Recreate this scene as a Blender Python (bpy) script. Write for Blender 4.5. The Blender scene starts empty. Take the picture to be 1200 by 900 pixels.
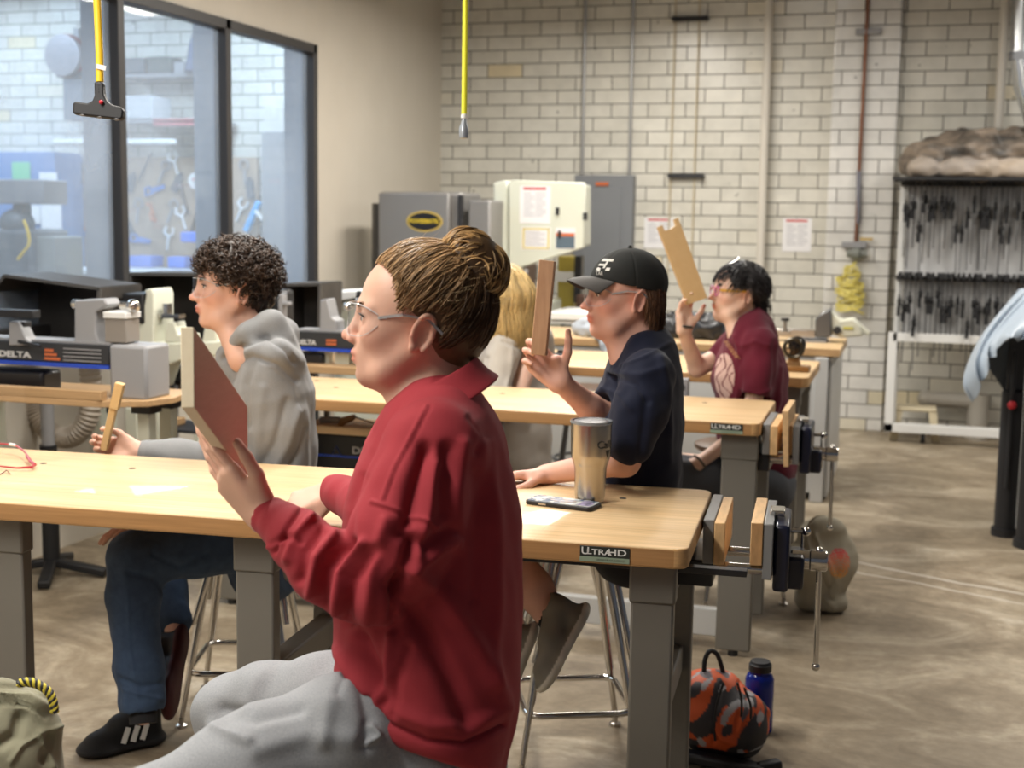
import bpy, bmesh, math, random
import numpy as np
import openvdb
from mathutils import Vector, Matrix, Euler
rnd = random.Random(7)
rng = np.random.default_rng(11)
PI = math.pi
col = bpy.context.scene.collection

# ---------------------------------------------------------------- camera model (metres; X right along the brick wall, Y away, Z up)
FPX = 1563.0
CAM = np.array([0, 0, 1.55])
def nrm(v):
    v = np.array(v, float); return v / np.linalg.norm(v)
_y = nrm((480, -192, FPX)); _x = nrm((5200, 276, -FPX)); _x = nrm(_x - _y * (_x @ _y)); _z = np.cross(_x, _y)
if _z[1] > 0: _z = -_z
RW = np.array([_x, _y, _z])
def ray(px, py): return RW @ np.array([(px - 600) / FPX, (py - 450) / FPX, 1.0])
def onz(px, py, z=0.0): r = ray(px, py); return CAM + r * ((z - CAM[2]) / r[2])
def ony(px, py, y): r = ray(px, py); return CAM + r * (y / r[1])
def onx(px, py, x): r = ray(px, py); return CAM + r * (x / r[0])
def W(px, py, d): return CAM + ray(px, py) * d
def topix(P):
    P = np.asarray(P, float); c = (P - CAM) @ RW
    return np.stack([600 + FPX * c[..., 0] / c[..., 2], 450 + FPX * c[..., 1] / c[..., 2]], -1)
TOCAM = -RW.T[2] * 0
VIEW = RW @ np.array([0, 0, 1.0])

# ---------------------------------------------------------------- tags
def tag(o, label=None, cat=None, group=None, kind=None):
    if label: o['label'] = label
    if cat: o['category'] = cat
    if group: o['group'] = group
    if kind: o['kind'] = kind
    return o
def empty(name, loc=(0, 0, 0), rz=0.0, label=None, cat=None, group=None):
    o = bpy.data.objects.new(name, None); col.objects.link(o)
    o.location = loc; o.rotation_euler = (0, 0, rz); o.empty_display_size = .05
    return tag(o, label, cat, group)
def copy_tree(o, parent=None):
    c = o.copy(); col.objects.link(c); c.parent = parent
    for ch in list(o.children): copy_tree(ch, c)
    return c

# ---------------------------------------------------------------- materials
MATS = {}
def mat(name, base, rough=.5, metal=0., spec=.5, noise=None, bump=None, coat=0., trans=0., alpha=None, emit=None, sheen=0., ior=1.45, coords='Object'):
    """noise = (scale, colour2, contrast[, stretch]) ; bump = (scale, strength[, stretch])"""
    if name in MATS: return MATS[name]
    m = bpy.data.materials.new(name); m.use_nodes = True; nt = m.node_tree; N = nt.nodes; L = nt.links
    b = N['Principled BSDF']
    b.inputs['Base Color'].default_value = (*base, 1); b.inputs['Roughness'].default_value = rough
    b.inputs['Metallic'].default_value = metal; b.inputs['Specular IOR Level'].default_value = spec
    b.inputs['Coat Weight'].default_value = coat; b.inputs['Transmission Weight'].default_value = trans
    b.inputs['Sheen Weight'].default_value = sheen; b.inputs['IOR'].default_value = ior
    if alpha is not None: b.inputs['Alpha'].default_value = alpha
    if emit: b.inputs['Emission Color'].default_value = (*emit[0], 1); b.inputs['Emission Strength'].default_value = emit[1]
    tc = N.new('ShaderNodeTexCoord')
    def mapped(st):
        mp = N.new('ShaderNodeMapping'); mp.inputs['Scale'].default_value = st; L.new(tc.outputs[coords], mp.inputs[0]); return mp.outputs[0]
    if noise:
        t = N.new('ShaderNodeTexNoise'); t.inputs['Scale'].default_value = noise[0]; t.inputs['Detail'].default_value = 5; t.inputs['Roughness'].default_value = .6
        L.new(mapped(noise[3] if len(noise) > 3 else (1, 1, 1)), t.inputs[0])
        r = N.new('ShaderNodeValToRGB'); c = noise[2]
        r.color_ramp.elements[0].position = .5 - c; r.color_ramp.elements[1].position = .5 + c
        r.color_ramp.elements[0].color = (*noise[1], 1); r.color_ramp.elements[1].color = (*base, 1)
        L.new(t.outputs[0], r.inputs[0]); L.new(r.outputs[0], b.inputs['Base Color'])
    if bump:
        t = N.new('ShaderNodeTexNoise'); t.inputs['Scale'].default_value = bump[0]; t.inputs['Detail'].default_value = 4
        L.new(mapped(bump[2] if len(bump) > 2 else (1, 1, 1)), t.inputs[0])
        bp = N.new('ShaderNodeBump'); bp.inputs['Strength'].default_value = bump[1]; bp.inputs['Distance'].default_value = .002
        L.new(t.outputs[0], bp.inputs['Height']); L.new(bp.outputs[0], b.inputs['Normal'])
    MATS[name] = m
    return m
def colmat(name, rough=.5, spec=.4, sss=0., bump=None, sheen=0., noisemul=None, metal=0.):
    """material that reads the vertex colour attribute Col (real surface colour only)"""
    if name in MATS: return MATS[name]
    m = mat(name, (1, 1, 1), rough=rough, spec=spec, bump=bump, sheen=sheen, metal=metal)
    nt = m.node_tree; b = nt.nodes['Principled BSDF']; a = nt.nodes.new('ShaderNodeAttribute'); a.attribute_name = 'Col'
    out = a.outputs['Color']
    if noisemul:
        t = nt.nodes.new('ShaderNodeTexNoise'); t.inputs['Scale'].default_value = noisemul[0]; t.inputs['Detail'].default_value = 6
        mp = nt.nodes.new('ShaderNodeMapping'); mp.inputs['Scale'].default_value = noisemul[3] if len(noisemul) > 3 else (1, 1, 1)
        tc = nt.nodes.new('ShaderNodeTexCoord'); nt.links.new(tc.outputs['Object'], mp.inputs[0]); nt.links.new(mp.outputs[0], t.inputs[0])
        mr = nt.nodes.new('ShaderNodeMapRange'); mr.inputs['From Min'].default_value = .3; mr.inputs['From Max'].default_value = .7
        mr.inputs['To Min'].default_value = noisemul[1]; mr.inputs['To Max'].default_value = noisemul[2]
        nt.links.new(t.outputs[0], mr.inputs[0])
        mx = nt.nodes.new('ShaderNodeVectorMath'); mx.operation = 'SCALE'
        nt.links.new(out, mx.inputs[0]); nt.links.new(mr.outputs[0], mx.inputs['Scale']); out = mx.outputs[0]
    nt.links.new(out, b.inputs['Base Color'])
    if sss: b.inputs['Subsurface Weight'].default_value = sss; b.inputs['Subsurface Radius'].default_value = (.012, .005, .003); b.inputs['Subsurface Scale'].default_value = 1.
    return m

# ---------------------------------------------------------------- mesh collecting for hard things
class MB:
    def __init__(s): s.v = []; s.f = []; s.mi = []; s.cur = 0
    def _add(s, vs, fs):
        o = len(s.v); s.v += [tuple(map(float, p)) for p in vs]; s.f += [tuple(i + o for i in f) for f in fs]; s.mi += [s.cur] * len(fs); return s
    def m(s, i): s.cur = i; return s
    def box(s, lo, hi, M=None):
        (a, b, c), (d, e, g) = lo, hi
        vs = [(a, b, c), (d, b, c), (d, e, c), (a, e, c), (a, b, g), (d, b, g), (d, e, g), (a, e, g)]
        if M is not None: vs = [M @ Vector(p) for p in vs]
        return s._add(vs, [(3, 2, 1, 0), (4, 5, 6, 7), (0, 1, 5, 4), (1, 2, 6, 5), (2, 3, 7, 6), (3, 0, 4, 7)])
    def cbox(s, c, size, M=None):
        lo = [c[i] - size[i] / 2 for i in range(3)]; hi = [c[i] + size[i] / 2 for i in range(3)]
        return s.box(lo, hi, M)
    def hexa(s, P):   # 8 corners, bottom 4 then top 4
        return s._add(P, [(3, 2, 1, 0), (4, 5, 6, 7), (0, 1, 5, 4), (1, 2, 6, 5), (2, 3, 7, 6), (3, 0, 4, 7)])
    def bar(s, a, b, w, h, up=(0, 0, 1)):
        a = np.array(a, float); b = np.array(b, float); d = nrm(b - a); u = np.array(up, float)
        if abs(d @ u) > .95: u = np.array((0, 1., 0))
        r = nrm(np.cross(d, u)); u = np.cross(r, d)
        q = [(-1, -1), (1, -1), (1, 1), (-1, 1)]
        P = [a + r * w / 2 * i + u * h / 2 * j for i, j in q] + [b + r * w / 2 * i + u * h / 2 * j for i, j in q]
        return s._add(P, [(0, 1, 2, 3), (7, 6, 5, 4), (0, 4, 5, 1), (1, 5, 6, 2), (2, 6, 7, 3), (3, 7, 4, 0)])
    def tube(s, pts, r, n=12, cap=True, closed=False):
        pts = [np.array(p, float) for p in pts]; m = len(pts)
        rs = r if hasattr(r, '__len__') else [r] * m
        T = []
        for i in range(m):
            if closed: t = pts[(i + 1) % m] - pts[i - 1]
            else: t = pts[min(i + 1, m - 1)] - pts[max(i - 1, 0)]
            T.append(nrm(t))
        u = np.array((0, 0, 1.)) if abs(T[0][2]) < .9 else np.array((1., 0, 0))
        vs = []
        for i in range(m):
            u = u - T[i] * (u @ T[i]); u = nrm(u); w = np.cross(T[i], u)
            for k in range(n):
                a = 2 * PI * k / n; vs.append(pts[i] + (u * math.cos(a) + w * math.sin(a)) * rs[i])
        fs = []
        for i in range(m if closed else m - 1):
            j = (i + 1) % m
            for k in range(n):
                k2 = (k + 1) % n; fs.append((i * n + k, i * n + k2, j * n + k2, j * n + k))
        if cap and not closed: fs.append(tuple(range(n - 1, -1, -1))); fs.append(tuple((m - 1) * n + k for k in range(n)))
        return s._add(vs, fs)
    def cyl(s, a, b, r, n=20, r2=None): return s.tube([a, b], [r, r if r2 is None else r2], n)
    def lathe(s, prof, n=32, c=(0, 0, 0), axis='Z', M=None):
        vs = []; 
        for (r, z) in prof:
            for k in range(n):
                a = 2 * PI * k / n; x, y = r * math.cos(a), r * math.sin(a)
                p = (x, y, z) if axis == 'Z' else ((z, x, y) if axis == 'X' else (y, z, x))
                p = Vector(p)
                if M is not None: p = M @ p
                vs.append((p[0] + c[0], p[1] + c[1], p[2] + c[2]))
        fs = []
        for i in range(len(prof) - 1):
            for k in range(n):
                k2 = (k + 1) % n; fs.append((i * n + k, i * n + k2, (i + 1) * n + k2, (i + 1) * n + k))
        fs.append(tuple(range(n - 1, -1, -1))); fs.append(tuple((len(prof) - 1) * n + k for k in range(n)))
        return s._add(vs, fs)
    def prism(s, poly, lo, hi, axis='Y'):
        """extrude 2-D polygon; axis Y: poly=(x,z); axis X: poly=(y,z); axis Z: poly=(x,y)"""
        n = len(poly)
        def P(p, t): return (p[0], t, p[1]) if axis == 'Y' else ((t, p[0], p[1]) if axis == 'X' else (p[0], p[1], t))
        vs = [P(p, lo) for p in poly] + [P(p, hi) for p in poly]
        fs = [tuple(range(n)), tuple(range(2 * n - 1, n - 1, -1))] + [((i + 1) % n, i, n + i, n + (i + 1) % n) for i in range(n)]
        return s._add(vs, fs)
    def sphere(s, c, r, n=16, m=10, sc=(1, 1, 1)):
        vs = [(c[0], c[1], c[2] - r * sc[2])]
        for i in range(1, m):
            t = -PI / 2 + PI * i / m
            for k in range(n):
                a = 2 * PI * k / n; vs.append((c[0] + r * sc[0] * math.cos(t) * math.cos(a), c[1] + r * sc[1] * math.cos(t) * math.sin(a), c[2] + r * sc[2] * math.sin(t)))
        vs.append((c[0], c[1], c[2] + r * sc[2])); fs = []
        for k in range(n): fs.append((0, 1 + (k + 1) % n, 1 + k))
        for i in range(m - 2):
            for k in range(n):
                a = 1 + i * n; b = a + n; fs.append((a + k, a + (k + 1) % n, b + (k + 1) % n, b + k))
        e = len(vs) - 1; a = 1 + (m - 2) * n
        for k in range(n): fs.append((a + k, a + (k + 1) % n, e))
        return s._add(vs, fs)
    def build(s, name, mats, parent=None, bevel=0., smooth=None, seg=2, origin=None):
        me = bpy.data.meshes.new(name); vs = s.v
        if origin is not None: vs = [(p[0] - origin[0], p[1] - origin[1], p[2] - origin[2]) for p in vs]
        me.from_pydata(vs, [], s.f)
        if not isinstance(mats, (list, tuple)): mats = [mats]
        for m_ in mats: me.materials.append(m_)
        me.polygons.foreach_set('material_index', s.mi)
        bm = bmesh.new(); bm.from_mesh(me); bmesh.ops.recalc_face_normals(bm, faces=bm.faces); bm.to_mesh(me); bm.free()
        o = bpy.data.objects.new(name, me); col.objects.link(o)
        if origin is not None: o.location = origin
        if parent is not None: o.parent = parent
        if bevel:
            b = o.modifiers.new('b', 'BEVEL'); b.width = bevel; b.segments = seg; b.limit_method = 'ANGLE'; b.angle_limit = math.radians(40)
        if smooth is None: smooth = True
        if smooth:
            me.shade_smooth()
            try: me.set_sharp_from_angle(angle=math.radians(38))
            except Exception: pass
        return o
def rel(root):
    """matrix taking world points to the local frame of an unparented root"""
    M = Matrix.Translation(Vector(root.location)) @ Euler(root.rotation_euler).to_matrix().to_4x4()
    return M.inverted()
def adopt(root, o):
    """parent a mesh whose vertices are in world coordinates without moving it"""
    o.data.transform(rel(root) @ Matrix.Translation(o.location)); o.location = (0, 0, 0); o.parent = root
    return o
def text(name, s, size, M, mt, parent=None, extrude=.0004, font_scale=(1, 1), align='CENTER', offset=0., shear=0.):
    c = bpy.data.curves.new(name, 'FONT'); c.body = s; c.size = size; c.extrude = extrude; c.align_x = align; c.align_y = 'CENTER'; c.offset = offset; c.shear = shear
    c.resolution_u = 3
    t = bpy.data.objects.new(name, c); col.objects.link(t)
    bpy.context.view_layer.update()
    me = bpy.data.meshes.new_from_object(t.evaluated_get(bpy.context.evaluated_depsgraph_get())); bpy.data.objects.remove(t)
    me.transform(Matrix.Diagonal((font_scale[0], font_scale[1], 1, 1))); me.transform(M); me.name = name
    me.materials.clear(); me.materials.append(mt)
    o = bpy.data.objects.new(name, me); col.objects.link(o)
    if parent is not None: o.parent = parent
    return o
def frameM(o, x, y):
    """4x4 matrix with origin o, local x, y axes (z = x cross y)"""
    x = nrm(x); y = np.array(y, float); y = nrm(y - x * (x @ y)); z = np.cross(x, y)
    return Matrix(((x[0], y[0], z[0], o[0]), (x[1], y[1], z[1], o[1]), (x[2], y[2], z[2], o[2]), (0, 0, 0, 1)))

# ---------------------------------------------------------------- voxel sculpting
class Vox:
    def __init__(s, lo, hi, h):
        s.lo = np.array(lo, float); s.h = h; s.n = np.ceil((np.array(hi) - s.lo) / h).astype(int) + 1
        s.D = np.full(s.n, .04, np.float32)
    def _sub(s, lo, hi):
        a = np.clip(np.floor((np.array(lo) - s.lo) / s.h).astype(int), 0, s.n); b = np.clip(np.ceil((np.array(hi) - s.lo) / s.h).astype(int) + 1, 0, s.n)
        if np.any(b <= a): return None, None
        g = [(s.lo[i] + s.h * np.arange(a[i], b[i])).astype(np.float32) for i in range(3)]
        return (slice(a[0], b[0]), slice(a[1], b[1]), slice(a[2], b[2])), (g[0][:, None, None], g[1][None, :, None], g[2][None, None, :])
    def _mix(s, sl, d, k, op):
        D = s.D[sl]; d = d.astype(np.float32)
        if op == 'add':
            if k <= 0: s.D[sl] = np.minimum(D, d); return
            hh = np.clip(.5 + .5 * (D - d) / k, 0, 1); s.D[sl] = D + (d - D) * hh - k * hh * (1 - hh)
        else:
            d = -d
            if k <= 0: s.D[sl] = np.maximum(D, d); return
            hh = np.clip(.5 - .5 * (D - d) / k, 0, 1); s.D[sl] = D + (d - D) * hh + k * hh * (1 - hh)
    def cone(s, a, b, ra, rb, k=.01, op='add'):
        a = np.array(a, float); b = np.array(b, float); R = max(ra, rb) + k + .006
        sl, g = s._sub(np.minimum(a, b) - R, np.maximum(a, b) + R)
        if sl is None: return s
        ab = b - a; q = [g[i] - np.float32(a[i]) for i in range(3)]
        t = np.clip((q[0] * ab[0] + q[1] * ab[1] + q[2] * ab[2]) / max(ab @ ab, 1e-9), 0, 1)
        d = np.sqrt((q[0] - t * ab[0]) ** 2 + (q[1] - t * ab[1]) ** 2 + (q[2] - t * ab[2]) ** 2) - (ra + (rb - ra) * t)
        s._mix(sl, d, k, op); return s
    def chain(s, pts, rs, k=.01, op='add'):
        for i in range(len(pts) - 1): s.cone(pts[i], pts[i + 1], rs[i], rs[i + 1], k, op)
        return s
    def ell(s, c, r, F=None, k=.01, op='add'):
        c = np.array(c, float); F = np.eye(3) if F is None else np.array(F); R = max(r) + k + .006
        sl, g = s._sub(c - R, c + R)
        if sl is None: return s
        q = [g[i] - np.float32(c[i]) for i in range(3)]
        e = [q[0] * F[j][0] + q[1] * F[j][1] + q[2] * F[j][2] for j in range(3)]
        k0 = np.sqrt(sum((e[j] / r[j]) ** 2 for j in range(3))); k1 = np.sqrt(sum((e[j] / r[j] ** 2) ** 2 for j in range(3)))
        d = k0 * (k0 - 1) / np.maximum(k1, 1e-6)
        s._mix(sl, d, k, op); return s
    def loft(s, nodes, U, V, k=.02, op='add', cap=.5):
        """nodes = [(centre, radius along U, radius along V)]; flattened cone segments"""
        U = nrm(U); V = nrm(np.array(V) - U * (U @ np.array(V))); Wx = np.cross(U, V)
        for (a, ua, va), (b, ub, vb) in zip(nodes[:-1], nodes[1:]):
            a = np.array(a, float); b = np.array(b, float); R = max(ua, ub, va, vb) + k + .006
            sl, g = s._sub(np.minimum(a, b) - R, np.maximum(a, b) + R)
            if sl is None: continue
            ab = b - a; q = [g[i] - np.float32(a[i]) for i in range(3)]
            t = np.clip((q[0] * ab[0] + q[1] * ab[1] + q[2] * ab[2]) / max(ab @ ab, 1e-9), 0, 1)
            q = [q[i] - t * ab[i] for i in range(3)]
            ru = ua + (ub - ua) * t; rv = va + (vb - va) * t; rw = cap * (ru + rv)
            e = [(q[0] * A[0] + q[1] * A[1] + q[2] * A[2]) for A in (U, V, Wx)]
            r = (ru, rv, rw)
            k0 = np.sqrt(sum((e[j] / r[j]) ** 2 for j in range(3))); k1 = np.sqrt(sum((e[j] / r[j] ** 2) ** 2 for j in range(3)))
            d = k0 * (k0 - 1) / np.maximum(k1, 1e-6); d = np.where(k0 < .05, -np.minimum(ru, rv), d)
            s._mix(sl, d, k, op)
        return s
    def plane(s, p, n, k=0., lo=None, hi=None):
        """cut away the side the normal points to"""
        n = nrm(n); sl, g = s._sub(s.lo if lo is None else lo, s.lo + s.n * s.h if hi is None else hi)
        d = (g[0] - p[0]) * n[0] + (g[1] - p[1]) * n[1] + (g[2] - p[2]) * n[2]
        s._mix(sl, -d, k, 'sub'); return s
    def mesh(s, smooth=2, lam=.5):
        b = 3 * s.h; D = np.clip(s.D, -b, b).astype(np.float32)
        D[0] = b; D[-1] = b; D[:, 0] = b; D[:, -1] = b; D[:, :, 0] = b; D[:, :, -1] = b
        g = openvdb.FloatGrid(b); g.copyFromArray(D)
        v, q = g.convertToQuads(isovalue=0.)
        v = np.asarray(v, float) * s.h + s.lo; q = np.asarray(q, int)
        return smooth_mesh(v, q, smooth, lam), q
def smooth_mesh(v, q, it=2, lam=.5):
    if it:
        e = np.concatenate([q[:, [0, 1]], q[:, [1, 2]], q[:, [2, 3]], q[:, [3, 0]]]); n = len(v)
        deg = np.bincount(e[:, 0], minlength=n) + np.bincount(e[:, 1], minlength=n)
        for _ in range(it):
            acc = np.zeros_like(v)
            for c in range(3): acc[:, c] = np.bincount(e[:, 0], v[e[:, 1], c], n) + np.bincount(e[:, 1], v[e[:, 0], c], n)
            v = v + lam * (acc / np.maximum(deg, 1)[:, None] - v)
    return v
def vnormals(v, q):
    a = v[q[:, 2]] - v[q[:, 0]]; b = v[q[:, 3]] - v[q[:, 1]]; n = np.cross(a, b)
    N = np.zeros_like(v)
    for c in range(3):
        for j in range(4): N[:, c] += np.bincount(q[:, j], n[:, c], len(v))
    N /= np.maximum(np.linalg.norm(N, axis=1), 1e-12)[:, None]
    # orientation from the signed volume
    vol = np.einsum('ij,ij->i', v[q[:, 0]] - v.mean(0), n).sum()
    return N if vol > 0 else -N, vol > 0
def segdist2d(P, a, b):
    a = np.array(a, float); b = np.array(b, float); ab = b - a; t = np.clip(((P - a) @ ab) / max(ab @ ab, 1e-9), 0, 1)
    return np.linalg.norm(P - a - t[:, None] * ab, axis=1), t
def folds(v, q, brushes, front=True):
    """brushes = [(polyline as seen, width, height)] raised (+) or sunk (-) along the surface normal of the side that shows"""
    N, ok = vnormals(v, q); P = topix(v); tc = CAM - v; tc /= np.linalg.norm(tc, axis=1)[:, None]
    w = np.clip(np.einsum('ij,ij->i', N, tc) * 2 + .3, 0, 1) if front else 1.
    off = np.zeros(len(v))
    for line, wd, amp in brushes:
        best = np.full(len(v), 1e9); L = len(line) - 1
        for i in range(L):
            d, t = segdist2d(P, line[i], line[i + 1]); best = np.minimum(best, d)
        off += amp * np.exp(-(best / wd) ** 2)
    return v + N * (off * w)[:, None]
def vnoise(p, s, seed=0):
    """cheap smooth 3-D noise from summed sines"""
    r = np.random.default_rng(seed); o = np.zeros(len(p))
    for i in range(10):
        k = r.normal(size=3) * s; o += np.sin(p @ k + r.uniform(0, 6.28))
    return o / 10 ** .5
def qmesh(name, v, q, mt, parent=None, color=None, origin=None):
    N, ok = vnormals(v, q)
    if not ok: q = q[:, ::-1]
    me = bpy.data.meshes.new(name)
    if origin is not None: v = v - np.array(origin)
    me.vertices.add(len(v)); me.vertices.foreach_set('co', v.astype(np.float32).ravel())
    me.loops.add(q.size); me.loops.foreach_set('vertex_index', q.astype(np.int32).ravel())
    me.polygons.add(len(q)); me.polygons.foreach_set('loop_start', np.arange(0, q.size, q.shape[1], dtype=np.int32))
    me.update(calc_edges=True); me.validate()
    if color is not None:
        a = me.color_attributes.new('Col', 'FLOAT_COLOR', 'POINT'); c = np.ones((len(v), 4), np.float32); c[:, :3] = color; a.data.foreach_set('color', c.ravel())
    me.materials.append(mt); me.shade_smooth()
    o = bpy.data.objects.new(name, me); col.objects.link(o)
    if origin is not None: o.location = origin
    if parent is not None: o.parent = parent
    return o
def strands(name, S, rad, mt, color=None, parent=None, sides=3, taper=True, origin=None):
    """S: (N, M, 3) polylines -> one mesh of thin tubes. rad scalar or (N,)"""
    S = np.asarray(S, float); N_, M_, _ = S.shape
    T = np.gradient(S, axis=1); T /= np.maximum(np.linalg.norm(T, axis=2), 1e-9)[..., None]
    ref = np.array([.3, .2, .93]); U = np.cross(T, ref); U /= np.maximum(np.linalg.norm(U, axis=2), 1e-9)[..., None]; V_ = np.cross(T, U)
    R = np.broadcast_to(np.asarray(rad, float).reshape(-1, 1), (N_, M_)).copy()
    if taper: R *= np.clip(1.15 - (np.linspace(0, 1, M_) ** 3), .12, 1)[None]
    vs = []
    for k in range(sides):
        a = 2 * PI * k / sides; vs.append(S + (U * math.cos(a) + V_ * math.sin(a)) * R[..., None])
    v = np.stack(vs, 2).reshape(-1, 3)            # index ((i*M+j)*sides+k)
    i = np.arange(N_)[:, None, None]; j = np.arange(M_ - 1)[None, :, None]; k = np.arange(sides)[None, None, :]; k2 = (k + 1) % sides
    b = (i * M_ + j) * sides; c = (i * M_ + j + 1) * sides
    q = np.stack([b + k, b + k2, c + k2, c + k], -1).reshape(-1, 4)
    cc = None
    if color is not None:
        color = np.asarray(color, float)
        cc = np.repeat(color, M_ * sides, axis=0) if color.ndim == 2 else color.reshape(-1, 3)
    me_v = v
    o = qmesh(name, me_v, q, mt, parent, cc, origin)
    return o
def sheet(name, rows, mt, thick=.004, sub=2, parent=None):
    n = len(rows[0]); vs = [tuple(p) for r in rows for p in r]; fs = [(i * n + j, i * n + j + 1, (i + 1) * n + j + 1, (i + 1) * n + j) for i in range(len(rows) - 1) for j in range(n - 1)]
    o = MB()._add(vs, fs).build(name, mt, parent)
    s_ = o.modifiers.new('s', 'SOLIDIFY'); s_.thickness = thick; s_.offset = 0
    if sub: m_ = o.modifiers.new('u', 'SUBSURF'); m_.levels = sub; m_.render_levels = sub
    return o
# ================================================================= shared materials
def wood(name, c1, c2, row=.035, width=.55, rough=.40, coat=.12, axis='xy', bump=.05, grain=(3, 90, 90)):
    m = mat(name, c1, rough=rough, coat=coat); nt = m.node_tree; N = nt.nodes; L = nt.links; b = N['Principled BSDF']
    tc = N.new('ShaderNodeTexCoord'); mp = N.new('ShaderNodeMapping'); L.new(tc.outputs['Object'], mp.inputs[0])
    if axis == 'xz': mp.inputs['Rotation'].default_value = (PI / 2, 0, 0)
    br = N.new('ShaderNodeTexBrick'); L.new(mp.outputs[0], br.inputs['Vector'])
    br.inputs['Scale'].default_value = 1; br.inputs['Brick Width'].default_value = width; br.inputs['Row Height'].default_value = row
    br.inputs['Mortar Size'].default_value = .0004; br.inputs['Mortar Smooth'].default_value = .5; br.offset = .37
    br.inputs['Color1'].default_value = (*c1, 1); br.inputs['Color2'].default_value = (*c2, 1); br.inputs['Mortar'].default_value = (c1[0] * .72, c1[1] * .65, c1[2] * .6, 1)
    mp2 = N.new('ShaderNodeMapping'); mp2.inputs['Scale'].default_value = grain; L.new(tc.outputs['Object'], mp2.inputs[0])
    t = N.new('ShaderNodeTexNoise'); t.inputs['Scale'].default_value = 1; t.inputs['Detail'].default_value = 6; t.inputs['Roughness'].default_value = .65; L.new(mp2.outputs[0], t.inputs[0])
    mr = N.new('ShaderNodeMapRange'); mr.inputs['From Min'].default_value = .3; mr.inputs['From Max'].default_value = .7; mr.inputs['To Min'].default_value = .78; mr.inputs['To Max'].default_value = 1.12; L.new(t.outputs[0], mr.inputs[0])
    sc = N.new('ShaderNodeVectorMath'); sc.operation = 'SCALE'; L.new(br.outputs[0], sc.inputs[0]); L.new(mr.outputs[0], sc.inputs['Scale'])
    L.new(sc.outputs[0], b.inputs['Base Color'])
    t3 = N.new('ShaderNodeTexNoise'); t3.inputs['Scale'].default_value = 7; t3.inputs['Detail'].default_value = 3; L.new(tc.outputs['Object'], t3.inputs[0])
    r3 = N.new('ShaderNodeMapRange'); r3.inputs['To Min'].default_value = rough - .1; r3.inputs['To Max'].default_value = rough + .15; L.new(t3.outputs[0], r3.inputs[0]); L.new(r3.outputs[0], b.inputs['Roughness'])
    bp = N.new('ShaderNodeBump'); bp.inputs['Strength'].default_value = bump; bp.inputs['Distance'].default_value = .001; L.new(t.outputs[0], bp.inputs['Height']); L.new(bp.outputs[0], b.inputs['Normal'])
    return m
M_TOP = wood('butcher block maple', (.66, .45, .235), (.72, .51, .285), row=.045, width=.9)
M_EDGE = wood('maple edge', (.56, .33, .14), (.62, .38, .17), row=.2, width=3)
M_PINE = wood('pine board', (.66, .43, .22), (.70, .47, .26), row=.3, width=3, rough=.55, coat=0, grain=(60, 8, 60))
M_BIRCH = wood('jaw face wood', (.70, .44, .21), (.76, .50, .26), row=.3, width=3, rough=.5, coat=0, grain=(60, 12, 20))
M_POST = mat('grey powder coated steel', (.165, .155, .135), rough=.42, spec=.45, bump=(400, .04))
M_LGREY = mat('light grey enamel', (.50, .50, .49), rough=.38)
M_CREAM = mat('cream machine enamel', (.66, .67, .56), rough=.35)
M_BLACK = mat('black enamel', (.012, .012, .015), rough=.3, spec=.6)
M_BLKM = mat('matt black plastic', (.018, .018, .02), rough=.5)
M_NAVY = mat('dark navy casting', (.008, .010, .028), rough=.28, spec=.6)
M_CHROME = mat('chrome', (.62, .60, .57), rough=.13, metal=1)
M_STEEL = mat('brushed steel', (.55, .52, .48), rough=.28, metal=1, bump=(60, .08, (1, 1, 14)))
M_CAST = mat('cast grey metal', (.30, .30, .31), rough=.45, spec=.5)
M_JAW = mat('grey jaw plate', (.22, .22, .22), rough=.4)
M_WHITE = mat('white paint', (.78, .78, .76), rough=.45)
M_RUB = mat('rubber', (.02, .02, .02), rough=.7)
M_SEAT = mat('stool seat board', (.10, .055, .03), rough=.45)
M_YEL = mat('yellow cord jacket', (.85, .55, .03), rough=.4)
M_PAPER = mat('paper', (.80, .79, .80), rough=.7)
M_RED = mat('red print', (.55, .05, .05), rough=.6)
M_INK = mat('ink', (.16, .16, .18), rough=.7)
M_GREYPRINT = mat('grey print', (.50, .50, .53), rough=.7)
M_BLUE = mat('blue stripe', (.02, .07, .50), rough=.35)
M_ORANGE = mat('orange print', (.55, .14, .05), rough=.5)

def part(root, name, mb, mt, bevel=0., seg=2, label=None, smooth=None):
    o = mb.build(name, mt, None, bevel=bevel, seg=seg, smooth=smooth); adopt(root, o)
    if label: o['label'] = label
    return o
def lpart(root, name, mb, mt, bevel=0., seg=2, label=None, smooth=None):
    o = mb.build(name, mt, root, bevel=bevel, seg=seg, smooth=smooth)
    if label: o['label'] = label
    return o
def sub(parent_part, name, mb, mt, root=None, bevel=0., label=None):
    """sub-part whose vertices share the coordinates of its parent part's root"""
    o = mb.build(name, mt, None, bevel=bevel)
    if root is not None: o.data.transform(rel(root))
    o.parent = parent_part
    if label: o['label'] = label
    return o

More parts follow.
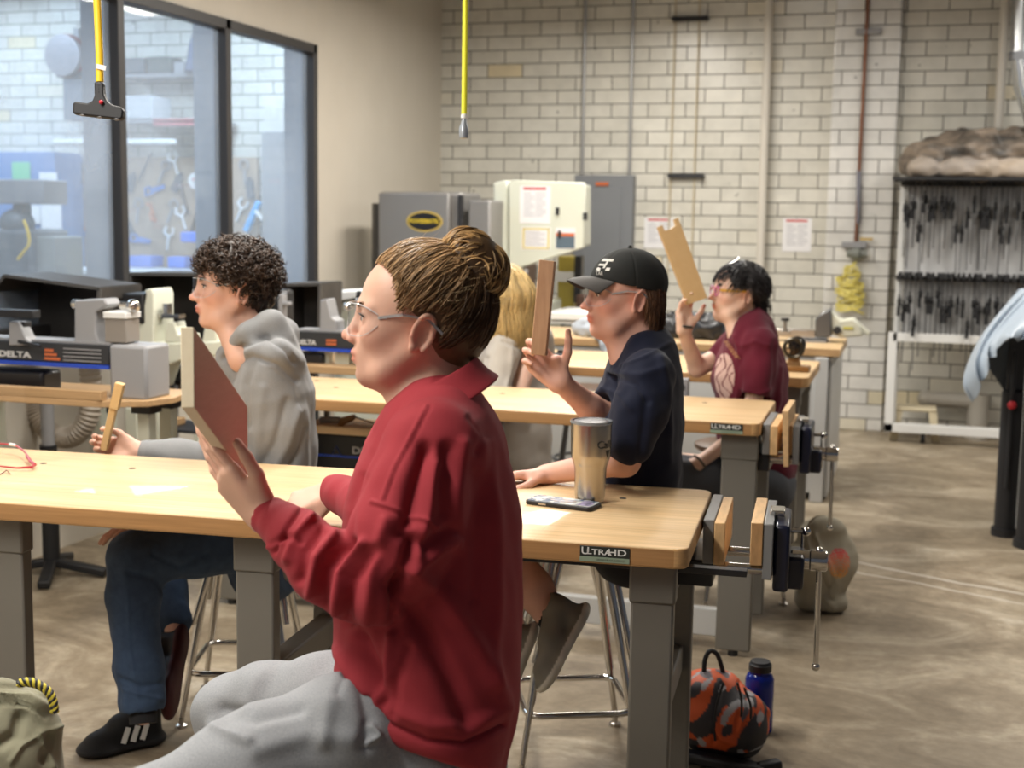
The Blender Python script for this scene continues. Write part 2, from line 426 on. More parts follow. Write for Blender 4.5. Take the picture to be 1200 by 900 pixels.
# ================================================================= the room
YW = 10.17; XL = -3.70
def brickmat(name, c1, c2, c3, mortar, rough):
    m = mat(name, c1, rough=rough, spec=.55); nt = m.node_tree; N = nt.nodes; L = nt.links; b = N['Principled BSDF']
    tc = N.new('ShaderNodeTexCoord'); sx = N.new('ShaderNodeSeparateXYZ'); L.new(tc.outputs['Object'], sx.inputs[0])
    ax = N.new('ShaderNodeMath'); ax.operation = 'ADD'; ax.inputs[1].default_value = .1734 + 2.858 * 8; L.new(sx.outputs[0], ax.inputs[0])
    az = N.new('ShaderNodeMath'); az.operation = 'ADD'; az.inputs[1].default_value = .0118; L.new(sx.outputs[2], az.inputs[0])
    cb = N.new('ShaderNodeCombineXYZ'); L.new(ax.outputs[0], cb.inputs[0]); L.new(az.outputs[0], cb.inputs[1])
    def brick(ca, cb_, bias):
        br = N.new('ShaderNodeTexBrick'); L.new(cb.outputs[0], br.inputs['Vector'])
        br.inputs['Scale'].default_value = 1; br.inputs['Brick Width'].default_value = .2858; br.inputs['Row Height'].default_value = .1048
        br.inputs['Mortar Size'].default_value = .0042; br.inputs['Mortar Smooth'].default_value = .25; br.inputs['Bias'].default_value = bias
        br.inputs['Color1'].default_value = (*ca, 1); br.inputs['Color2'].default_value = (*cb_, 1); br.inputs['Mortar'].default_value = (*mortar, 1)
        return br
    br = brick(c1, c2, 0.)
    # a few yellowed tiles: a second tint chosen per tile, kept only where it is strongest
    br2 = brick((0, 0, 0), (1, 1, 1), 0.); br2.inputs['Mortar'].default_value = (0, 0, 0, 1)
    wn = N.new('ShaderNodeTexWhiteNoise'); wn.noise_dimensions = '2D'
    sep = N.new('ShaderNodeSeparateXYZ')
    fx = N.new('ShaderNodeVectorMath'); fx.operation = 'MULTIPLY'; fx.inputs[1].default_value = (1 / .1429, 1 / .1048, 1); L.new(cb.outputs[0], fx.inputs[0])
    r = N.new('ShaderNodeValToRGB'); r.color_ramp.elements[0].position = .955; r.color_ramp.elements[1].position = .985; L.new(br2.outputs[0], r.inputs[0])
    mx = N.new('ShaderNodeMix'); mx.data_type = 'RGBA'; L.new(r.outputs[0], mx.inputs[0]); L.new(br.outputs[0], mx.inputs[6]); mx.inputs[7].default_value = (*c3, 1)
    t = N.new('ShaderNodeTexNoise'); t.inputs['Scale'].default_value = 9; t.inputs['Detail'].default_value = 5; L.new(tc.outputs['Object'], t.inputs[0])
    mr = N.new('ShaderNodeMapRange'); mr.inputs['From Min'].default_value = .3; mr.inputs['From Max'].default_value = .7; mr.inputs['To Min'].default_value = .9; mr.inputs['To Max'].default_value = 1.04; L.new(t.outputs[0], mr.inputs[0])
    # chips and drilled holes
    v = N.new('ShaderNodeTexNoise'); v.inputs['Scale'].default_value = 13; v.inputs['Detail'].default_value = 2; L.new(tc.outputs['Object'], v.inputs[0])
    vr = N.new('ShaderNodeMapRange'); vr.inputs['From Min'].default_value = .735; vr.inputs['From Max'].default_value = .76; vr.inputs['To Min'].default_value = 1; vr.inputs['To Max'].default_value = .45; L.new(v.outputs[0], vr.inputs[0])
    mm = N.new('ShaderNodeMath'); mm.operation = 'MULTIPLY'; L.new(mr.outputs[0], mm.inputs[0]); L.new(vr.outputs[0], mm.inputs[1])
    sc = N.new('ShaderNodeVectorMath'); sc.operation = 'SCALE'; L.new(mx.outputs[2], sc.inputs[0]); L.new(mm.outputs[0], sc.inputs['Scale']); L.new(sc.outputs[0], b.inputs['Base Color'])
    # roughness: glaze smooth, joints rough
    rr = N.new('ShaderNodeMapRange'); rr.inputs['To Min'].default_value = rough; rr.inputs['To Max'].default_value = .85; L.new(br.outputs['Fac'], rr.inputs[0]); L.new(rr.outputs[0], b.inputs['Roughness'])
    # bump: recessed joints + wavy glaze
    w = N.new('ShaderNodeTexNoise'); w.inputs['Scale'].default_value = 14; w.inputs['Detail'].default_value = 2; L.new(tc.outputs['Object'], w.inputs[0])
    ws = N.new('ShaderNodeMath'); ws.operation = 'MULTIPLY_ADD'; ws.inputs[1].default_value = .35; L.new(w.outputs[0], ws.inputs[0])
    inv = N.new('ShaderNodeMath'); inv.operation = 'SUBTRACT'; inv.inputs[0].default_value = 1.; L.new(br.outputs['Fac'], inv.inputs[1]); L.new(inv.outputs[0], ws.inputs[2])
    bp = N.new('ShaderNodeBump'); bp.inputs['Strength'].default_value = .35; bp.inputs['Distance'].default_value = .004; L.new(ws.outputs[0], bp.inputs['Height']); L.new(bp.outputs[0], b.inputs['Normal'])
    return m
M_TILE = brickmat('glazed cream wall tile', (.62, .60, .53), (.71, .69, .62), (.70, .61, .42), (.07, .06, .05), .28)
M_TILEW = brickmat('glazed white pier tile', (.70, .69, .66), (.78, .77, .74), (.72, .66, .50), (.08, .07, .06), .2)
M_PLASTER = mat('painted plaster', (.60, .55, .47), rough=.75, noise=(3, (.56, .51, .43), .3), bump=(40, .06))
M_FRAME = mat('dark bronze window frame', (.045, .042, .042), rough=.4, spec=.5)
def concretemat():
    m = mat('worn concrete floor', (.40, .35, .28), rough=.5, spec=.4); nt = m.node_tree; N = nt.nodes; L = nt.links; b = N['Principled BSDF']
    tc = N.new('ShaderNodeTexCoord')
    def noise(sc, det, st=(1, 1, 1), dist=0.):
        mp = N.new('ShaderNodeMapping'); mp.inputs['Scale'].default_value = st; mp.inputs['Rotation'].default_value = (0, 0, .3); L.new(tc.outputs['Object'], mp.inputs[0])
        t = N.new('ShaderNodeTexNoise'); t.inputs['Scale'].default_value = sc; t.inputs['Detail'].default_value = det; t.inputs['Roughness'].default_value = .65; t.inputs['Distortion'].default_value = dist; L.new(mp.outputs[0], t.inputs[0]); return t.outputs[0]
    r = N.new('ShaderNodeValToRGB'); e = r.color_ramp.elements
    e[0].position = .30; e[0].color = (.17, .13, .085, 1); e[1].position = .62; e[1].color = (.46, .39, .29, 1)
    x = r.color_ramp.elements.new(.5); x.color = (.31, .25, .175, 1); x = r.color_ramp.elements.new(.72); x.color = (.62, .57, .48, 1)
    L.new(noise(1.6, 8, (1, 1.6, 1), 1.2), r.inputs[0])
    r2 = N.new('ShaderNodeMapRange'); r2.inputs['From Min'].default_value = .3; r2.inputs['From Max'].default_value = .7; r2.inputs['To Min'].default_value = .82; r2.inputs['To Max'].default_value = 1.14; L.new(noise(22, 6), r2.inputs[0])
    sc = N.new('ShaderNodeVectorMath'); sc.operation = 'SCALE'; L.new(r.outputs[0], sc.inputs[0]); L.new(r2.outputs[0], sc.inputs['Scale'])
    # two pale saw lines worn into the slab
    sx = N.new('ShaderNodeSeparateXYZ'); L.new(tc.outputs['Object'], sx.inputs[0])
    last = sc.outputs[0]
    for c0, wd in ((5.99, .016), (5.83, .010)):
        a = N.new('ShaderNodeMath'); a.operation = 'MULTIPLY_ADD'; a.inputs[1].default_value = .435; L.new(sx.outputs[0], a.inputs[0]); L.new(sx.outputs[1], a.inputs[2])
        nz = N.new('ShaderNodeMath'); nz.operation = 'MULTIPLY_ADD'; nz.inputs[1].default_value = .10; L.new(noise(2.2, 3), nz.inputs[0]); L.new(a.outputs[0], nz.inputs[2])
        s = N.new('ShaderNodeMath'); s.operation = 'SUBTRACT'; s.inputs[1].default_value = c0 + .1; L.new(nz.outputs[0], s.inputs[0])
        ab = N.new('ShaderNodeMath'); ab.operation = 'ABSOLUTE'; L.new(s.outputs[0], ab.inputs[0])
        mr = N.new('ShaderNodeMapRange'); mr.inputs['From Min'].default_value = wd * .4; mr.inputs['From Max'].default_value = wd * 1.6; mr.inputs['To Min'].default_value = .75; mr.inputs['To Max'].default_value = 0; L.new(ab.outputs[0], mr.inputs[0])
        mx = N.new('ShaderNodeMix'); mx.data_type = 'RGBA'; L.new(mr.outputs[0], mx.inputs[0]); L.new(last, mx.inputs[6]); mx.inputs[7].default_value = (.62, .57, .49, 1); last = mx.outputs[2]
    L.new(last, b.inputs['Base Color'])
    rr = N.new('ShaderNodeMapRange'); rr.inputs['To Min'].default_value = .28; rr.inputs['To Max'].default_value = .62; L.new(noise(3, 5), rr.inputs[0]); L.new(rr.outputs[0], b.inputs['Roughness'])
    bp = N.new('ShaderNodeBump'); bp.inputs['Strength'].default_value = .15; bp.inputs['Distance'].default_value = .003; L.new(noise(14, 8), bp.inputs['Height']); L.new(bp.outputs[0], b.inputs['Normal'])
    return m
def struct(name, mb, mt, bevel=0.):
    o = mb.build(name, mt, bevel=bevel, smooth=False); o['kind'] = 'structure'; return o
struct('floor', MB().box((-10.5, -3, -.12), (4.6, 10.5, 0)), concretemat())
struct('wall_back', MB().box((-10.5, YW, 0), (4.6, YW + .3, 4.3)), M_TILE)
struct('ceiling', MB().box((-10.5, -3, 4.3), (4.6, 10.5, 4.42)), mat('ceiling paint', (.42, .40, .37), rough=.8))
struct('trim_1', MB().box((-.665, YW - .10, 0), (-.205, YW, 4.3)), M_TILEW, bevel=.012)
WY0, WY1, WZ0, WZ1 = 3.35, 7.84, .98, 2.585
w = MB(); T = .14
w.box((XL - T, -3, 0), (XL, WY0, 4.3)).box((XL - T, WY1, 0), (XL, YW, 4.3)).box((XL - T, WY0, 0), (XL, WY1, WZ0)).box((XL - T, WY0, WZ1), (XL, WY1, 4.3))
struct('wall_left', w, M_PLASTER)
fr = MB(); F = .055
ym = [WY0, 4.62, 5.67, 6.705, WY1]
fr.box((XL - .06, WY0, WZ1 - F), (XL + .02, WY1, WZ1)).box((XL - T - .01, WY0, WZ0), (XL + .03, WY1, WZ0 + F))
for i, y in enumerate(ym):
    a = y if i == 0 else (y - F if i == len(ym) - 1 else y - F / 2)
    fr.box((XL - .06, a, WZ0), (XL + .02, a + F, WZ1))
struct('window_1', fr, M_FRAME, bevel=.004)
jb = MB()
for i, y in enumerate(ym):
    a = y if i == 0 else (y - F if i == len(ym) - 1 else y - F / 2)
    jb.box((XL - T - .05, a + .004, WZ0), (XL - .062, a + F - .004, WZ1))
struct('trim_2', jb, mat('jamb with painted far light', (.30, .33, .38), rough=.5))  # frame side painted pale to stand for far-room light and reflection
def glassmat():
    m = bpy.data.materials.new('dusty window glass'); m.use_nodes = True; N = m.node_tree.nodes; L = m.node_tree.links; N.clear()
    o = N.new('ShaderNodeOutputMaterial'); t = N.new('ShaderNodeBsdfTransparent'); t.inputs[0].default_value = (.92, .95, .97, 1)
    d = N.new('ShaderNodeBsdfDiffuse'); d.inputs[0].default_value = (.62, .72, .86, 1); g = N.new('ShaderNodeBsdfGlossy'); g.inputs['Roughness'].default_value = .03
    tc = N.new('ShaderNodeTexCoord'); n = N.new('ShaderNodeTexNoise'); n.inputs['Scale'].default_value = 1.3; n.inputs['Detail'].default_value = 5; L.new(tc.outputs['Object'], n.inputs[0])
    mr = N.new('ShaderNodeMapRange'); mr.inputs['From Min'].default_value = .3; mr.inputs['From Max'].default_value = .7; mr.inputs['To Min'].default_value = .12; mr.inputs['To Max'].default_value = .32; L.new(n.outputs[0], mr.inputs[0])
    a = N.new('ShaderNodeMixShader'); L.new(mr.outputs[0], a.inputs[0]); L.new(t.outputs[0], a.inputs[1]); L.new(d.outputs[0], a.inputs[2])
    f = N.new('ShaderNodeFresnel'); f.inputs[0].default_value = 1.35; gm = N.new('ShaderNodeNewGeometry'); fm = N.new('ShaderNodeMath'); fm.operation = 'SUBTRACT'; fm.use_clamp = True; L.new(f.outputs[0], fm.inputs[0]); L.new(gm.outputs['Backfacing'], fm.inputs[1])
    b = N.new('ShaderNodeMixShader'); L.new(fm.outputs[0], b.inputs[0]); L.new(a.outputs[0], b.inputs[1]); L.new(g.outputs[0], b.inputs[2]); L.new(b.outputs[0], o.inputs[0])
    return m
M_GLASS = glassmat()
for i in range(4):
    struct('window_%d' % (i + 2), MB().box((XL - .035, ym[i] + F / 2, WZ0 + F - .005), (XL - .029, ym[i + 1] - F / 2 + .01, WZ1 - F + .005)), M_GLASS)

# ================================================================= workbenches
def rrect(x0, y0, x1, y1, r, n=6, corners=(1, 1, 1, 1)):
    P = []
    for (cx, cy, a0, on) in ((x1 - r, y0 + r, -PI / 2, corners[0]), (x1 - r, y1 - r, 0, corners[1]), (x0 + r, y1 - r, PI / 2, corners[2]), (x0 + r, y0 + r, PI, corners[3])):
        for i in range(n + 1):
            a = a0 + PI / 2 * i / n; P.append((cx + r * math.cos(a), cy + r * math.sin(a)))
    return P
def bench(corner, rz, length, depth, label, posts, name_plate=None, ztop=.85, th=.045, rail=None, stretcher=False, group=None, crossz=.43, plate_on=True):
    r = empty('workbench', (corner[0], corner[1], 0), rz, label, 'workbench', group)
    top = MB(); poly = rrect(-length, 0, 0, depth, .032)
    n = len(poly); vs = [(p[0], p[1], ztop - th) for p in poly] + [(p[0], p[1], ztop) for p in poly]
    top.m(0)._add(vs, [tuple(range(n, 2 * n))]); top.m(1)._add(vs, [tuple(range(n - 1, -1, -1))] + [(i, (i + 1) % n, n + (i + 1) % n, n + i) for i in range(n)])
    me_top = top.build('bench_top', [M_TOP, M_EDGE], r, bevel=0)
    bm = bmesh.new(); bm.from_mesh(me_top.data); bmesh.ops.remove_doubles(bm, verts=bm.verts, dist=1e-5); bm.to_mesh(me_top.data); bm.free()
    b = me_top.modifiers.new('b', 'BEVEL'); b.width = .005; b.segments = 3; b.limit_method = 'ANGLE'; b.angle_limit = math.radians(50)
    for (px0, px1) in posts:
        single = px0 < -1.65 and length > 2.5
        for k, (ya, yb) in enumerate(((.055, .10), (depth - .10, depth - .055))):
            if single and k: continue
            p = MB().box((px0, ya, .02), (px1, yb, ztop - th - .09)).box((px0 - .004, ya - .004, ztop - th - .095), (px1 + .004, yb + .004, ztop - th))
            leg = lpart(r, 'leg', p, M_POST, bevel=.006)
            f = MB().cyl(((px0 + px1) / 2, (ya + yb) / 2, 0), ((px0 + px1) / 2, (ya + yb) / 2, .022), .018, 12); f = f.build('foot', M_RUB, leg)
        if not single: lpart(r, 'crossbar', MB().box((px0 + .02, .10, crossz - .035), (px1 - .02, depth - .10, crossz + .035)), M_POST, bevel=.005)
        if not single: lpart(r, 'apron', MB().box((px0 + .01, .10, ztop - th - .07), (px1 - .01, depth - .10, ztop - th - .001)), M_POST, bevel=.004)
    if rail:
        lpart(r, 'rail', MB().box((rail[0], rail[2], ztop - th - .030), (rail[1], rail[2] + .03, ztop - th - .016)), M_BLACK, bevel=.002)
    if stretcher:
        lpart(r, 'stretcher', MB().box((-length + .2, depth / 2 - .2, .05), (posts[0][0], depth / 2 - .16, .15)), M_LGREY, bevel=.004)
    if name_plate:
        x, w_, h_ = name_plate; pl = lpart(r, 'name_plate', MB().box((x - w_ / 2, -.0022, ztop - th + .5 * th - h_ / 2), (x + w_ / 2, -.0002, ztop - th + .5 * th + h_ / 2)), mat('plate black', (.03, .035, .03), rough=.3), bevel=.0005)
        zc = ztop - th / 2
        pl2 = MB().box((x - w_ / 2, -.0030, zc - h_ / 2), (x + w_ / 2, -.0021, zc - h_ / 2 + h_ * .33)).build('name_plate_band', mat('plate green grey', (.27, .34, .25), rough=.4), pl)
        mt = mat('plate lettering', (.75, .75, .72), rough=.4)
        text('lettering', 'U', h_ * .66, frameM((x - w_ * .39, -.0027, zc + h_ * .17), (1, 0, 0), (0, 0, 1)), mt, pl, font_scale=(1.15, 1), offset=.0003)
        text('lettering', 'LTRA', h_ * .48, frameM((x - w_ * .115, -.0027, zc + h_ * .14), (1, 0, 0), (0, 0, 1)), mt, pl, font_scale=(1.40, 1), offset=.0003)
        text('lettering', 'HD', h_ * .58, frameM((x + w_ * .25, -.0027, zc + h_ * .165), (1, 0, 0), (0, 0, 1)), mt, pl, font_scale=(1.45, 1), offset=.0003)
        text('lettering', 'SEVILLE CLASSICS', h_ * .17, frameM((x + w_ * .12, -.0034, zc - h_ * .33), (1, 0, 0), (0, 0, 1)), mat('plate small print', (.16, .20, .15), rough=.5), pl, font_scale=(1.35, 1))
    return r
T1 = bench((-.437, 2.748), .070, 2.55, .648, 'nearest wood-topped workbench with grey steel posts, the steel tumbler standing on it',
           [(-.127, -.033), (-1.06, -.965), (-1.715, -1.62)], (-.178, .108, .034), rail=(-.95, .12, .09))
T2 = bench((-.492, 4.565), .0165, 2.25, .62, 'second wood-topped workbench, in front of the student in the maroon shirt',
           [(-.135, -.012), (-1.17, -1.075), (-2.1, -2.0)], (-.115, .112, .034), rail=(-.75, .14, .22), stretcher=True, group=None)
T3 = bench((-.443, 5.99), .0, 1.95, .74, 'third workbench from the camera, with a small flywheel model on its right end',
           [(-.13, -.04), (-1.85, -1.76)], None, ztop=.85)
r = empty('workbench', (-.385, 7.41, 0), 0, 'rear workbench by the brick wall, light grey cabinet under its thick wooden top', 'workbench')
top = MB().box((-2.1, 0, .805), (0, .70, .85)); n4 = top.build('bench_top', [M_TOP], r, bevel=.005)
lpart(r, 'cabinet', MB().box((-1.9, .02, .04), (-.06, .62, .80)), M_LGREY, bevel=.006)
lpart(r, 'side_panel', MB().box((-.058, .03, .02), (-.04, 1.05, .80)), M_LGREY, bevel=.003)
lpart(r, 'leg', MB().box((-.13, -.03, 0), (-.06, .02, .80)), M_LGREY, bevel=.004)

# dog holes and a groove on the front bench (part of the top's own surface)
for (px, py, tt, zz) in ((730, 584, T1, .85), (51, 543, T1, .85), (155, 549, T1, .85), (260, 555, T1, .85), (589, 554, T1, .85), (826, 472, T2, .85), (394, 454, T2, .85), (440, 453, T2, .85), (589, 461, T2, .85), (371, 446, T2, .85)):
    p = onz(px, py, zz); q = rel(tt) @ Vector(p)
    MB().cyl((q.x, q.y, zz - .0005), (q.x, q.y, zz + .0006), .0095, 16).build('bench_dog_hole', M_RUB, tt)

# ---- vises
def vise(tt, label, xoff, yoff, gap, board=None, zt=.85, name='bench_vise'):
    base = tt.matrix_basis @ Vector((xoff, yoff, zt - .05)) if False else (Matrix.Translation(tt.location) @ Euler(tt.rotation_euler).to_matrix().to_4x4()) @ Vector((xoff, yoff, zt - .15))
    v = empty(name, base, tt.rotation_euler[2], label, 'vise'); W_ = .30; z0, z1 = 0.035, .142
    lpart(v, 'fixed_jaw', MB().box((.004, 0, z0), (.030, W_, z1)), M_JAW, bevel=.003)
    lpart(v, 'jaw_face', MB().box((.031, -.012, z0 + .002), (.056, W_ - .01, z1 - .003)), M_BIRCH, bevel=.002, label='wooden jaw face')
    g = .057 + gap
    mv = lpart(v, 'jaw_face', MB().box((g, 0, z0 + .004), (g + .028, W_ - .01, z1)), M_BIRCH, bevel=.002, label='wooden face of the moving jaw')
    lpart(v, 'moving_jaw', MB().box((g + .029, .004, z0 - .03), (g + .052, W_ - .02, z1 - .002)), M_JAW, bevel=.003)
    cs = MB().box((g + .053, .03, z0 - .065), (g + .09, W_ - .06, z1 - .01)).box((g + .075, .08, z0 - .07), (g + .125, .20, z0 + .01)); lpart(v, 'casting', cs, M_NAVY, bevel=.008)
    lpart(v, 'dog', MB().box((g + .04, .10, z1 - .004), (g + .075, .16, z1 + .010)), M_CHROME, bevel=.002)
    lpart(v, 'body', MB().box((-.085, .03, -.03), (.028, W_ - .04, z0 - .001)).box((-.10, .10, -.065), (-.06, .16, -.03)), M_BLACK, bevel=.005)
    for y in (.055, .215):
        lpart(v, 'guide_rod', MB().cyl((-.05, y, .017), (g + .06, y, .017), .012, 16), M_CHROME)
    lpart(v, 'screw', MB().cyl((-.05, .135, -.010), (g + .10, .135, -.010), .008, 12), M_STEEL)
    hub = MB().lathe([(.019, 0), (.023, .004), (.023, .045), (.026, .048), (.026, .082), (.022, .088)], 24, (g + .092, .135, .028), 'X'); lpart(v, 'screw_hub', hub, M_CHROME)
    h = MB().cyl((g + .16, .135, .050), (g + .163, .125, -.235), .0065, 12).sphere((g + .16, .135, .052), .010).sphere((g + .163, .125, -.235), .0105)
    lpart(v, 'handle', h, M_CHROME)
    k = MB().cyl((g + .088, .19, .085), (g + .125, .19, .085), .006, 10).sphere((g + .127, .19, .085), .011).cyl((g + .118, .19, .095), (g + .118, .19, .03), .0035, 8); lpart(v, 'quick_release', k, M_CHROME)
    return v
V1 = vise(T1, 'open woodworking vise on the nearest bench, chrome handle hanging down', .0, .335, .058)
V2 = vise(T2, 'woodworking vise on the second bench, closed on an upright board', .0, .055, .020)
b = empty('wooden_board', tuple(ony(916, 500, 4.76)), 0, 'short upright wooden board clamped in the vise of the second bench', 'board')
MB().hexa([tuple(Vector(q)) for q in ((-.402, 4.68, .66), (-.385, 4.68, .66), (-.385, 4.88, .70), (-.402, 4.88, .70), (-.405, 4.60, .898), (-.380, 4.60, .898), (-.380, 4.88, .935), (-.405, 4.88, .935))])
bb = MB().hexa([(-.412, 4.60, .70), (-.394, 4.60, .70), (-.394, 4.84, .70), (-.412, 4.84, .70), (-.424, 4.60, .895), (-.402, 4.60, .895), (-.402, 4.86, .900), (-.424, 4.86, .900)]).build('wooden_board', M_PINE, bevel=.002)
bpy.data.objects.remove(b)
tag(bb, 'short upright wooden board clamped in the vise of the second bench', 'board')
ck = empty('vise', (-.78, 6.32, .85), 0, None, None); bpy.data.objects.remove(ck)

# ================================================================= stools
def make_stool(name, label, seat_z=.64, r=.165, mt=M_CHROME, seatmat=M_SEAT, rings=(.16,), spread=.235, square=True, group=None, double=True):
    s = empty(name, (0, 0, 0), 0, label, 'stool', group)
    lpart(s, 'seat', MB().lathe([(r - .01, seat_z - .03), (r, seat_z - .02), (r, seat_z - .006), (r - .012, seat_z), (0.02, seat_z - .004)], 40), seatmat)
    for i in range(4):
        a = PI / 4 + i * PI / 2; c, sn = math.cos(a), math.sin(a); t = r * .62
        top = (t * c, t * sn, seat_z - .03); bot = (spread * c, spread * sn, .03)
        mid = tuple(top[j] + (bot[j] - top[j]) * .72 for j in range(3))
        lg = MB().tube([top, mid, mid, bot], [.0125, .0125, .0095, .0095], 12)
        if double:
            o_ = .032; lg.tube([(top[0] - o_ * sn, top[1] + o_ * c, top[2]), (mid[0] - .010 * sn, mid[1] + .010 * c, mid[2] + .12)], .0095, 10)
        l = lpart(s, 'leg', lg, mt)
        MB().lathe([(.008, .03), (.009, .012), (.018, .008), (.018, 0)], 16, (spread * c, spread * sn, 0)).build('foot', M_STEEL, l)
    for zr in rings:
        f = (seat_z - .03 - zr) / (seat_z - .06); rr = (r * .62 + (spread - r * .62) * f)
        P = []
        if square:
            h = rr * math.cos(PI / 4) + .006; rad = .045
            for (cx, cy, a0) in ((h - rad, -h + rad, -PI / 2), (h - rad, h - rad, 0), (-h + rad, h - rad, PI / 2), (-h + rad, -h + rad, PI)):
                for i in range(6): a = a0 + PI / 2 * i / 5; P.append((cx + rad * math.cos(a), cy + rad * math.sin(a), zr))
        else:
            for i in range(36): a = 2 * PI * i / 36; P.append((rr * math.cos(a), rr * math.sin(a), zr))
        lpart(s, 'footrest', MB().tube(P, .0095, 10, closed=True), mt)
    return s
def put(o, x, y, rz=0, label=None, group=None, first=False):
    c = o if first else copy_tree(o); c.location = (x, y, 0); c.rotation_euler = (0, 0, rz)
    if label: c['label'] = label
    return c
st = make_stool('stool', 'chrome stool with grey sneakers hooked on its rung, under the nearest bench')
put(st, -.905, 3.635, .42, first=True)
put(st, -1.95, 3.62, .30, 'chrome stool of the student in the grey hoodie, legs beside the blue jeans')
put(st, -.84, 2.06, .2, 'stool at the bottom of the photo holding the student in the red sweatshirt')
put(st, -.68, 5.40, .5, 'chrome stool under the student in the maroon shirt')
low = make_stool('stool', 'low stool at the lower left corner carrying the khaki bag', seat_z=.505); low.location = (-1.62, 1.86, 0)
st2 = make_stool('stool', 'dark steel stool with a round foot ring behind the second bench, beyond the tumbler', mt=mat('dark grey stool steel', (.11, .11, .11), rough=.4), square=False, double=False, rings=(.25,), spread=.2)
p_ = ony(684, 520, 6.9); put(st2, p_[0] + .0, 6.9, .2, first=True)
put(st2, -1.72, 5.62, .1, 'dark steel stool under the blonde student in the pale hoodie')
# ================================================================= machines and clutter
def pr(mb, x0, y0, x1, y1, Y, dep):
    a = ony((x0 + x1) / 2, y1, Y)[2]; b = ony((x0 + x1) / 2, y0, Y)[2]; ym_ = (y0 + y1) / 2
    return mb.box((ony(x0, ym_, Y)[0], Y, a), (ony(x1, ym_, Y)[0], Y + dep, b))
def poly_y(mb, P, Y, dep): return mb.prism([(ony(a, b, Y)[0], ony(a, b, Y)[2]) for a, b in P], Y, Y + dep, 'Y')
def root_at(name, px, py, Y, label, cat, group=None, z=None):
    p = ony(px, py, Y); return empty(name, (p[0], Y, p[2] if z is None else z), 0, label, cat, group)
M_PLY = wood('plywood shelf', (.50, .31, .15), (.56, .36, .19), row=.3, width=3, rough=.5, coat=.1)
M_LETTER = mat('pale lettering', (.62, .62, .62), rough=.5)
M_DUST = mat('dusty black sheet metal', (.028, .026, .025), rough=.6, noise=(6, (.075, .066, .058), .3))
M_GREENISH = mat('grey green enamel', (.20, .21, .19), rough=.5)
M_ALU = mat('galvanised duct', (.62, .64, .66), rough=.25, metal=1, bump=(20, .15))

def delta_lathe(Y, x0, x1, xe, ytop, ybot, label, scale=1., wallx=None, txt=(0, 36)):
    r = root_at('wood_lathe', (x1 + xe) / 2, ybot, Y, label, 'lathe')
    xl = ony(x0, 400, Y)[0] if wallx is None else wallx; m = MB(); a = ony(x1, ybot, Y); b = ony(x1, ytop, Y); zs = ybot - (ybot - ytop) * .18; zb = ony(x1, zs, Y)[2]
    m.box((xl, Y, zb), (a[0], Y + .13, b[2])); bed = part(r, 'bed', m, mat('lathe bed black', (.03, .032, .037), rough=.4), bevel=.003)
    s = MB().box((xl, Y - .004, a[2]), (a[0], Y + .12, zb - .001)); sub(bed, 'stripe', s, M_BLUE, r, label='blue stripe')
    m = MB().box((xl, Y + .01, b[2] + .0005), (a[0], Y + .12, b[2] + .008)); sub(bed, 'bed_way', m, M_CAST, r)
    xc = ony(txt[0], 425, Y)[0]; xd = ony(txt[1], 425, Y)[0]; h = (b[2] - zb)
    t = text('lettering', 'DELTA', h * .42, frameM(((xc + xd) / 2, Y - .001, zb + h * .30), (1, 0, 0), (0, 0, 1)), M_LETTER, None, font_scale=((xd - xc) / (h * .42 * 3.0), 1), offset=.0012); t.data.transform(rel(r)); t.parent = bed
    return r, bed, b[2], a[0], xl
# --- nearest lathe, far left
Y = 4.2
L1, bed, zt, xr, xl = delta_lathe(Y, 0, 128, 172, 405, 433, 'grey and black wood lathe nearest the left edge, blue stripe and pale lettering', wallx=-3.62, txt=(-1, 36))
e = MB(); pr(e, 128, 405, 172, 469, Y - .01, .16); part(L1, 'headstock', e, M_CAST, bevel=.012)
t_ = MB(); poly_y(t_, [(80, 405), (87, 398), (87, 352), (122, 350), (126, 358), (112, 366), (112, 392), (118, 405)], Y + .02, .09); part(L1, 'tailstock', t_, M_CAST, bevel=.006)
q = MB(); zc = ony(90, 358, Y)[2]; q.cyl((ony(65, 0, Y)[0], Y + .065, zc), (ony(88, 0, Y)[0], Y + .065, zc), .011, 14).cyl((ony(65, 0, Y)[0] - .004, Y + .065, zc), (ony(65, 0, Y)[0] + .02, Y + .065, zc), .018, 14); part(L1, 'quill', q, M_CHROME); q = MB().cyl((ony(122, 0, Y)[0], Y + .065, zc), (ony(134, 0, Y)[0], Y + .065, zc), .016, 14).sphere((ony(136, 0, Y)[0], Y + .065, zc), .026); part(L1, 'handwheel', q, M_CHROME)
q = MB(); pr(q, -20, 363, 38, 372, Y - .03, .05); pr(q, 10, 377, 28, 405, Y + .01, .05); part(L1, 'tool_rest', q, M_BLKM, bevel=.004); q = MB(); poly_y(q, [(10, 405), (10, 377), (20, 377), (30, 396), (38, 405)], Y - .01, .06); part(L1, 'rest_base', q, M_CAST, bevel=.005)
q = MB(); q.bar(ony(22, 400, Y - .03), ony(47, 406, Y - .05), .012, .012); part(L1, 'lock_lever', q, M_BLKM)
q = MB(); pr(q, -60, 433, 50, 457, Y + .02, .12); part(L1, 'motor', q, M_BLACK, bevel=.012)
for k in range(3):
    q = MB(); pr(q, 52, 409 + k * 5, 62 + 4 * k, 412 + k * 5, Y - .004, .003); part(L1, 'warning_print', q, M_ORANGE)
for k in range(4):
    q = MB(); pr(q, 74, 409 + k * 4.5, 118, 410.2 + k * 4.5, Y - .004, .003); part(L1, 'scale_print', q, M_CAST)
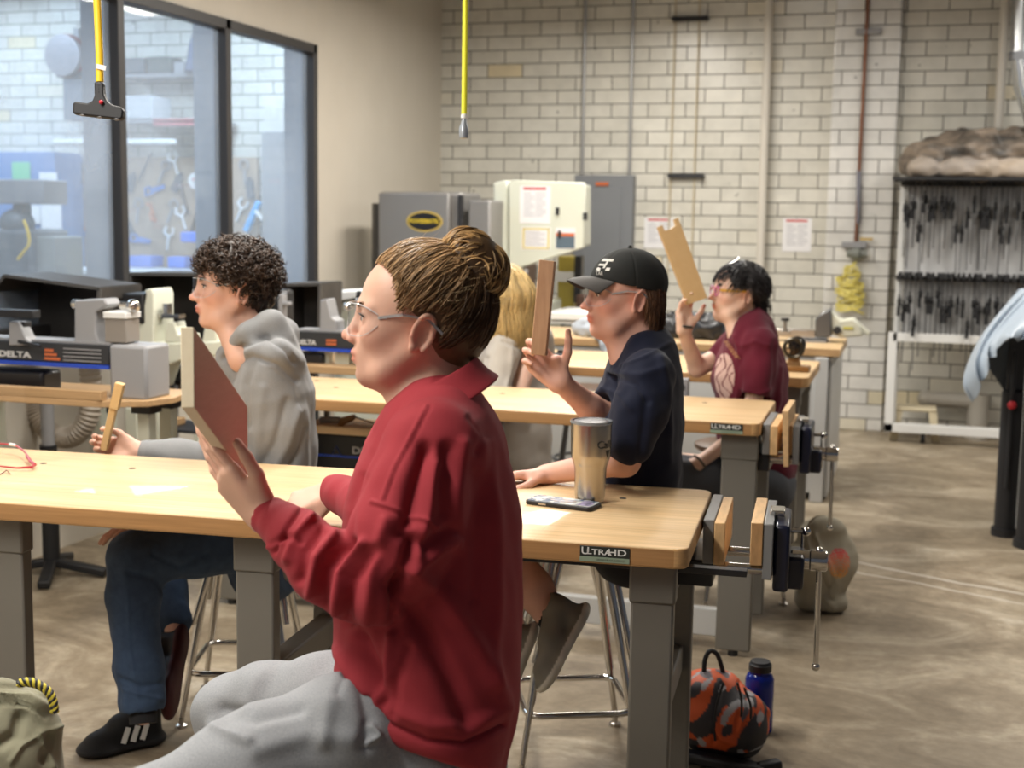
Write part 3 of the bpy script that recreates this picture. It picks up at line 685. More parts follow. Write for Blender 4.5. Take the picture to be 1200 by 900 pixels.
bx = root_at('project_box', 132, 402, Y + .02, 'small taupe box with a pale lid standing behind the nearest lathe tailstock', 'box'); part(bx, 'body', MB().box(*[tuple(v) for v in (np.array([ony(119, 388, Y)[0], Y + .02, zt + .009]), np.array([ony(144, 388, Y)[0], Y + .11, ony(128, 374, Y)[2]]))]), mat('taupe card', (.26, .23, .20)), bevel=.003)
part(bx, 'lid', MB().box((ony(118, 388, Y)[0], Y + .015, ony(128, 374, Y)[2] + .001), (ony(145, 388, Y)[0], Y + .115, ony(128, 366, Y)[2])), M_WHITE, bevel=.003)
# bench under it
B1 = empty('machine_stand', (-3.1, 4.3, 0), 0, 'plywood-topped stand carrying the nearest wood lathe', 'stand'); zsh = ony(100, 463, 4.12)[2] - .02
part(B1, 'shelf', MB().prism([(-3.66, 4.10), (-2.80, 4.10), (-2.64, 4.18), (-2.60, 4.30), (-2.64, 4.50), (-3.66, 4.50)], zsh - .02, zsh + .004, 'Z'), M_PLY, bevel=.003)
part(B1, 'batten', MB().box((-3.66, 4.10, zsh + .005), (-2.78, 4.14, zsh + .038)), M_PLY, bevel=.002)
for x, y in ((-3.5, 4.2), (-2.72, 4.30), (-3.5, 4.45), (-2.72, 4.45)):
    l = part(B1, 'leg', MB().bar((x, y, 0), (x, y, zsh - .02), .05, .05), M_CREAM, bevel=.004); sub(l, 'cap', MB().box((x - .04, y - .04, zsh - .06), (x + .04, y + .04, zsh - .0205)), M_BLKM, B1)
# --- second, cream lathe
Y = 4.9
L2 = root_at('wood_lathe', 200, 440, Y, 'cream wood lathe with a black pulley cover, beside the hooded student', 'lathe')
m = MB(); poly_y(m, [(143, 405), (143, 378), (166, 376), (171, 345), (169, 340), (177, 338), (180, 345), (180, 402), (184, 405)], Y, .16); part(L2, 'headstock', m, M_CREAM, bevel=.01)
m = MB(); pr(m, 143, 344, 168, 379, Y - .01, .15); part(L2, 'pulley_cover', m, M_BLKM, bevel=.008)
m = MB(); poly_y(m, [(143, 404), (300, 398), (300, 416), (225, 418), (196, 428), (186, 455), (170, 455), (143, 440)], Y + .02, .12); part(L2, 'bed', m, M_CREAM, bevel=.008)
m = MB(); pr(m, 172, 453, 187, 560, Y + .04, .08); pr(m, 147, 478, 163, 640, Y + .04, .08); part(L2, 'leg', m, M_CREAM, bevel=.01)
m = MB(); poly_y(m, [(193, 402), (195, 378), (204, 377), (208, 392), (222, 392), (222, 402)], Y + .03, .09); part(L2, 'tool_rest', m, M_CREAM, bevel=.006)
m = MB(); pr(m, 179, 368, 210, 373, Y + .03, .05); pr(m, 190, 356, 196, 370, Y + .04, .04); part(L2, 'spindle', m, M_CHROME)
m = MB(); poly_y(m, [(236, 402), (240, 378), (252, 375), (254, 402)], Y + .03, .09); part(L2, 'tailstock', m, M_CREAM, bevel=.006)
# --- open-fronted black dust hoods on the window side
def hood(P, Y, dep, label, frame=None):
    r = root_at('dust_hood', (P[0][0] + P[1][0]) / 2, P[0][1], Y + dep / 2, label, 'dust hood')
    q = [ony(a, b, Y) for a, b in P]; g = [p + np.array([0, dep, 0]) for p in q]; m = MB(); t = .012
    m.hexa([g[0], g[1], g[1] + [0, .01, 0], g[0] + [0, .01, 0], g[3], g[2], g[2] + [0, .01, 0], g[3] + [0, .01, 0]])
    for i, j in ((0, 1), (1, 2), (2, 3), (3, 0)):
        a, b = q[i], q[j]; c, d = g[j], g[i]; n = nrm(np.cross(b - a, d - a)) * .006; m._add([a - n, b - n, c - n, d - n, a + n, b + n, c + n, d + n], [(0, 1, 2, 3), (7, 6, 5, 4), (0, 4, 5, 1), (1, 5, 6, 2), (2, 6, 7, 3), (3, 7, 4, 0)])
    part(r, 'shell', m, M_DUST, smooth=False)
    f = MB()
    for i, j in ((0, 1), (1, 2), (2, 3), (3, 0)): f.bar(q[i], q[j], .014, .014)
    part(r, 'rim', f, frame or mat('worn hood rim', (.09, .085, .08), rough=.5)); part(r, 'stand', MB().box((g[0][0] + .1, Y + dep * .4, 0), (g[0][0] + .14, Y + dep * .4 + .04, q[0][2] - .01)), M_BLKM)
    return r
hood([(-60, 404), (112, 404), (117, 338), (6, 323)], 4.75, .30, 'black open dust hood behind the nearest lathe, below the window')
hood([(152, 400), (262, 400), (262, 322), (153, 321)], 5.35, .28, 'black open dust hood behind the curly-haired student')
hood([(329, 392), (374, 392), (375, 333), (329, 334)], 5.95, .25, 'small black dust hood right of the curly-haired student')
# --- third lathe, beyond the hooded student
Y = 5.45
L3, bed, zt3, xr3, xl3 = delta_lathe(Y, 345, 418, 440, 391, 413.5, 'grey and black wood lathe between the hooded student and the bun, small lettering', txt=(348, 370))
m = MB(); poly_y(m, [(374, 391), (375, 352), (383, 350), (388, 372), (394, 376), (395, 391)], Y + .02, .09); part(L3, 'tailstock', m, M_CAST, bevel=.006)
m = MB(); zc = ony(400, 360, Y)[2]; m.cyl((ony(399, 0, Y)[0], Y + .06, zc), (ony(425, 0, Y)[0], Y + .06, zc), .010, 12).sphere((ony(400, 0, Y)[0], Y + .06, zc), .020); part(L3, 'quill', m, M_CHROME)
m = MB(); pr(m, 415, 350, 450, 430, Y - .01, .16); part(L3, 'headstock', m, M_CAST, bevel=.01)
for k in range(2): m = MB(); pr(m, 382, 398 + 4 * k, 394, 400.5 + 4 * k, Y - .004, .003); part(L3, 'warning_print', m, M_ORANGE)
m = MB(); pr(m, 345, 414, 378, 428, Y + .02, .10); part(L3, 'motor', m, M_BLACK, bevel=.01)
m = MB(); pr(m, 300, 340, 329, 382, Y + .1, .15); part(L3, 'motor_housing', m, M_BLACK, bevel=.02); m = MB(); pr(m, 326, 345, 331, 382, Y + .06, .05); pr(m, 331, 354, 338, 358, Y + .06, .04); part(L3, 'faceplate', m, M_CAST, bevel=.003)
B3 = empty('machine_stand', (-2.3, 5.6, 0), 0, 'wood-topped stand carrying the lathe beyond the grey hoodie', 'stand'); z3 = ony(400, 430, 5.38)[2]
part(B3, 'shelf', MB().box((-2.95, 5.38, z3 - .035), (-1.95, 5.85, z3)), M_PLY, bevel=.003)
for x in (-2.85, -2.10):
    for y in (5.45, 5.80): part(B3, 'leg', MB().bar((x, y, 0), (x, y, z3 - .036), .05, .05), M_CREAM, bevel=.003)
m = MB(); pr(m, 378, 413.6, 386, 427, Y + .05, .04); pr(m, 392, 413.6, 409, 427, Y + .04, .05); part(L3, 'foot', m, M_CREAM)
# black tool chest with the same lettering on the shelf below the second bench
Y = 5.0
CH = root_at('tool_chest', 420, 600, Y, 'black chest with blue stripe and pale letters below the second bench', 'tool chest', z=.15)
ct, cb = ony(420, 511, Y)[2], .15; xa, xb = ony(352, 530, Y)[0], ony(480, 530, Y)[0]
part(CH, 'body', MB().box((xa, Y, cb), (xb, Y + .10, ct)), M_BLACK, bevel=.006); zs_ = ony(420, 535, Y)[2]
part(CH, 'stripe', MB().box((xa + .01, Y - .004, zs_ - .008), (xb - .01, Y - .0005, zs_)), M_BLUE)
hh = .032; t = text('lettering', 'DELTA', hh * 1.25, frameM((ony(428, 529, Y)[0] + .022, Y - .002, ony(428, 529, Y)[2]), (1, 0, 0), (0, 0, 1)), M_LETTER, None, font_scale=(1.35, 1), offset=.0012); t.data.transform(rel(CH)); t.parent = CH
tr_ = MB(); a = ony(389, 533, Y); b = ony(394.5, 523, Y); c = ony(400, 533, Y); tr_.tube([a - [0, .002, 0], b - [0, .002, 0], c - [0, .002, 0]], .004, 6, closed=True); part(CH, 'emblem', tr_, mat('blue emblem', (.10, .16, .55)))
TR = root_at('tool_tray', 420, 507, 4.86, 'shallow wooden tray of hand tools hung below the second bench', 'tray')
zt_ = ony(420, 507, 4.86)[2]; xa, xb = ony(350, 500, 4.86)[0], ony(500, 500, 4.86)[0]
part(TR, 'base', MB().box((xa, 4.80, zt_), (xb, 5.12, zt_ + .012)), M_PLY); part(TR, 'rim', MB().box((xa, 4.785, zt_), (xb, 4.80, zt_ + .032)), M_TOP, bevel=.002)
part(TR, 'hanger', MB().box((xa, 5.10, zt_ + .012), (xa + .02, 5.12, .804)).box((xb - .02, 5.10, zt_ + .012), (xb, 5.12, .804)), M_POST)
g = root_at('tool_in_tray', 408, 494, 4.9, 'hand drill with a wooden pistol grip in the tray below the second bench', 'hand tool')
p = lambda a, b, dy=0: ony(a, b, 4.88 + dy)
part(g, 'grip', MB().tube([p(398, 500), p(402, 493), p(412, 490), p(416, 488)], [.012, .016, .013, .010], 10), mat('worn handle', (.36, .22, .10), rough=.5)); part(g, 'body', MB().tube([p(376, 492), p(398, 492)], .014, 10), M_CAST); part(g, 'rod', MB().tube([p(416, 489), p(445, 498)], .004, 8), M_STEEL)

# --- corrugated dust hose
hz = [(104, 428), (107, 450), (106, 480), (98, 500), (84, 512), (68, 512), (54, 502), (43, 486), (38, 468), (38, 440)]
P = []; Yh = 4.95
ctrl = [ony(a, b, Yh) for a, b in hz]
from mathutils.geometry import interpolate_bezier
def smoothpts(C, n=14):
    out = []
    for i in range(len(C) - 1):
        p0, p1, p2, p3 = C[max(i - 1, 0)], C[i], C[i + 1], C[min(i + 2, len(C) - 1)]
        for k in range(n):
            t = k / n; out.append(.5 * ((2 * p1) + (p2 - p0) * t + (2 * p0 - 5 * p1 + 4 * p2 - p3) * t * t + (3 * p1 - p0 - 3 * p2 + p3) * t ** 3))
    out.append(C[-1]); return out
sp = smoothpts([np.array(c) for c in ctrl], 22)
ho = MB().tube(sp, [.044 + .0045 * math.sin(i * 1.25) for i in range(len(sp))], 20).build('dust_hose', mat('beige hose', (.42, .36, .29), rough=.4), origin=tuple(sp[0]))
tag(ho, 'beige corrugated dust hose looping under the nearest lathe', 'hose')
PS = empty('floor_stand', (-3.46, 4.72, 0), 0, 'grey and black floor stand with splayed feet, left of the blue jeans', 'stand')
part(PS, 'pole', MB().cyl((-3.46, 4.72, .42), (-3.46, 4.72, zsh - .03), .028, 16), M_CAST); part(PS, 'sleeve', MB().cyl((-3.46, 4.72, .05), (-3.46, 4.72, .56), .036, 16).cyl((-3.46, 4.72, .5), (-3.46, 4.66, .5), .014, 8), M_BLKM)
for a in (.2, 1.9, 3.5, 5.2):
    part(PS, 'foot', MB().bar((-3.46, 4.72, .06), (-3.46 + .24 * math.cos(a), 4.72 + .24 * math.sin(a), .02), .05, .035), M_BLKM, bevel=.008)
# side stand with cream frame and black shelf
SS = root_at('machine_stand', 200, 560, 4.98, 'low cream stand with a black shelf, seen behind the thin stick', 'stand', z=0)
zb = ony(195, 503, 4.98)[2]; xa, xb = ony(160, 500, 4.98)[0], ony(232, 500, 4.98)[0]
part(SS, 'shelf', MB().box((xa, 4.98, zb - .012), (xb, 5.24, zb)), M_BLKM); fr_ = MB()
for x in (xa + .01, xb - .02):
    for y in (4.98, 5.22): fr_.box((x, y, 0), (x + .02, y + .02, zb - .013))
fr_.box((xa + .01, 4.98, zb - .15), (xb, 5.0, zb - .13)); part(SS, 'frame', fr_, M_CREAM)
wb = root_at('wood_block', 192, 500, 5.05, 'small brown wood block lying on the low black shelf', 'wood block'); part(wb, 'block', MB().box((ony(179, 495, 5.05)[0], 5.05, zb + .001), (ony(205, 495, 5.05)[0], 5.14, ony(190, 491, 5.05)[2])), M_PLY, bevel=.003)
dz = root_at('shop_vacuum_head', 195, 430, 5.75, 'black dust collector body with a taupe drum behind the cream lathe', 'dust collector'); m = MB(); pr(m, 186, 428, 262, 450, 5.75, .2); part(dz, 'top', m, M_BLACK, bevel=.02); m = MB(); pr(m, 188, 450, 250, 476, 5.76, .18); part(dz, 'drum', m, mat('taupe drum', (.24, .19, .16)), bevel=.03); m = MB(); pr(m, 197, 452, 206, 560, 5.72, .03); m.box((ony(200, 0, 5.74)[0] - .1, 5.72, 0), (ony(200, 0, 5.74)[0] + .1, 5.9, .02)); part(dz, 'post', m, M_CAST)
o_ = onx(119, 490, XL); ob = empty('wall_outlet', (XL, o_[1], o_[2]), 0, 'cream wall outlet box under the window, left of the thin stick', 'outlet')
part(ob, 'box', MB().box((XL, o_[1] - .07, o_[2] - .10), (XL + .04, o_[1] + .07, o_[2] + .10)), M_CREAM, bevel=.004)
for dz_ in (-.045, .045): part(ob, 'socket', MB().cyl((XL + .04, o_[1], o_[2] + dz_), (XL + .043, o_[1], o_[2] + dz_), .022, 14), M_BLKM)
# --- cream machine just left of the bun
CM = root_at('planer', 410, 395, 6.5, 'cream woodworking machine with a white table, left of the red-sweatshirt student’s face', 'machine', z=0)
CM['label'] = 'cream woodworking machine with a white table, behind the face of the student in red'
m = MB(); pr(m, 385, 352, 450, 398, 6.5, .35); part(CM, 'body', m, M_CREAM, bevel=.02); m = MB(); poly_y(m, [(374, 350), (374, 343), (440, 340), (440, 346), (400, 352)], 6.42, .4); part(CM, 'table', m, M_WHITE, bevel=.004)
part(CM, 'base', MB().box((ony(388, 0, 6.5)[0], 6.52, 0), (ony(448, 0, 6.5)[0], 6.82, ony(400, 399, 6.5)[2])), M_CREAM, bevel=.01); m = MB(); pr(m, 417, 341, 422, 358, 6.4, .03); part(CM, 'knob', m, M_BLKM, bevel=.005)

# --- big grey machine with the oval badge
Y = 8.2
PM = empty('bandsaw', (-3.1, 8.4, 0), 0, 'grey steel bandsaw with an oval badge, standing in the wall corner', 'bandsaw')
M_PMG = mat('machine grey', (.27, .26, .25), rough=.35, metal=.35)
x0, x1, z0, z1 = ony(443, 260, Y)[0], ony(526, 260, Y)[0], ony(485, 330, Y)[2], ony(485, 226, Y)[2]
part(PM, 'upper_door', MB().box((x0, Y, z0), (x1, Y + .05, z1)), M_PMG, bevel=.012)
part(PM, 'upper_housing', MB().box((x0 - .01, Y + .052, z0), (ony(538, 260, Y)[0], Y + .45, z1 + .008)), M_PMG, bevel=.02)
part(PM, 'column', MB().box((ony(545, 260, Y)[0], Y + .05, 0), (ony(572, 260, Y)[0], Y + .45, ony(560, 234, Y)[2])), M_PMG, bevel=.015)
part(PM, 'hinge', MB().cyl((ony(541, 0, Y)[0], Y + .02, z1 - .22), (ony(541, 0, Y)[0], Y + .02, z1 - .01), .018, 12), M_BLKM)
part(PM, 'lower_housing', MB().box((x0, Y, .08), (x1, Y + .45, ony(485, 420, Y)[2])), M_PMG, bevel=.02); part(PM, 'table', MB().box((x0 - .05, Y - .25, ony(485, 392, Y)[2]), (x1 + .05, Y + .4, ony(485, 385, Y)[2])), M_STEEL, bevel=.004); part(PM, 'frame', MB().box((x0 + .02, Y + .2, ony(485, 420, Y)[2]), (x0 + .14, Y + .4, z0)), M_PMG)
part(PM, 'motor', MB().cyl((ony(435, 0, Y)[0], Y + .15, ony(435, 330, Y)[2]), (ony(435, 0, Y)[0], Y + .15, ony(435, 238, Y)[2]), .052, 20), mat('dark grey cylinder', (.08, .075, .07), rough=.4))
bc = ony(497.5, 259.5, Y - .001); bw = .118
def oval(a, b, y, n=32): return MB().prism([(bc[0] + a * math.cos(2 * PI * i / n), bc[2] + b * math.sin(2 * PI * i / n)) for i in range(n)], y, y + .002, 'Y')
bdg = part(PM, 'badge', oval(.126, .068, Y - .003), mat('badge gold', (.62, .44, .10), rough=.4)); sub(bdg, 'badge_field', oval(.112, .056, Y - .0055), M_BLACK, PM)
t = text('lettering', 'POWERMATIC', .040, frameM((bc[0], Y - .0075, bc[2]), (1, 0, 0), (0, 0, 1)), mat('badge yellow', (.75, .55, .04)), None, font_scale=(.80, 1), offset=.0012); t.data.transform(rel(PM)); t.parent = bdg
# --- cream bandsaw with papers on its door
Y = 8.5
BS = empty('bandsaw', (-2.45, 8.7, 0), 0, 'tall cream bandsaw with papers taped to its upper door', 'bandsaw')
M_BSC = mat('pale cream enamel', (.66, .68, .58), rough=.28)
m = MB(); poly_y(m, [(596, 318), (596, 214), (600, 211), (684, 214), (686, 220), (684, 290)], Y, .05); part(BS, 'upper_door', m, M_BSC, bevel=.008)
m = MB(); poly_y(m, [(577, 300), (578, 214), (592, 211), (595, 214), (595, 318), (592, 430), (577, 430)], Y + .02, .40); part(BS, 'column', m, M_BSC, bevel=.02)
m = MB(); poly_y(m, [(596, 314), (596, 214), (680, 216), (680, 288)], Y + .052, .30); part(BS, 'upper_housing', m, M_BSC, bevel=.01)
m = MB(); pr(m, 596, 352, 642, 420, Y, .35); part(BS, 'lower_housing', m, M_BSC, bevel=.015); part(BS, 'base', MB().box((ony(577, 0, Y)[0], Y, 0), (ony(650, 0, Y)[0], Y + .4, .55)), M_BSC, bevel=.01)
m = MB(); pr(m, 640, 367, 697, 375, Y - .3, .55); pr(m, 645, 376, 690, 380, Y - .28, .5); part(BS, 'table', m, M_WHITE, bevel=.003)
m = MB(); pr(m, 636, 312, 638, 366, Y + .05, .01); part(BS, 'blade', m, M_STEEL)
for (a, b, c, d, nm) in ((654, 270, 655, 298, 'latch'), (683, 249, 686, 262, 'latch')):
    m = MB(); pr(m, a, b, c + 2, d if nm != 'latch' else b + 9, Y - .012, .012); part(BS, nm, m, M_BLKM, bevel=.002)
part(BS, 'latch', pr(MB(), 651, 243, 655, 252, Y - .012, .012), M_BLKM)
def notice(rt, x0, y0, x1, y1, Y, name='notice', header=True, cols=2, border=None, mt=None, head_mt=None, label=None, top=False):
    m = pr(MB(), x0, y0, x1, y1, Y - .002, .0012); pg = part(rt, name, m, mt or M_PAPER) if rt is not None else m.build(name, mt or M_PAPER)
    def s_(nm, a, b, c, d, mtt, k=1):
        q = pr(MB(), a, b, c, d, Y - .002 - .0007 * k, .0006); o = q.build(nm, mtt)
        if rt is not None: o.data.transform(rel(rt))
        o.parent = pg
    w = x1 - x0; h = y1 - y0
    if border: s_('border', x0 + w * .04, y0 + h * .05, x1 - w * .04, y0 + h * .12, border); s_('border', x0 + w * .04, y1 - h * .12, x1 - w * .04, y1 - h * .05, border); s_('border', x0 + w * .04, y0 + h * .05, x0 + w * .10, y1 - h * .05, border); s_('border', x1 - w * .10, y0 + h * .05, x1 - w * .04, y1 - h * .05, border)
    if header: s_('header', x0 + w * .12, y0 + h * .04, x1 - w * .14, y0 + h * .10, head_mt or M_RED)
    n = 9
    for c in range(cols):
        for i in range(n):
            a = x0 + w * (.13 + c * .76 / cols); s_('print_line', a, y0 + h * (.18 + i * .075), a + w * .70 / cols * (1 if (i * 7 + c) % 3 else .7), y0 + h * (.18 + i * .075 + .03), M_GREYPRINT)
    if label and rt is not None: pg['label'] = label
    return pg
notice(BS, 609, 218, 645, 262, Y, 'safety_notice')
notice(BS, 611, 266, 645, 293, Y, 'yellow_bordered_card', header=False, cols=1, border=mat('card yellow', (.70, .58, .16)))
lb = notice(BS, 651, 267, 674, 292, Y, 'warning_label', header=False, cols=0); 
for nm, a, b, mt_ in (('label_band', 273, 277, M_ORANGE), ('label_field', 277, 291, mat('label slate', (.10, .14, .18)))):
    q = pr(MB(), 651.5, a, 673.5, b, Y - .004, .0012).build(nm, mt_); q.data.transform(rel(BS)); q.parent = lb
# things seen through and below the bandsaw
pgb = root_at('notice_board', 614, 350, 9.9, 'brown board with a tilted white sheet, left of the narrow upright board', 'board'); m = pr(MB(), 601, 305, 627, 352, 9.9, .03); part(pgb, 'panel', m, mat('brown board', (.17, .12, .09))); m = MB(); poly_y(m, [(603, 335), (606, 312), (619, 316), (614, 341)], 9.88, .002); part(pgb, 'sheet', m, M_PAPER); part(pgb, 'post', MB().box((ony(612, 0, 9.94)[0], 9.93, 0), (ony(616, 0, 9.94)[0], 9.96, ony(614, 351, 9.9)[2])), M_BLKM)
yp = root_at('drill_press', 663, 430, 9.05, 'mustard yellow machine column with a white card, between narrow board and black cap', 'machine', z=0)
m = MB(); pr(m, 653, 300, 672, 365, 9.05, .12); part(yp, 'column', m, mat('mustard enamel', (.42, .33, .06), rough=.45), bevel=.01); m = pr(MB(), 650, 318, 673, 330, 9.04, .002); part(yp, 'card', m, M_PAPER); m = pr(MB(), 673, 300, 681, 355, 9.0, .08); part(yp, 'post', m, M_BLACK); part(yp, 'base', MB().box((ony(645, 0, 9.05)[0], 8.95, 0), (ony(690, 0, 9.05)[0], 9.35, ony(660, 366, 9.05)[2])), M_GREENISH, bevel=.02); m = pr(MB(), 674, 345, 690, 362, 8.95, .1); part(yp, 'head', m, mat('rusty brown casting', (.10, .05, .035)), bevel=.02)
lc = root_at('cabinet', 650, 523, 9.45, 'pale cabinet with a dark red plinth, seen under the benches behind the tumbler', 'cabinet', z=0)
xa, xb = ony(600, 510, 9.45)[0], ony(720, 510, 9.45)[0]; part(lc, 'body', MB().box((xa, 9.45, .12), (xb, 9.95, .75)), mat('pale green grey cabinet', (.52, .55, .48), rough=.4), bevel=.005); part(lc, 'plinth', MB().box((xa, 9.44, .0), (xb, 9.95, .118)), mat('dark red plinth', (.16, .015, .02), rough=.5)); part(lc, 'worktop', MB().box((xa - .02, 9.42, .752), (xb + .02, 9.97, .785)), M_WHITE, bevel=.003)

# --- grey electrical panel and pipes on the brick wall
Y = YW
EP = root_at('electrical_panel', 707, 300, Y, 'grey electrical panel on the brick wall, small red label near its top', 'electrical panel')
a, b = ony(673, 205, 10.05), ony(742, 205, 10.05); zb_ = ony(707, 330, 10.05)[2]
part(EP, 'box', MB().box((a[0], 10.06, zb_), (b[0], YW, a[2])), mat('panel grey', (.19, .20, .215), rough=.45), bevel=.005)
part(EP, 'door', MB().box((a[0] + .07, 10.048, zb_ + .03), (b[0] - .09, 10.059, a[2] - .09)), mat('panel grey', (0, 0, 0)), bevel=.003); m = MB(); pr(m, 698, 213.5, 713, 217.5, 10.045, .002); part(EP, 'label_strip', m, M_ORANGE); part(EP, 'handle', pr(MB(), 682, 275, 685, 288, 10.03, .02), M_BLKM)
def pipe(name, pts, r, mt, label, cat='pipe', n=12):
    o = MB().tube(pts, r, n).build(name, mt, origin=tuple(pts[0])); return tag(o, label, cat)
for px_, pb in ((685.5, 681), (741.5, 736.5)):
    t0 = ony(px_, 0, 10.12); b0 = ony(pb, 204, 10.10); pipe('conduit', [np.array([t0[0], 10.13, 3.6]), np.array([b0[0], 10.13, b0[2] + .002])], .013, mat('galvanised conduit', (.38, .38, .38), rough=.35, metal=.7), 'thin grey conduit rising from the electrical panel, %s one of the pair' % ('left' if px_ < 700 else 'right'), 'conduit')
t0 = ony(900.5, 0, 10.06); b0 = ony(890, 330, 10.06); pipe('wall_pipe', [np.array([t0[0] + .003, 10.08, 4.29]), np.array([b0[0], 10.08, .01])], .032, mat('cream pipe paint', (.66, .62, .55), rough=.5), 'thick cream vertical pipe on the brick wall, left of the white pier', n=20)
t0 = ony(1178, 0, 10.06); b0 = ony(1170, 155, 10.06); pipe('wall_pipe', [np.array([t0[0] + .003, 10.08, 4.29]), np.array([b0[0] - .002, 10.08, 2.2])], .032, MATS['cream pipe paint'], 'cream vertical pipe above the clamp rack, beside the silver duct', n=20)
for k, (pa, pb, yb) in enumerate(((792, 784, 300), (820, 812, 300))):
    t0 = ony(pa, 0, 10.14); b0 = ony(pb, yb, 10.14); pipe('pull_cord', [np.array([t0[0], 10.15, 3.6]), np.array([b0[0] - .01, 10.15, 1.0])], .006, mat('cream cord', (.55, .47, .32), rough=.7), '%s of the two thin cream cords running down the brick wall' % ('left' if k == 0 else 'right'), 'cord', 8)
for (cx, cy) in ((808, 21), (803, 206)):
    p = ony(cx, cy, 10.1); m = MB().box((p[0] - .11, 10.12, p[2] - .018), (p[0] + .11, 10.145, p[2] + .018)); m.cyl((p[0] - .12, 10.10, p[2]), (p[0] - .12, 10.17, p[2]), .018, 10).cyl((p[0] + .12, 10.10, p[2]), (p[0] + .12, 10.17, p[2]), .018, 10)
    o = m.build('wall_bracket', M_BLKM, origin=(p[0], 10.13, p[2])); tag(o, '%s black bracket across the two cream cords' % ('upper' if cy < 100 else 'lower'), 'bracket')
# copper air line, valve, yellow coiled hose
yp_ = YW - .13
AL = empty('air_line', (ony(1003, 280, yp_)[0], yp_, 0), 0, 'brown copper air line running down the white pier to a valve', 'pipe')
pt_ = [ony(1017, 0, yp_), ony(1005, 240, yp_), ony(1003, 283, yp_)]; pt_[0] = pt_[0] + np.array([.004, 0, .6])
part(AL, 'pipe', MB().tube(pt_, .013, 12), mat('aged copper', (.22, .10, .06), rough=.4, metal=.6)); part(AL, 'sleeve', MB().tube([ony(1006.5, 200, yp_), ony(1005.5, 262, yp_)], .016, 12), mat('blue grey sleeve', (.20, .20, .24)))
for yy, dd in ((37, 1), (287, 1)):
    p = ony(1018 if yy < 100 else 1001, yy, yp_); part(AL, 'clamp', MB().box((p[0] - .09, yp_ - .01, p[2] - .022), (p[0] + .09, yp_ + .02, p[2] + .022)), M_CAST, bevel=.006); 
p = ony(1004, 297, yp_ - .03); part(AL, 'valve', MB().cyl((p[0] - .07, p[1], p[2]), (p[0] + .07, p[1], p[2]), .028, 12).sphere(p, .045), M_GREENISH); p = ony(1013, 280, yp_); part(AL, 'valve_handle', MB().box((p[0] - .03, p[1] - .02, p[2] - .008), (p[0] + .06, p[1] - .01, p[2] + .008)), mat('brass yellow', (.55, .36, .05)))
S = []; c0 = ony(996, 338, yp_ - .06)
for i in range(26):
    a = np.linspace(0, 2 * PI, 24, endpoint=False); f_ = i / 25; zc = .145 - .30 * f_; rx = .035 + .060 * math.sin(min(1, f_ * 1.15) * 2.1) ; 
    S.append(np.stack([c0[0] + rx * np.cos(a) + rng.normal() * .012, c0[1] + .045 * np.sin(a), c0[2] + zc + .035 * np.sin(a + rng.normal()) + rng.normal() * .01], 1))
m = MB()
for s_ in S: m.tube(list(s_), .0055, 6, closed=True)
o = m.build('coiled_air_hose', mat('yellow air hose', (.72, .62, .16), rough=.35), origin=tuple(c0)); tag(o, 'bunch of yellow coiled air hose hanging on the white pier', 'hose')
def sheet_notice(x0, y0, x1, y1, label):
    r = root_at('notice', (x0 + x1) / 2, y1, YW - .004, label, 'notice'); notice(r, x0, y0, x1, y1, YW - .004, 'page'); return r
sheet_notice(755, 255, 789, 291, 'printed notice with a red heading on the brick wall, above the black cap')
sheet_notice(917, 256, 951, 295, 'printed notice with a red heading, between the cream pipe and the copper line')

# --- ducts at the top right
DU = empty('metal_duct', (ony(1195, 80, 9.5)[0], 9.5, 0), 0, 'silver metal duct at the top right corner', 'duct')
d0, d1, d2, d3 = ony(1204, -60, 9.5), ony(1199, 65, 9.5), ony(1203, 100, 9.5), ony(1222, 160, 9.5)
part(DU, 'upper_duct', MB().tube([d0, d1], .085, 24), M_ALU); part(DU, 'elbow', MB().tube([d1 - [0, 0, .012], d2, d3], .082, 24), M_ALU); part(DU, 'band', MB().tube([ony(1199.5, 61, 9.5), ony(1199, 71, 9.5)], .092, 24), mat('duct band', (.25, .26, .28), rough=.4, metal=.6))

# ================================================================= clamp rack
Y = 9.62; CX0, CX1 = -.15, .82
RK = empty('clamp_rack', (.3, 9.7, 0), 0, 'white wheeled rack hung with two rows of black bar clamps', 'rack')
zt1, zt2, zbd = ony(1130, 213, Y)[2], ony(1130, 325, Y)[2], ony(1100, 400, Y)[2]
part(RK, 'panel', MB().box((CX0 + .05, Y + .10, zbd + .02), (CX1, Y + .115, zt1 + .02)), mat('rack white panel', (.70, .70, .70), rough=.35))
for x in (CX0, CX1): part(RK, 'post', MB().box((x, Y + .07, .07), (x + .045, Y + .15, zt1 + .03)), M_WHITE, bevel=.003)
for z, nm in ((.075, 'bottom_rail'), (zbd - .01, 'middle_rail')): part(RK, nm, MB().box((CX0 - .03 * (nm == 'bottom_rail'), Y - .02, z), (CX1 + .045, Y + .06, z + .06)), M_WHITE, bevel=.003)
part(RK, 'post', MB().box((CX0 - .03, Y - .02, .076), (CX0 + .03, Y + .04, zbd + .05)), M_WHITE, bevel=.003)
for z in (zt1, zt2): part(RK, 'clamp_rail', MB().box((CX0, Y + .02, z - .03), (CX1 + .04, Y + .095, z)), M_BLKM, bevel=.002)
for x in (CX0 + .22, CX1 - .1):
    c = part(RK, 'caster', MB().cyl((x, Y + .03, .042), (x + .03, Y + .03, .042), .040, 18), M_RUB); sub(c, 'caster_fork', MB().box((x - .006, Y + .01, .03), (x, Y + .05, .072)).box((x + .031, Y + .01, .03), (x + .037, Y + .05, .072)), M_STEEL, RK)
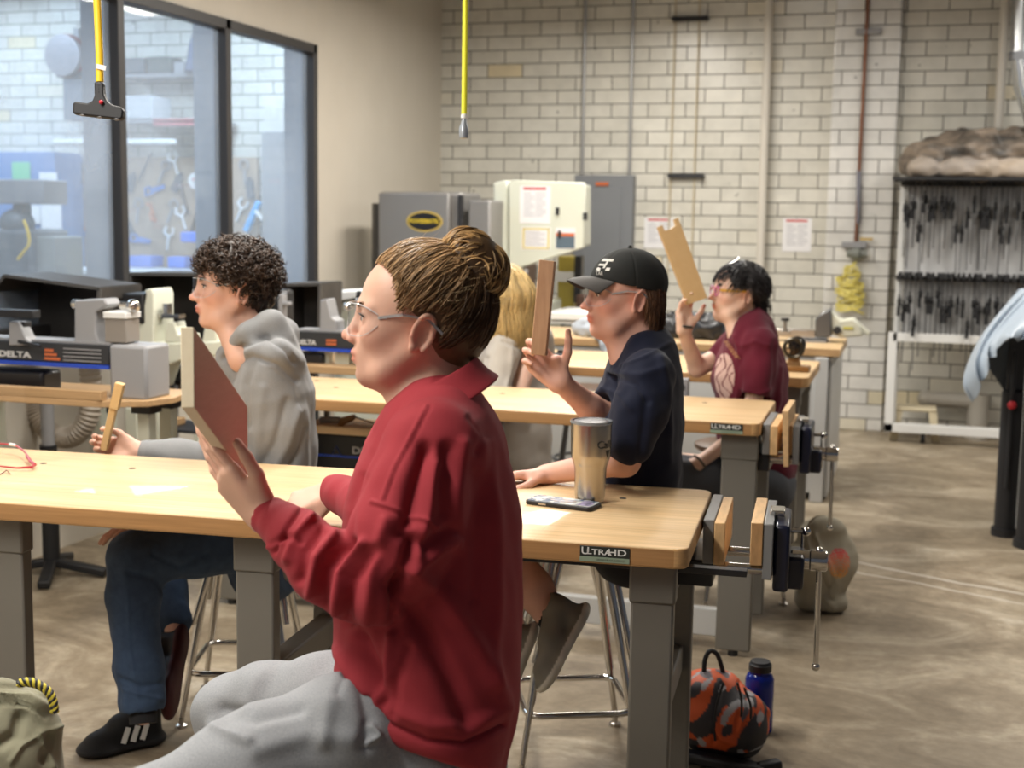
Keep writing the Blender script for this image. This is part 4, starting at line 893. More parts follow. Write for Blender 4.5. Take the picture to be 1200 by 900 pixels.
def clamp(length, slide, lab, grp):
    r = empty('bar_clamp', (0, 0, 0), 0, lab, 'clamp', grp)
    lpart(r, 'bar', MB().box((-.003, -.010, -length), (.003, .010, .012)), mat('clamp bar steel', (.10, .10, .105), rough=.4, metal=.6), smooth=False)
    lpart(r, 'fixed_jaw', MB().box((-.010, -.075, -.005), (.010, .012, .022)).box((-.012, -.085, -.022), (.012, -.062, .014)), M_BLKM, bevel=.003)
    lpart(r, 'sliding_jaw', MB().box((-.011, -.080, -slide - .03), (.011, .014, -slide)).box((-.013, -.040, -slide - .055), (.013, .014, -slide - .03)), M_BLKM, bevel=.004)
    s_ = lpart(r, 'screw_handle', MB().cyl((0, -.066, -slide - .12), (0, -.066, -slide - .055), .012, 8).cyl((0, -.066, -slide - .055), (0, -.066, -slide + .03), .005, 6), M_BLKM)
    return r
protos = {}
for row, (zr, n, lab, grp) in enumerate(((zt1, 27, 'black bar clamp hanging in the upper row of the white rack', 'bar clamps on the upper rail'), (zt2, 27, 'black bar clamp hanging in the lower row of the white rack', 'bar clamps on the lower rail'))):
    for v_, (ln, sl) in enumerate(((.52, .16), (.60, .20), (.46, .14), (.66, .30), (.56, .10))): protos[row, v_] = clamp(ln, sl, lab, grp); protos[row, v_]['n'] = 0
    cnt = {v_: 0 for v_ in range(5)}
    for i in range(n):
        v_ = rnd.choice((0, 0, 1, 1, 2, 3, 4)) if i > 4 else i; x = CX0 + .035 + i * (CX1 - CX0 - .03) / n + rnd.uniform(-.006, .006)
        o = protos[row, v_] if cnt[v_] == 0 else copy_tree(protos[row, v_]); cnt[v_] += 1
        o.location = (x, Y + .008, zr + .006 - 0.0); o.rotation_euler = (0, rnd.uniform(-.02, .02), rnd.uniform(-.25, .25))
for o in bpy.data.objects:
    if 'n' in o.keys(): del o['n']
# canvas heaped on top of the rack
def tarp(name, lo_, hi_, ells, mt, label, cat, h=.006, amp=(.010, .004), fr=(14, 45), cuts=(), sm=2, color=None):
    V = Vox(np.array(lo_), np.array(hi_), h)
    for c, r_ in ells: V.ell(c, r_, None, .06)
    for p, n in cuts: V.plane(p, n, .01)
    v, q = V.mesh(2); nz = 1 - np.abs(vnoise(v * [1, 1, 1.8], fr[0], 12)); N = vnormals(v, q)[0]; v = v + N * (amp[0] * nz + amp[1] * vnoise(v, fr[1], 5))[:, None]; v = smooth_mesh(v, q, sm)
    c0 = v.mean(0); o = qmesh(name, v, q, mt, None, color(v) if color else None, origin=tuple(c0)); return tag(o, label, cat)
za = ony(1120, 213, 9.6)[2] + .025
tarp('canvas_cover', (-.3, 9.3, za - .02), (1.25, 10.1, za + .6), [((.05, 9.66, za + .10), (.20, .20, .13)), ((.35, 9.66, za + .14), (.36, .22, .17)), ((.75, 9.66, za + .16), (.36, .22, .17)), ((1.0, 9.66, za + .12), (.22, .2, .14))], mat('grey brown canvas', (.24, .19, .145), rough=.5, noise=(4, (.05, .045, .04), .12, (1, 1, 3)), spec=.5, bump=(12, .9, (1, 1, 2))), 'crumpled grey-brown canvas heaped on top of the clamp rack', 'canvas', amp=(.030, .010), fr=(13, 40), cuts=[((0, 0, za), (0, 0, -1))], sm=1)
tarp('cloth_bundle', (-.2, 9.2, za - .01), (1.2, 9.7, za + .26), [((.30, 9.45, za + .05), (.22, .12, .075)), ((.75, 9.45, za + .05), (.30, .12, .08)), ((0.0, 9.46, za + .05), (.10, .10, .07))], mat('tan cloth', (.42, .34, .26), rough=.6, noise=(4, (.30, .27, .25), .2)), 'tan plastic-wrapped bundle lying along the top front of the clamp rack', 'bundle', amp=(.014, .006), cuts=[((0, 0, za + .004), (0, 0, -1))])
for o_ in list(col.objects):
    if o_.name.startswith(('canvas_cover', 'cloth_bundle')): pass
part(RK, 'top_shelf', MB().box((CX0 - .05, 9.36, za - .022), (1.2, 9.95, za)), M_BLKM, bevel=.003)
# plastic stool and pipe below the rack
SP = empty('step_stool', (ony(1098, 515, 9.75)[0], 9.75, 0), 0, 'beige plastic step stool under the clamp rack', 'stool'); M_BEI = mat('beige plastic', (.60, .52, .36), rough=.45)
sx = ony(1068, 0, 9.75)[0], ony(1130, 0, 9.75)[0]; zs = ony(1098, 478, 9.75)[2] 
part(SP, 'seat', MB().box((sx[0] + .03, 9.70, zs - .03), (sx[1] - .03, 9.90, zs)), M_BEI, bevel=.012)
for a, b in ((sx[0], sx[0] + .055), (sx[1] - .055, sx[1])): 
    k = .03 if a == sx[0] else -.03
    for y in (9.70, 9.86): part(SP, 'leg', MB().hexa([(a, y, 0), (b, y, 0), (b, y + .04, 0), (a, y + .04, 0), (a + k, y, zs - .031), (b + k, y, zs - .031), (b + k, y + .04, zs - .031), (a + k, y + .04, zs - .031)]), M_BEI, bevel=.004)
zp = ony(1110, 468, 9.98)[2]; PV = empty('floor_pipe', (ony(1115, 468, 9.98)[0], 9.98, 0), 0, 'grey-beige drain pipe with an elbow along the wall behind the step stool', 'pipe'); M_PVC = mat('dull beige pipe', (.40, .37, .32), rough=.5)
xa, xb = ony(1085, 468, 9.98)[0], ony(1140, 468, 9.98)[0]; part(PV, 'pipe', MB().cyl((xa, 9.98, zp), (xb, 9.98, zp), .055, 18).sphere((xa, 9.98, zp), .06), M_PVC); part(PV, 'elbow', MB().cyl((xb + .04, 9.98, .0), (xb + .04, 9.98, zp + .05), .075, 18), M_PVC)

# ================================================================= sheet-covered machine at the right edge
CV = empty('covered_machine', (.62, 7.0, 0), 0, 'machine under a bluish plastic sheet at the right edge', 'machine')
part(CV, 'body', MB().box((.44, 6.95, .72), (1.3, 7.5, .98)), mat('dark machine body', (.05, .05, .055), rough=.5), bevel=.01)
for (x, y, r_) in ((.475, 6.93, .055), (.585, 6.72, .075), (1.2, 7.25, .06)): part(CV, 'column', MB().cyl((x, y, .0), (x, y, .72), r_, 20).cyl((x, y, 0), (x, y, .04), r_ + .012, 20), M_BLKM)
part(CV, 'upright', MB().box((.52, 6.88, .05), (.545, 6.93, .95)), M_WHITE); p = ony(1186, 475, 6.85); part(CV, 'red_knob', MB().sphere(p, .022), mat('red knob', (.5, .02, .03))); part(CV, 'rod', MB().cyl((p[0], p[1] + .02, .25), (p[0], p[1] + .02, .93), .012, 10), M_BLKM)
# plastic sheet: rows run from the ridge down to the hem
cols_ = [((1196, 337), (1150, 392), (1128, 445), (1140, 470)), ((1203, 337), (1160, 385), (1143, 425), (1150, 450)), ((1215, 338), (1180, 375), (1160, 405), (1160, 425)), ((1235, 338), (1200, 370), (1180, 392), (1178, 402)), ((1270, 338), (1240, 366), (1215, 388), (1210, 394)), ((1320, 338), (1290, 366), (1270, 390), (1265, 398))]
rows = []
for j in range(4):
    row = []
    for i, c in enumerate(cols_):
        yy = (7.25, 7.0, 6.78, 6.74)[j] + (-.04 if i % 2 else .04) * (j > 0) - .02 * i; row.append(ony(c[j][0], c[j][1], yy))
    rows.append(row)
R0 = [smoothpts(r_, 8) for r_ in rows]; cl_ = [smoothpts([R0[j][i] for j in range(4)], 5) for i in range(len(R0[0]))]; rows = []
for j in range(len(cl_[0])):
    v_ = j / (len(cl_[0]) - 1); rows.append([cl_[i][j] - VIEW * (.035 * math.sin(i * .95 + .8 * math.sin(i * .37) + v_ * 2.5) + .012 * math.sin(i * 2.3)) * (.25 + v_) - np.array([0, 0, .02 * math.sin(i * .7) * v_]) for i in range(len(cl_))])
rows.insert(0, [p + np.array([.02, .45, -.03]) for p in rows[0]]); rows.insert(0, [p + np.array([.06, .15, -.25]) for p in rows[0]])
sh = sheet('plastic_sheet', rows, mat('bluish plastic sheet', (.40, .47, .55), rough=.4, spec=.5, bump=(9, .6)), .003, 1); adopt(CV, sh)
# side fold of the sheet hanging behind
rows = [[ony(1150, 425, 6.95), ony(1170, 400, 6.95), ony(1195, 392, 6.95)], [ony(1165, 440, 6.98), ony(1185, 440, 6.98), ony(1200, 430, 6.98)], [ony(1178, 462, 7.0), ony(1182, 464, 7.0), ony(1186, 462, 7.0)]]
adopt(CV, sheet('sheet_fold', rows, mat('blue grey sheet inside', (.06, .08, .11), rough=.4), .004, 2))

# ================================================================= things on the rear benches
FW = empty('flywheel_model', tuple(ony(936, 431, 6.25) * [1, 1, 0] + [0, 0, .851]), 0, 'small dark flywheel on a wooden base, on the third bench by the maroon shirt', 'model engine')
c = ony(930, 408, 6.22); x_, y_, z_ = c
part(FW, 'base', MB().box((x_ - .04, y_ - .03, .852), (x_ + .075, y_ + .07, .876)), mat('varnished base', (.30, .15, .05), rough=.3), bevel=.003)
w_ = MB(); Rr = .042
w_.tube([(x_ + Rr * math.cos(a), y_, z_ + Rr * math.sin(a)) for a in np.linspace(0, 2 * PI, 28, endpoint=False)], .009, 8, closed=True); w_.cyl((x_, y_ - .012, z_), (x_, y_ + .03, z_), .012, 12)
for k in range(6): a = k * PI / 3; w_.bar((x_, y_, z_), (x_ + Rr * math.cos(a), y_, z_ + Rr * math.sin(a)), .008, .006)
part(FW, 'flywheel', w_, mat('dark bronze', (.07, .06, .045), rough=.3, metal=.7)); part(FW, 'bracket', MB().prism([(x_ - .03, .8765), (x_ + .035, .8765), (x_ + .016, z_), (x_ - .014, z_)], y_ + .012, y_ + .03, 'Y'), mat('worn handle', (0, 0, 0))); part(FW, 'rear_wheel', MB().cyl((x_ + .012, y_ + .035, z_ + .012), (x_ + .012, y_ + .05, z_ + .012), .040, 24), M_BLKM)
# mitre saw on the rear bench end
MS = empty('mitre_saw', tuple(ony(985, 395, 7.8) * [1, 1, 0] + [0, 0, .851]), 0, 'pale mitre saw with a yellow mark on the end of the rear bench', 'mitre saw')
Y = 7.75; m = MB(); pr(m, 905, 386, 955, 395, Y, .1); part(MS, 'fence', m, M_STEEL, bevel=.004); m = MB(); poly_y(m, [(955, 396), (955, 374), (963, 366), (974, 362), (975, 392), (972, 396)], Y, .15); part(MS, 'blade_guard', m, mat('saw guard metal', (.16, .16, .16), rough=.3, metal=.6), bevel=.01)
m = MB(); poly_y(m, [(970, 390), (968, 370), (974, 363), (985, 375), (1000, 373), (1008, 380), (1012, 394), (985, 396)], Y + .02, .12); part(MS, 'motor_housing', m, mat('bone plastic', (.60, .60, .50), rough=.4), bevel=.012); m = MB(); poly_y(m, [(998, 380), (1004, 376), (1020, 390), (1017, 394)], Y + .04, .06); part(MS, 'handle', m, mat('bone plastic', (0, 0, 0)), bevel=.006); m = pr(MB(), 988, 383, 1000, 386, Y + .012, .006); part(MS, 'mark', m, mat('mark yellow', (.55, .50, .10))); p = ony(981, 387, Y + .01); part(MS, 'knob', MB().cyl((p[0], p[1] - .02, p[2]), (p[0], p[1] + .02, p[2]), .022, 14), M_BLKM); part(MS, 'base', MB().box((ony(950, 0, Y)[0], Y - .02, .8515), (ony(986, 0, Y)[0], Y + .2, .862)), M_CAST); part(MS, 'arm', MB().bar(ony(958, 376, Y + .05), ony(974, 364, Y + .05), .02, .012), M_CAST)
hc = root_at('hold_down_clamp', 920, 385, 7.72, 'small silver clamp on the rear bench fence', 'clamp'); p = ony(920, 380, 7.72); part(hc, 'clamp_body', MB().cyl((p[0], p[1], p[2] - .05), (p[0], p[1], p[2] + .02), .010, 10).box((p[0] - .03, p[1] - .02, p[2] - .055), (p[0] + .03, p[1] + .02, p[2] - .04)), M_STEEL); part(hc, 'knob', MB().cyl((p[0], p[1], p[2] + .02), (p[0], p[1], p[2] + .035), .024, 12), M_BLKM)
tarp('jacket', (-1.62, 7.4, .855), (-.9, 8.1, 1.15), [((-1.36, 7.75, .90), (.16, .12, .07)), ((-1.18, 7.72, .90), (.14, .12, .08)), ((-1.02, 7.75, .89), (.10, .1, .06))], mat('black nylon', (.018, .018, .02), rough=.35, spec=.6), 'crumpled black jacket lying on the rear bench', 'jacket', amp=(.022, .008), fr=(22, 60), cuts=[((0, 0, .853), (0, 0, -1))], sm=1)
gx = ony(697, 392, 7.45); V_ = Vox(gx - [.25, .2, .3], gx + [.3, .3, .2], .006)
V_.chain([ony(680, 384, 7.62), ony(692, 385, 7.55), ony(706, 392, 7.42), ony(716, 412, 7.36), ony(722, 430, 7.36)], [.04, .055, .05, .045, .035], .02); v, q = V_.mesh(2); v = v + vnormals(v, q)[0] * (.010 * vnoise(v, 32, 2) + .004 * vnoise(v, 70, 3))[:, None]
tag(qmesh('sweater', v, q, mat('pale grey knit', (.40, .43, .47), rough=.85, bump=(200, .3)), origin=tuple(gx)), 'pale grey sweater draped over the near edge of the rear bench', 'sweater')
wb2 = root_at('wood_block', 831, 392, 7.9, 'small orange wood block on the rear bench beside the black jacket', 'wood block', z=.851); p = ony(831, 380, 7.9); part(wb2, 'block', MB().box((p[0] - .025, 7.88, .852), (p[0] + .025, 7.93, p[2] + .02)), mat('orange wood', (.42, .20, .07)), bevel=.003)
blk = root_at('push_block', 656, 423, 6.3, 'small black push block on the third bench behind the narrow board', 'push block', z=.851); p = ony(656, 420, 6.35); part(blk, 'block', MB().box((p[0] - .035, 6.3, .852), (p[0] + .035, 6.38, .872)), M_BLKM, bevel=.006); part(blk, 'grip', MB().box((p[0] - .01, 6.33, .8725), (p[0] + .02, 6.35, .89)), M_BLKM, bevel=.004)
sb = root_at('switch_box', 798, 458, 5.93, 'grey switch box under the edge of the third bench', 'switch box'); m = MB(); pr(m, 791, 444, 806, 467, 5.93, .05); part(sb, 'box', m, M_CAST, bevel=.004); p = ony(799, 453, 5.925); part(sb, 'button', MB().cyl((p[0], p[1] - .006, p[2]), (p[0], p[1] + .004, p[2]), .012, 12), M_BLKM)

# ================================================================= hanging cords
HC_ = empty('power_cord', tuple(W(115, 120, 2.9)), 0, 'yellow power cord hanging at the left with a black three-outlet block', 'power cord')
p0 = W(117, 96, 2.9); p1 = W(112, -40, 2.9)
part(HC_, 'cord', MB().tube([p0, W(116.5, 60, 2.9), p1], .0082, 12), M_YEL)
def flatv(P, mt, dd=2.9, th=.022, nm='outlet_block', bev=.004):
    q = [W(a, b, dd) for a, b in P]; T_ = VIEW * th; n = len(q)
    return part(HC_, nm, MB()._add([a - T_ / 2 for a in q] + [a + T_ / 2 for a in q], [tuple(range(n)), tuple(range(2 * n - 1, n - 1, -1))] + [((i + 1) % n, i, n + i, n + (i + 1) % n) for i in range(n)]), mt, bevel=bev, seg=3)
flatv([(87, 122), (90, 120), (104, 122), (110, 119), (112.5, 112), (112, 97), (122, 97), (123, 112), (127, 120), (134, 124), (143, 126), (146, 130), (145, 139), (142, 141), (126, 139), (100, 136), (87, 134)], M_BLKM)
for k, (a, b) in enumerate(((97, 134.5), (117, 136.8), (137, 139.5))): p = W(a, b, 2.895); part(HC_, 'outlet', MB().sphere(p, .0055, 10, 6, (1.4, 1, .7)), M_CAST)
p = W(118.6, 119.6, 2.885); part(HC_, 'pilot_light', MB().sphere(p, .0048), mat('red lamp lens', (.75, .03, .05), rough=.2)); 
for k in range(3): p = W(117, 101 + 4 * k, 2.9); ax_ = nrm(p0 - p1); part(HC_, 'strain_relief_ring', MB().cyl(p - ax_ * .0016, p + ax_ * .0016, .0115, 14), M_BLACK)
p = W(120, 79, 2.89); part(HC_, 'tag', MB().bar(W(113, 77.5, 2.89), W(124, 80, 2.89), .002, .010, up=(0, 0, 1)), M_PAPER)
H2_ = empty('power_cord', tuple(W(544, 150, 3.6)), 0, 'bright yellow cord hanging near the wall corner with a metal plug', 'power cord')
part(H2_, 'cord', MB().tube([W(544, 136, 3.6), W(545, 60, 3.6), W(546, -40, 3.6)], .0078, 12), mat('neon yellow jacket', (.80, .78, .03), rough=.4)); part(H2_, 'plug', MB().tube([W(544, 137, 3.6), W(543.8, 144, 3.6), W(543.5, 149, 3.6), W(543.5, 156, 3.6), W(543.5, 162, 3.6)], [.006, .0075, .012, .013, .011], 14), mat('plug grey', (.35, .38, .42), rough=.3, metal=.4)); part(H2_, 'collar', MB().tube([W(544, 134, 3.6), W(544, 139, 3.6)], .0088, 12), M_WHITE)

# ================================================================= things on and around the nearest benches
tp = onz(691, 588, .85); TB = empty('tumbler', (tp[0], tp[1], .8505), 0, 'tall stainless steel tumbler with a clear lid on the nearest bench', 'tumbler')
Hh = .197; prof = [(.0325, 0), (.0355, .003), (.0362, .012), (.0362, .0135), (.0367, .014), (.0400, .088), (.0425, .096), (.0478, .112), (.0488, .122), (.0505, Hh - .006), (.0505, Hh), (.0485, Hh), (.0475, Hh - .02)]
M_TUM = mat('brushed tumbler steel', (.52, .47, .40), rough=.26, metal=1, bump=(300, .12, (1, 1, .02)))
lpart(TB, 'cup', MB().lathe(prof, 56), M_TUM)
lpart(TB, 'lid', MB().lathe([(.040, Hh - .002), (.0515, Hh - .001), (.0525, Hh + .003), (.0515, Hh + .006), (.046, Hh + .0062), (.044, Hh + .001), (.02, Hh + .0005)], 48), mat('clear lid', (.70, .74, .78), rough=.1, trans=.7, spec=.7)); lpart(TB, 'lid_seal', MB().lathe([(.038, Hh + .0008), (.0430, Hh + .0030), (.0430, Hh + .0045), (.038, Hh + .0050)], 40), mat('dark seal', (.06, .06, .07), rough=.3))
def on_cyl(txt, ang, z, size, r_, mt, sc=(1, 1)):
    c = (math.cos(ang), math.sin(ang), 0); t_ = text('lettering', txt, size, frameM((c[0] * r_, c[1] * r_, z), (-c[1], c[0], 0), (0, 0, 1)), mt, TB, extrude=.0002, font_scale=sc); 
    for v_ in t_.data.vertices:
        a = math.atan2(v_.co.y, v_.co.x); tx = v_.co.x * -c[1] + v_.co.y * c[0]; aa = ang + tx / r_; rr = r_ + .0003 + (.0002 if (v_.co.x * c[0] + v_.co.y * c[1]) > r_ else 0); v_.co.x = rr * math.cos(aa); v_.co.y = rr * math.sin(aa)
    return t_
ca = math.atan2(-tp[1], -tp[0]); M_ENG = mat('black engraving', (.03, .03, .03), rough=.5)
on_cyl('Callie', ca + .95, .148, .026, .0505, M_ENG, (1.1, 1))
t_ = lpart(TB, 'emblem', MB()._add([(.0502 * math.cos(ca + 1.0 + a), .0502 * math.sin(ca + 1.0 + a), z) for a, z in ((-.14, .134), (.14, .134), (.0, .112))], [(0, 1, 2)]), M_ENG)
# phone
P4 = [onz(*p, .8515) for p in ((616, 591), (697, 601), (703, 590), (626, 584.5))]
c0 = sum(P4) / 4; xd = nrm((P4[1] - P4[0]) * [1, 1, 0]); yd = np.array([-xd[1], xd[0], 0]); PH = empty('phone', (c0[0], c0[1], .8505), math.atan2(xd[1], xd[0]), 'phone in a patterned case lying face down beside the steel tumbler', 'phone')
lpart(PH, 'case', MB().prism(rrect(-.088, -.037, .088, .037, .012), 0, .010, 'Z'), M_BLKM, bevel=.002)
mph = mat('patterned phone back', (.62, .64, .62), rough=.25, noise=(38, (.10, .14, .22), .06)); lpart(PH, 'back', MB().prism(rrect(-.084, -.033, .084, .033, .010), .0102, .0112, 'Z'), mph); lpart(PH, 'picture', MB().prism([(.034 * math.cos(a) - .0, .018 * math.sin(a)) for a in np.linspace(0, 2 * PI, 20, endpoint=False)], .0113, .0119, 'Z'), mat('brown print', (.35, .25, .20), rough=.3, noise=(60, (.15, .2, .3), .1))); lpart(PH, 'side_button', MB().box((-.05, -.0375, .003), (-.03, -.0368, .007)), M_STEEL)
lpart(PH, 'sticker', MB().prism([(.046, -.028), (.080, -.028), (.080, .006), (.060, .028), (.046, .02)], .0113, .0119, 'Z'), mat('violet sticker', (.42, .36, .55), rough=.3, noise=(80, (.1, .1, .15), .1)))
# red spectacles at the left edge
RG = empty('eyeglasses', tuple(onz(15, 545, .851)), 0, 'red-framed eyeglasses lying on the bench at the left edge', 'eyeglasses'); MRG = mat('red spectacle frame', (.42, .05, .06), rough=.3)
z = .8515; P_ = [onz(a, b, z) for a, b in ((-60, 533), (-20, 531), (0, 530.5), (18, 532), (30, 538), (36, 546))]; P_ = [p + np.array([0, 0, h_]) for p, h_ in zip(P_, (.024, .026, .026, .024, .018, .010))]
part(RG, 'temple', MB().tube(smoothpts(P_, 6), .0026, 8), MRG); part(RG, 'frame', MB().tube([onz(41, 549, z) + [0, 0, .012], onz(38, 551, z) + [0, 0, .008], onz(20, 551, z) + [0, 0, .006], onz(0, 549, z) + [0, 0, .006], onz(-40, 547, z) + [0, 0, .006]], [.004, .004, .0028, .0022, .002], 8), MRG)
c_ = onz(-12, 548, z) + np.array([0, 0, .016]); part(RG, 'lens_rim', MB().tube([c_ + np.array([.024 * math.cos(a), .006 * math.sin(a), .014 * math.sin(a)]) for a in np.linspace(0, 2 * PI, 24, endpoint=False)], .0014, 6, closed=True), MRG); part(RG, 'nose_pad', MB().tube([onz(0, 556, z), onz(8, 553, z) + [0, 0, .004], onz(12, 556, z) + [0, 0, .001]], .0014, 6), mat('dark wire', (.12, .05, .05)))
part(RG, 'hinge', MB().tube([onz(32, 540, z) + [0, 0, .012], onz(36, 545, z) + [0, 0, .010], onz(41, 549, z) + [0, 0, .010]], .0048, 8), MRG); part(RG, 'reflector', MB().tube([onz(12, 531, z) + [0, 0, .026], onz(19, 532.5, z) + [0, 0, .026]], .0042, 8), mat('pale label', (.75, .72, .72)))
# pen under her fingers
PN = tag(MB().tube([onz(348, 595, .8515) + [0, 0, .005], onz(384, 591, .8515) + [0, 0, .005]], .0045, 10).build('pencil', mat('cream pencil', (.75, .68, .50), rough=.4), origin=tuple(onz(348, 595, .8565))), 'pale pencil lying on the bench under the resting hand', 'pencil')

# orange camouflage backpack
bp_ = onz(852, 884, 0); BP = empty('backpack', (bp_[0], bp_[1], 0), 0, 'orange, black and grey camouflage backpack on the floor under the nearest bench', 'backpack')
V = Vox(np.array([-.80, 3.35, .0]), np.array([-.15, 4.0, .50]), .005); cx, cy = bp_[0] - .015, bp_[1] + .01
V.ell((cx - .02, cy, .11), (.125, .12, .115), None, .03); V.ell((cx + .045, cy - .03, .10), (.085, .10, .10), None, .02); V.ell((cx - .045, cy, .19), (.085, .085, .055), None, .03); V.cone((cx + .07, cy, .14), (cx + .118, cy, .135), .035, .010, .03); V.plane((0, 0, .012), (0, 0, -1), .01)
v, q = V.mesh(3)
def camo(v):
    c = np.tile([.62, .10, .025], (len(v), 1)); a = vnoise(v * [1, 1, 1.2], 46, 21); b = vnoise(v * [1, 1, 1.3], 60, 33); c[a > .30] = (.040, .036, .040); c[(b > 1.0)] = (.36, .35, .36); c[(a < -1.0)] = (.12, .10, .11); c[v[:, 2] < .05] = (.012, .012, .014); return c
v = folds(v, q, [([(846, 800), (838, 835), (836, 870)], 2.2, -.006), ([(866, 800), (868, 830), (860, 862)], 2.2, -.006), ([(876, 815), (876, 845), (866, 868)], 2.2, -.005), ([(836, 848), (848, 866), (862, 872)], 3, .008)]); v = v + vnormals(v, q)[0] * (.004 * vnoise(v, 30, 2))[:, None]
o = qmesh('body', v, q, colmat('camouflage nylon', rough=.55, spec=.4, bump=(400, .15)), None, camo(v)); adopt(BP, o)
def surf_tube(P, r_, dd): return [W(a, b, d_) for (a, b), d_ in zip(P, dd)]
dep = float(np.linalg.norm(0)) 
dB = float(((np.array([cx, cy, .15]) - CAM) @ RW)[2])
for P_ in ([(848, 800), (840, 825), (837, 850), (838, 868)], [(864, 800), (869, 822), (867, 848), (858, 868)], [(872, 806), (880, 830), (876, 856), (864, 872)]):
    part(BP, 'zip', MB().tube(smoothpts([W(a, b, dB - .115 - .012 * (abs(a - 850) < 12)) for a, b in P_], 5), .0035, 6), M_BLKM)
part(BP, 'haul_loop', MB().tube(smoothpts([np.array(W(a, b, dB)) for a, b in ((825, 792), (826, 774), (832, 763), (841, 768), (848, 790))], 6), .007, 8), M_BLKM); part(BP, 'strap', MB().bar((cx - .12, cy - .10, .02), (cx + .14, cy - .14, .02), .05, .03).bar((cx + .12, cy - .14, .025), (cx + .175, cy - .10, .03), .035, .03), M_BLKM, bevel=.008)
# blue bottle
bt = onz(888, 857, 0); BT = empty('water_bottle', (bt[0], bt[1], 0), 0, 'translucent dark blue water bottle with a black cap beside the camouflage backpack', 'bottle')
M_BB = mat('blue bottle plastic', (.004, .02, .32), rough=.12, trans=.35, spec=.6); rb = .0435
lpart(BT, 'bottle', MB().lathe([(rb - .006, .001), (rb, .008), (rb, .07), (rb - .0015, .075), (rb, .08), (rb, .168), (rb - .006, .180), (.030, .186), (.030, .192)], 36), M_BB); lpart(BT, 'cap', MB().lathe([(.0345, .1925), (.0345, .212), (.031, .215), (.029, .222), (.02, .223)], 28), M_BLKM)
# canvas tote bag
tb = onz(966, 716, 0); TG = empty('tote_bag', (tb[0], tb[1], 0), 0, 'slumped canvas tote bag with a red and orange print on the floor', 'bag')
V = Vox(np.array([-.62, 4.95, 0]), np.array([.02, 5.75, .50]), .005); dT = float(((tb + [0, .03, .18] - CAM) @ RW)[2])
V.chain([W(950, 700, dT), W(955, 660, dT), W(960, 625, dT)], [.06, .085, .075], .04); V.chain([W(978, 700, dT), W(978, 660, dT), W(975, 625, dT)], [.045, .07, .06], .04); V.cone(W(935, 660, dT), W(990, 650, dT), .06, .045, .05); V.ell(W(977, 706, dT - .03), (.055, .04, .035), None, .03); V.plane((0, 0, .006), (0, 0, -1), .01); V.cone(W(948, 612, dT), W(966, 608, dT + .02), .030, .035, .02, 'sub')
v, q = V.mesh(2); v = folds(v, q, [([(940, 640), (960, 665), (975, 700)], 3, -.014), ([(955, 625), (965, 650), (985, 690)], 3, .010), ([(975, 690), (985, 670)], 3, -.010), ([(945, 620), (950, 650)], 2, .010), ([(965, 700), (978, 712)], 3, .008)]); v = v + vnormals(v, q)[0] * (.006 * vnoise(v, 18, 9) + .002 * vnoise(v, 50, 2))[:, None]
def tote(v):
    p = topix(v); c = np.tile([.42, .38, .29], (len(v), 1)); e = ((p[:, 0] - 983) / 13) ** 2 + ((p[:, 1] - 660) / 18) ** 2 < 1; st_ = np.sin(np.hypot(p[:, 0] - 985, p[:, 1] - 668) * 1.9) > -.6
    t_ = np.clip((p[:, 1] - 645) / 34, 0, 1)[:, None]; cc = np.array([.70, .06, .08]) * (1 - t_) + np.array([.78, .42, .12]) * t_; c[e & st_] = cc[e & st_]; return c
o = qmesh('bag_body', v, q, colmat('natural canvas', rough=.8, bump=(300, .3)), None, tote(v)); adopt(TG, o)
for dd in (-.02, .03): part(TG, 'handle', MB().tube(smoothpts([np.array(W(a, b, dT + dd)) for a, b in ((944, 628), (952, 610), (965, 606), (975, 613), (978, 628))], 6), .008, 8), colmat('natural canvas') and mat('canvas webbing', (.30, .26, .19), rough=.8))
# khaki bag at the lower left, on a stool
KB = empty('khaki_bag', (-1.62, 1.95, .506), 0, 'khaki canvas bag with a yellow and black braided cord at the lower left corner', 'bag')
V = Vox(np.array([-2.0, 1.5, .30]), np.array([-1.1, 2.5, .9]), .005); dk = 2.30
V.chain([W(-70, 880, dk), W(-20, 872, dk), W(10, 895, dk), W(20, 970, dk)], [.10, .095, .080, .075], .03); V.chain([W(-60, 824, dk), W(0, 818, dk), W(38, 830, dk), W(52, 858, dk), W(48, 910, dk)], [.038, .034, .028, .030, .040], .015); V.chain([W(-40, 900, dk), W(0, 980, dk)], [.09, .08], .03); V.plane((0, 0, .506), (0, 0, -1), .01)
v, q = V.mesh(2); v = folds(v, q, [([(0, 812), (35, 815), (58, 830)], 2.5, .006), ([(0, 822), (32, 826), (54, 840)], 2.0, -.007), ([(0, 802), (35, 806), (55, 818)], 2, -.005), ([(20, 823), (34, 828), (48, 852)], 1.6, -.004), ([(48, 858), (62, 856), (76, 850)], 2.5, .005), ([(12, 893), (26, 873), (46, 862)], 2.4, .005), ([(25, 840), (20, 860), (0, 872)], 7, -.010), ([(60, 865), (56, 890)], 6, -.012), ([(48, 860), (58, 880), (64, 900)], 4, .008)]); v = v + vnormals(v, q)[0] * (.003 * vnoise(v, 24, 5))[:, None]
o = qmesh('bag_body', v, q, mat('khaki canvas', (.255, .245, .165), rough=.85, bump=(600, .35), noise=(9, (.20, .19, .125), .3), sheen=.15)); adopt(KB, o)
cp = smoothpts([np.array(W(a, b, dk - .06)) for a, b in ((22, 801), (34, 799), (46, 803), (57, 811), (62, 822), (64, 834))], 8); m1 = MB(); m2 = MB(); n = len(cp); sa = [];
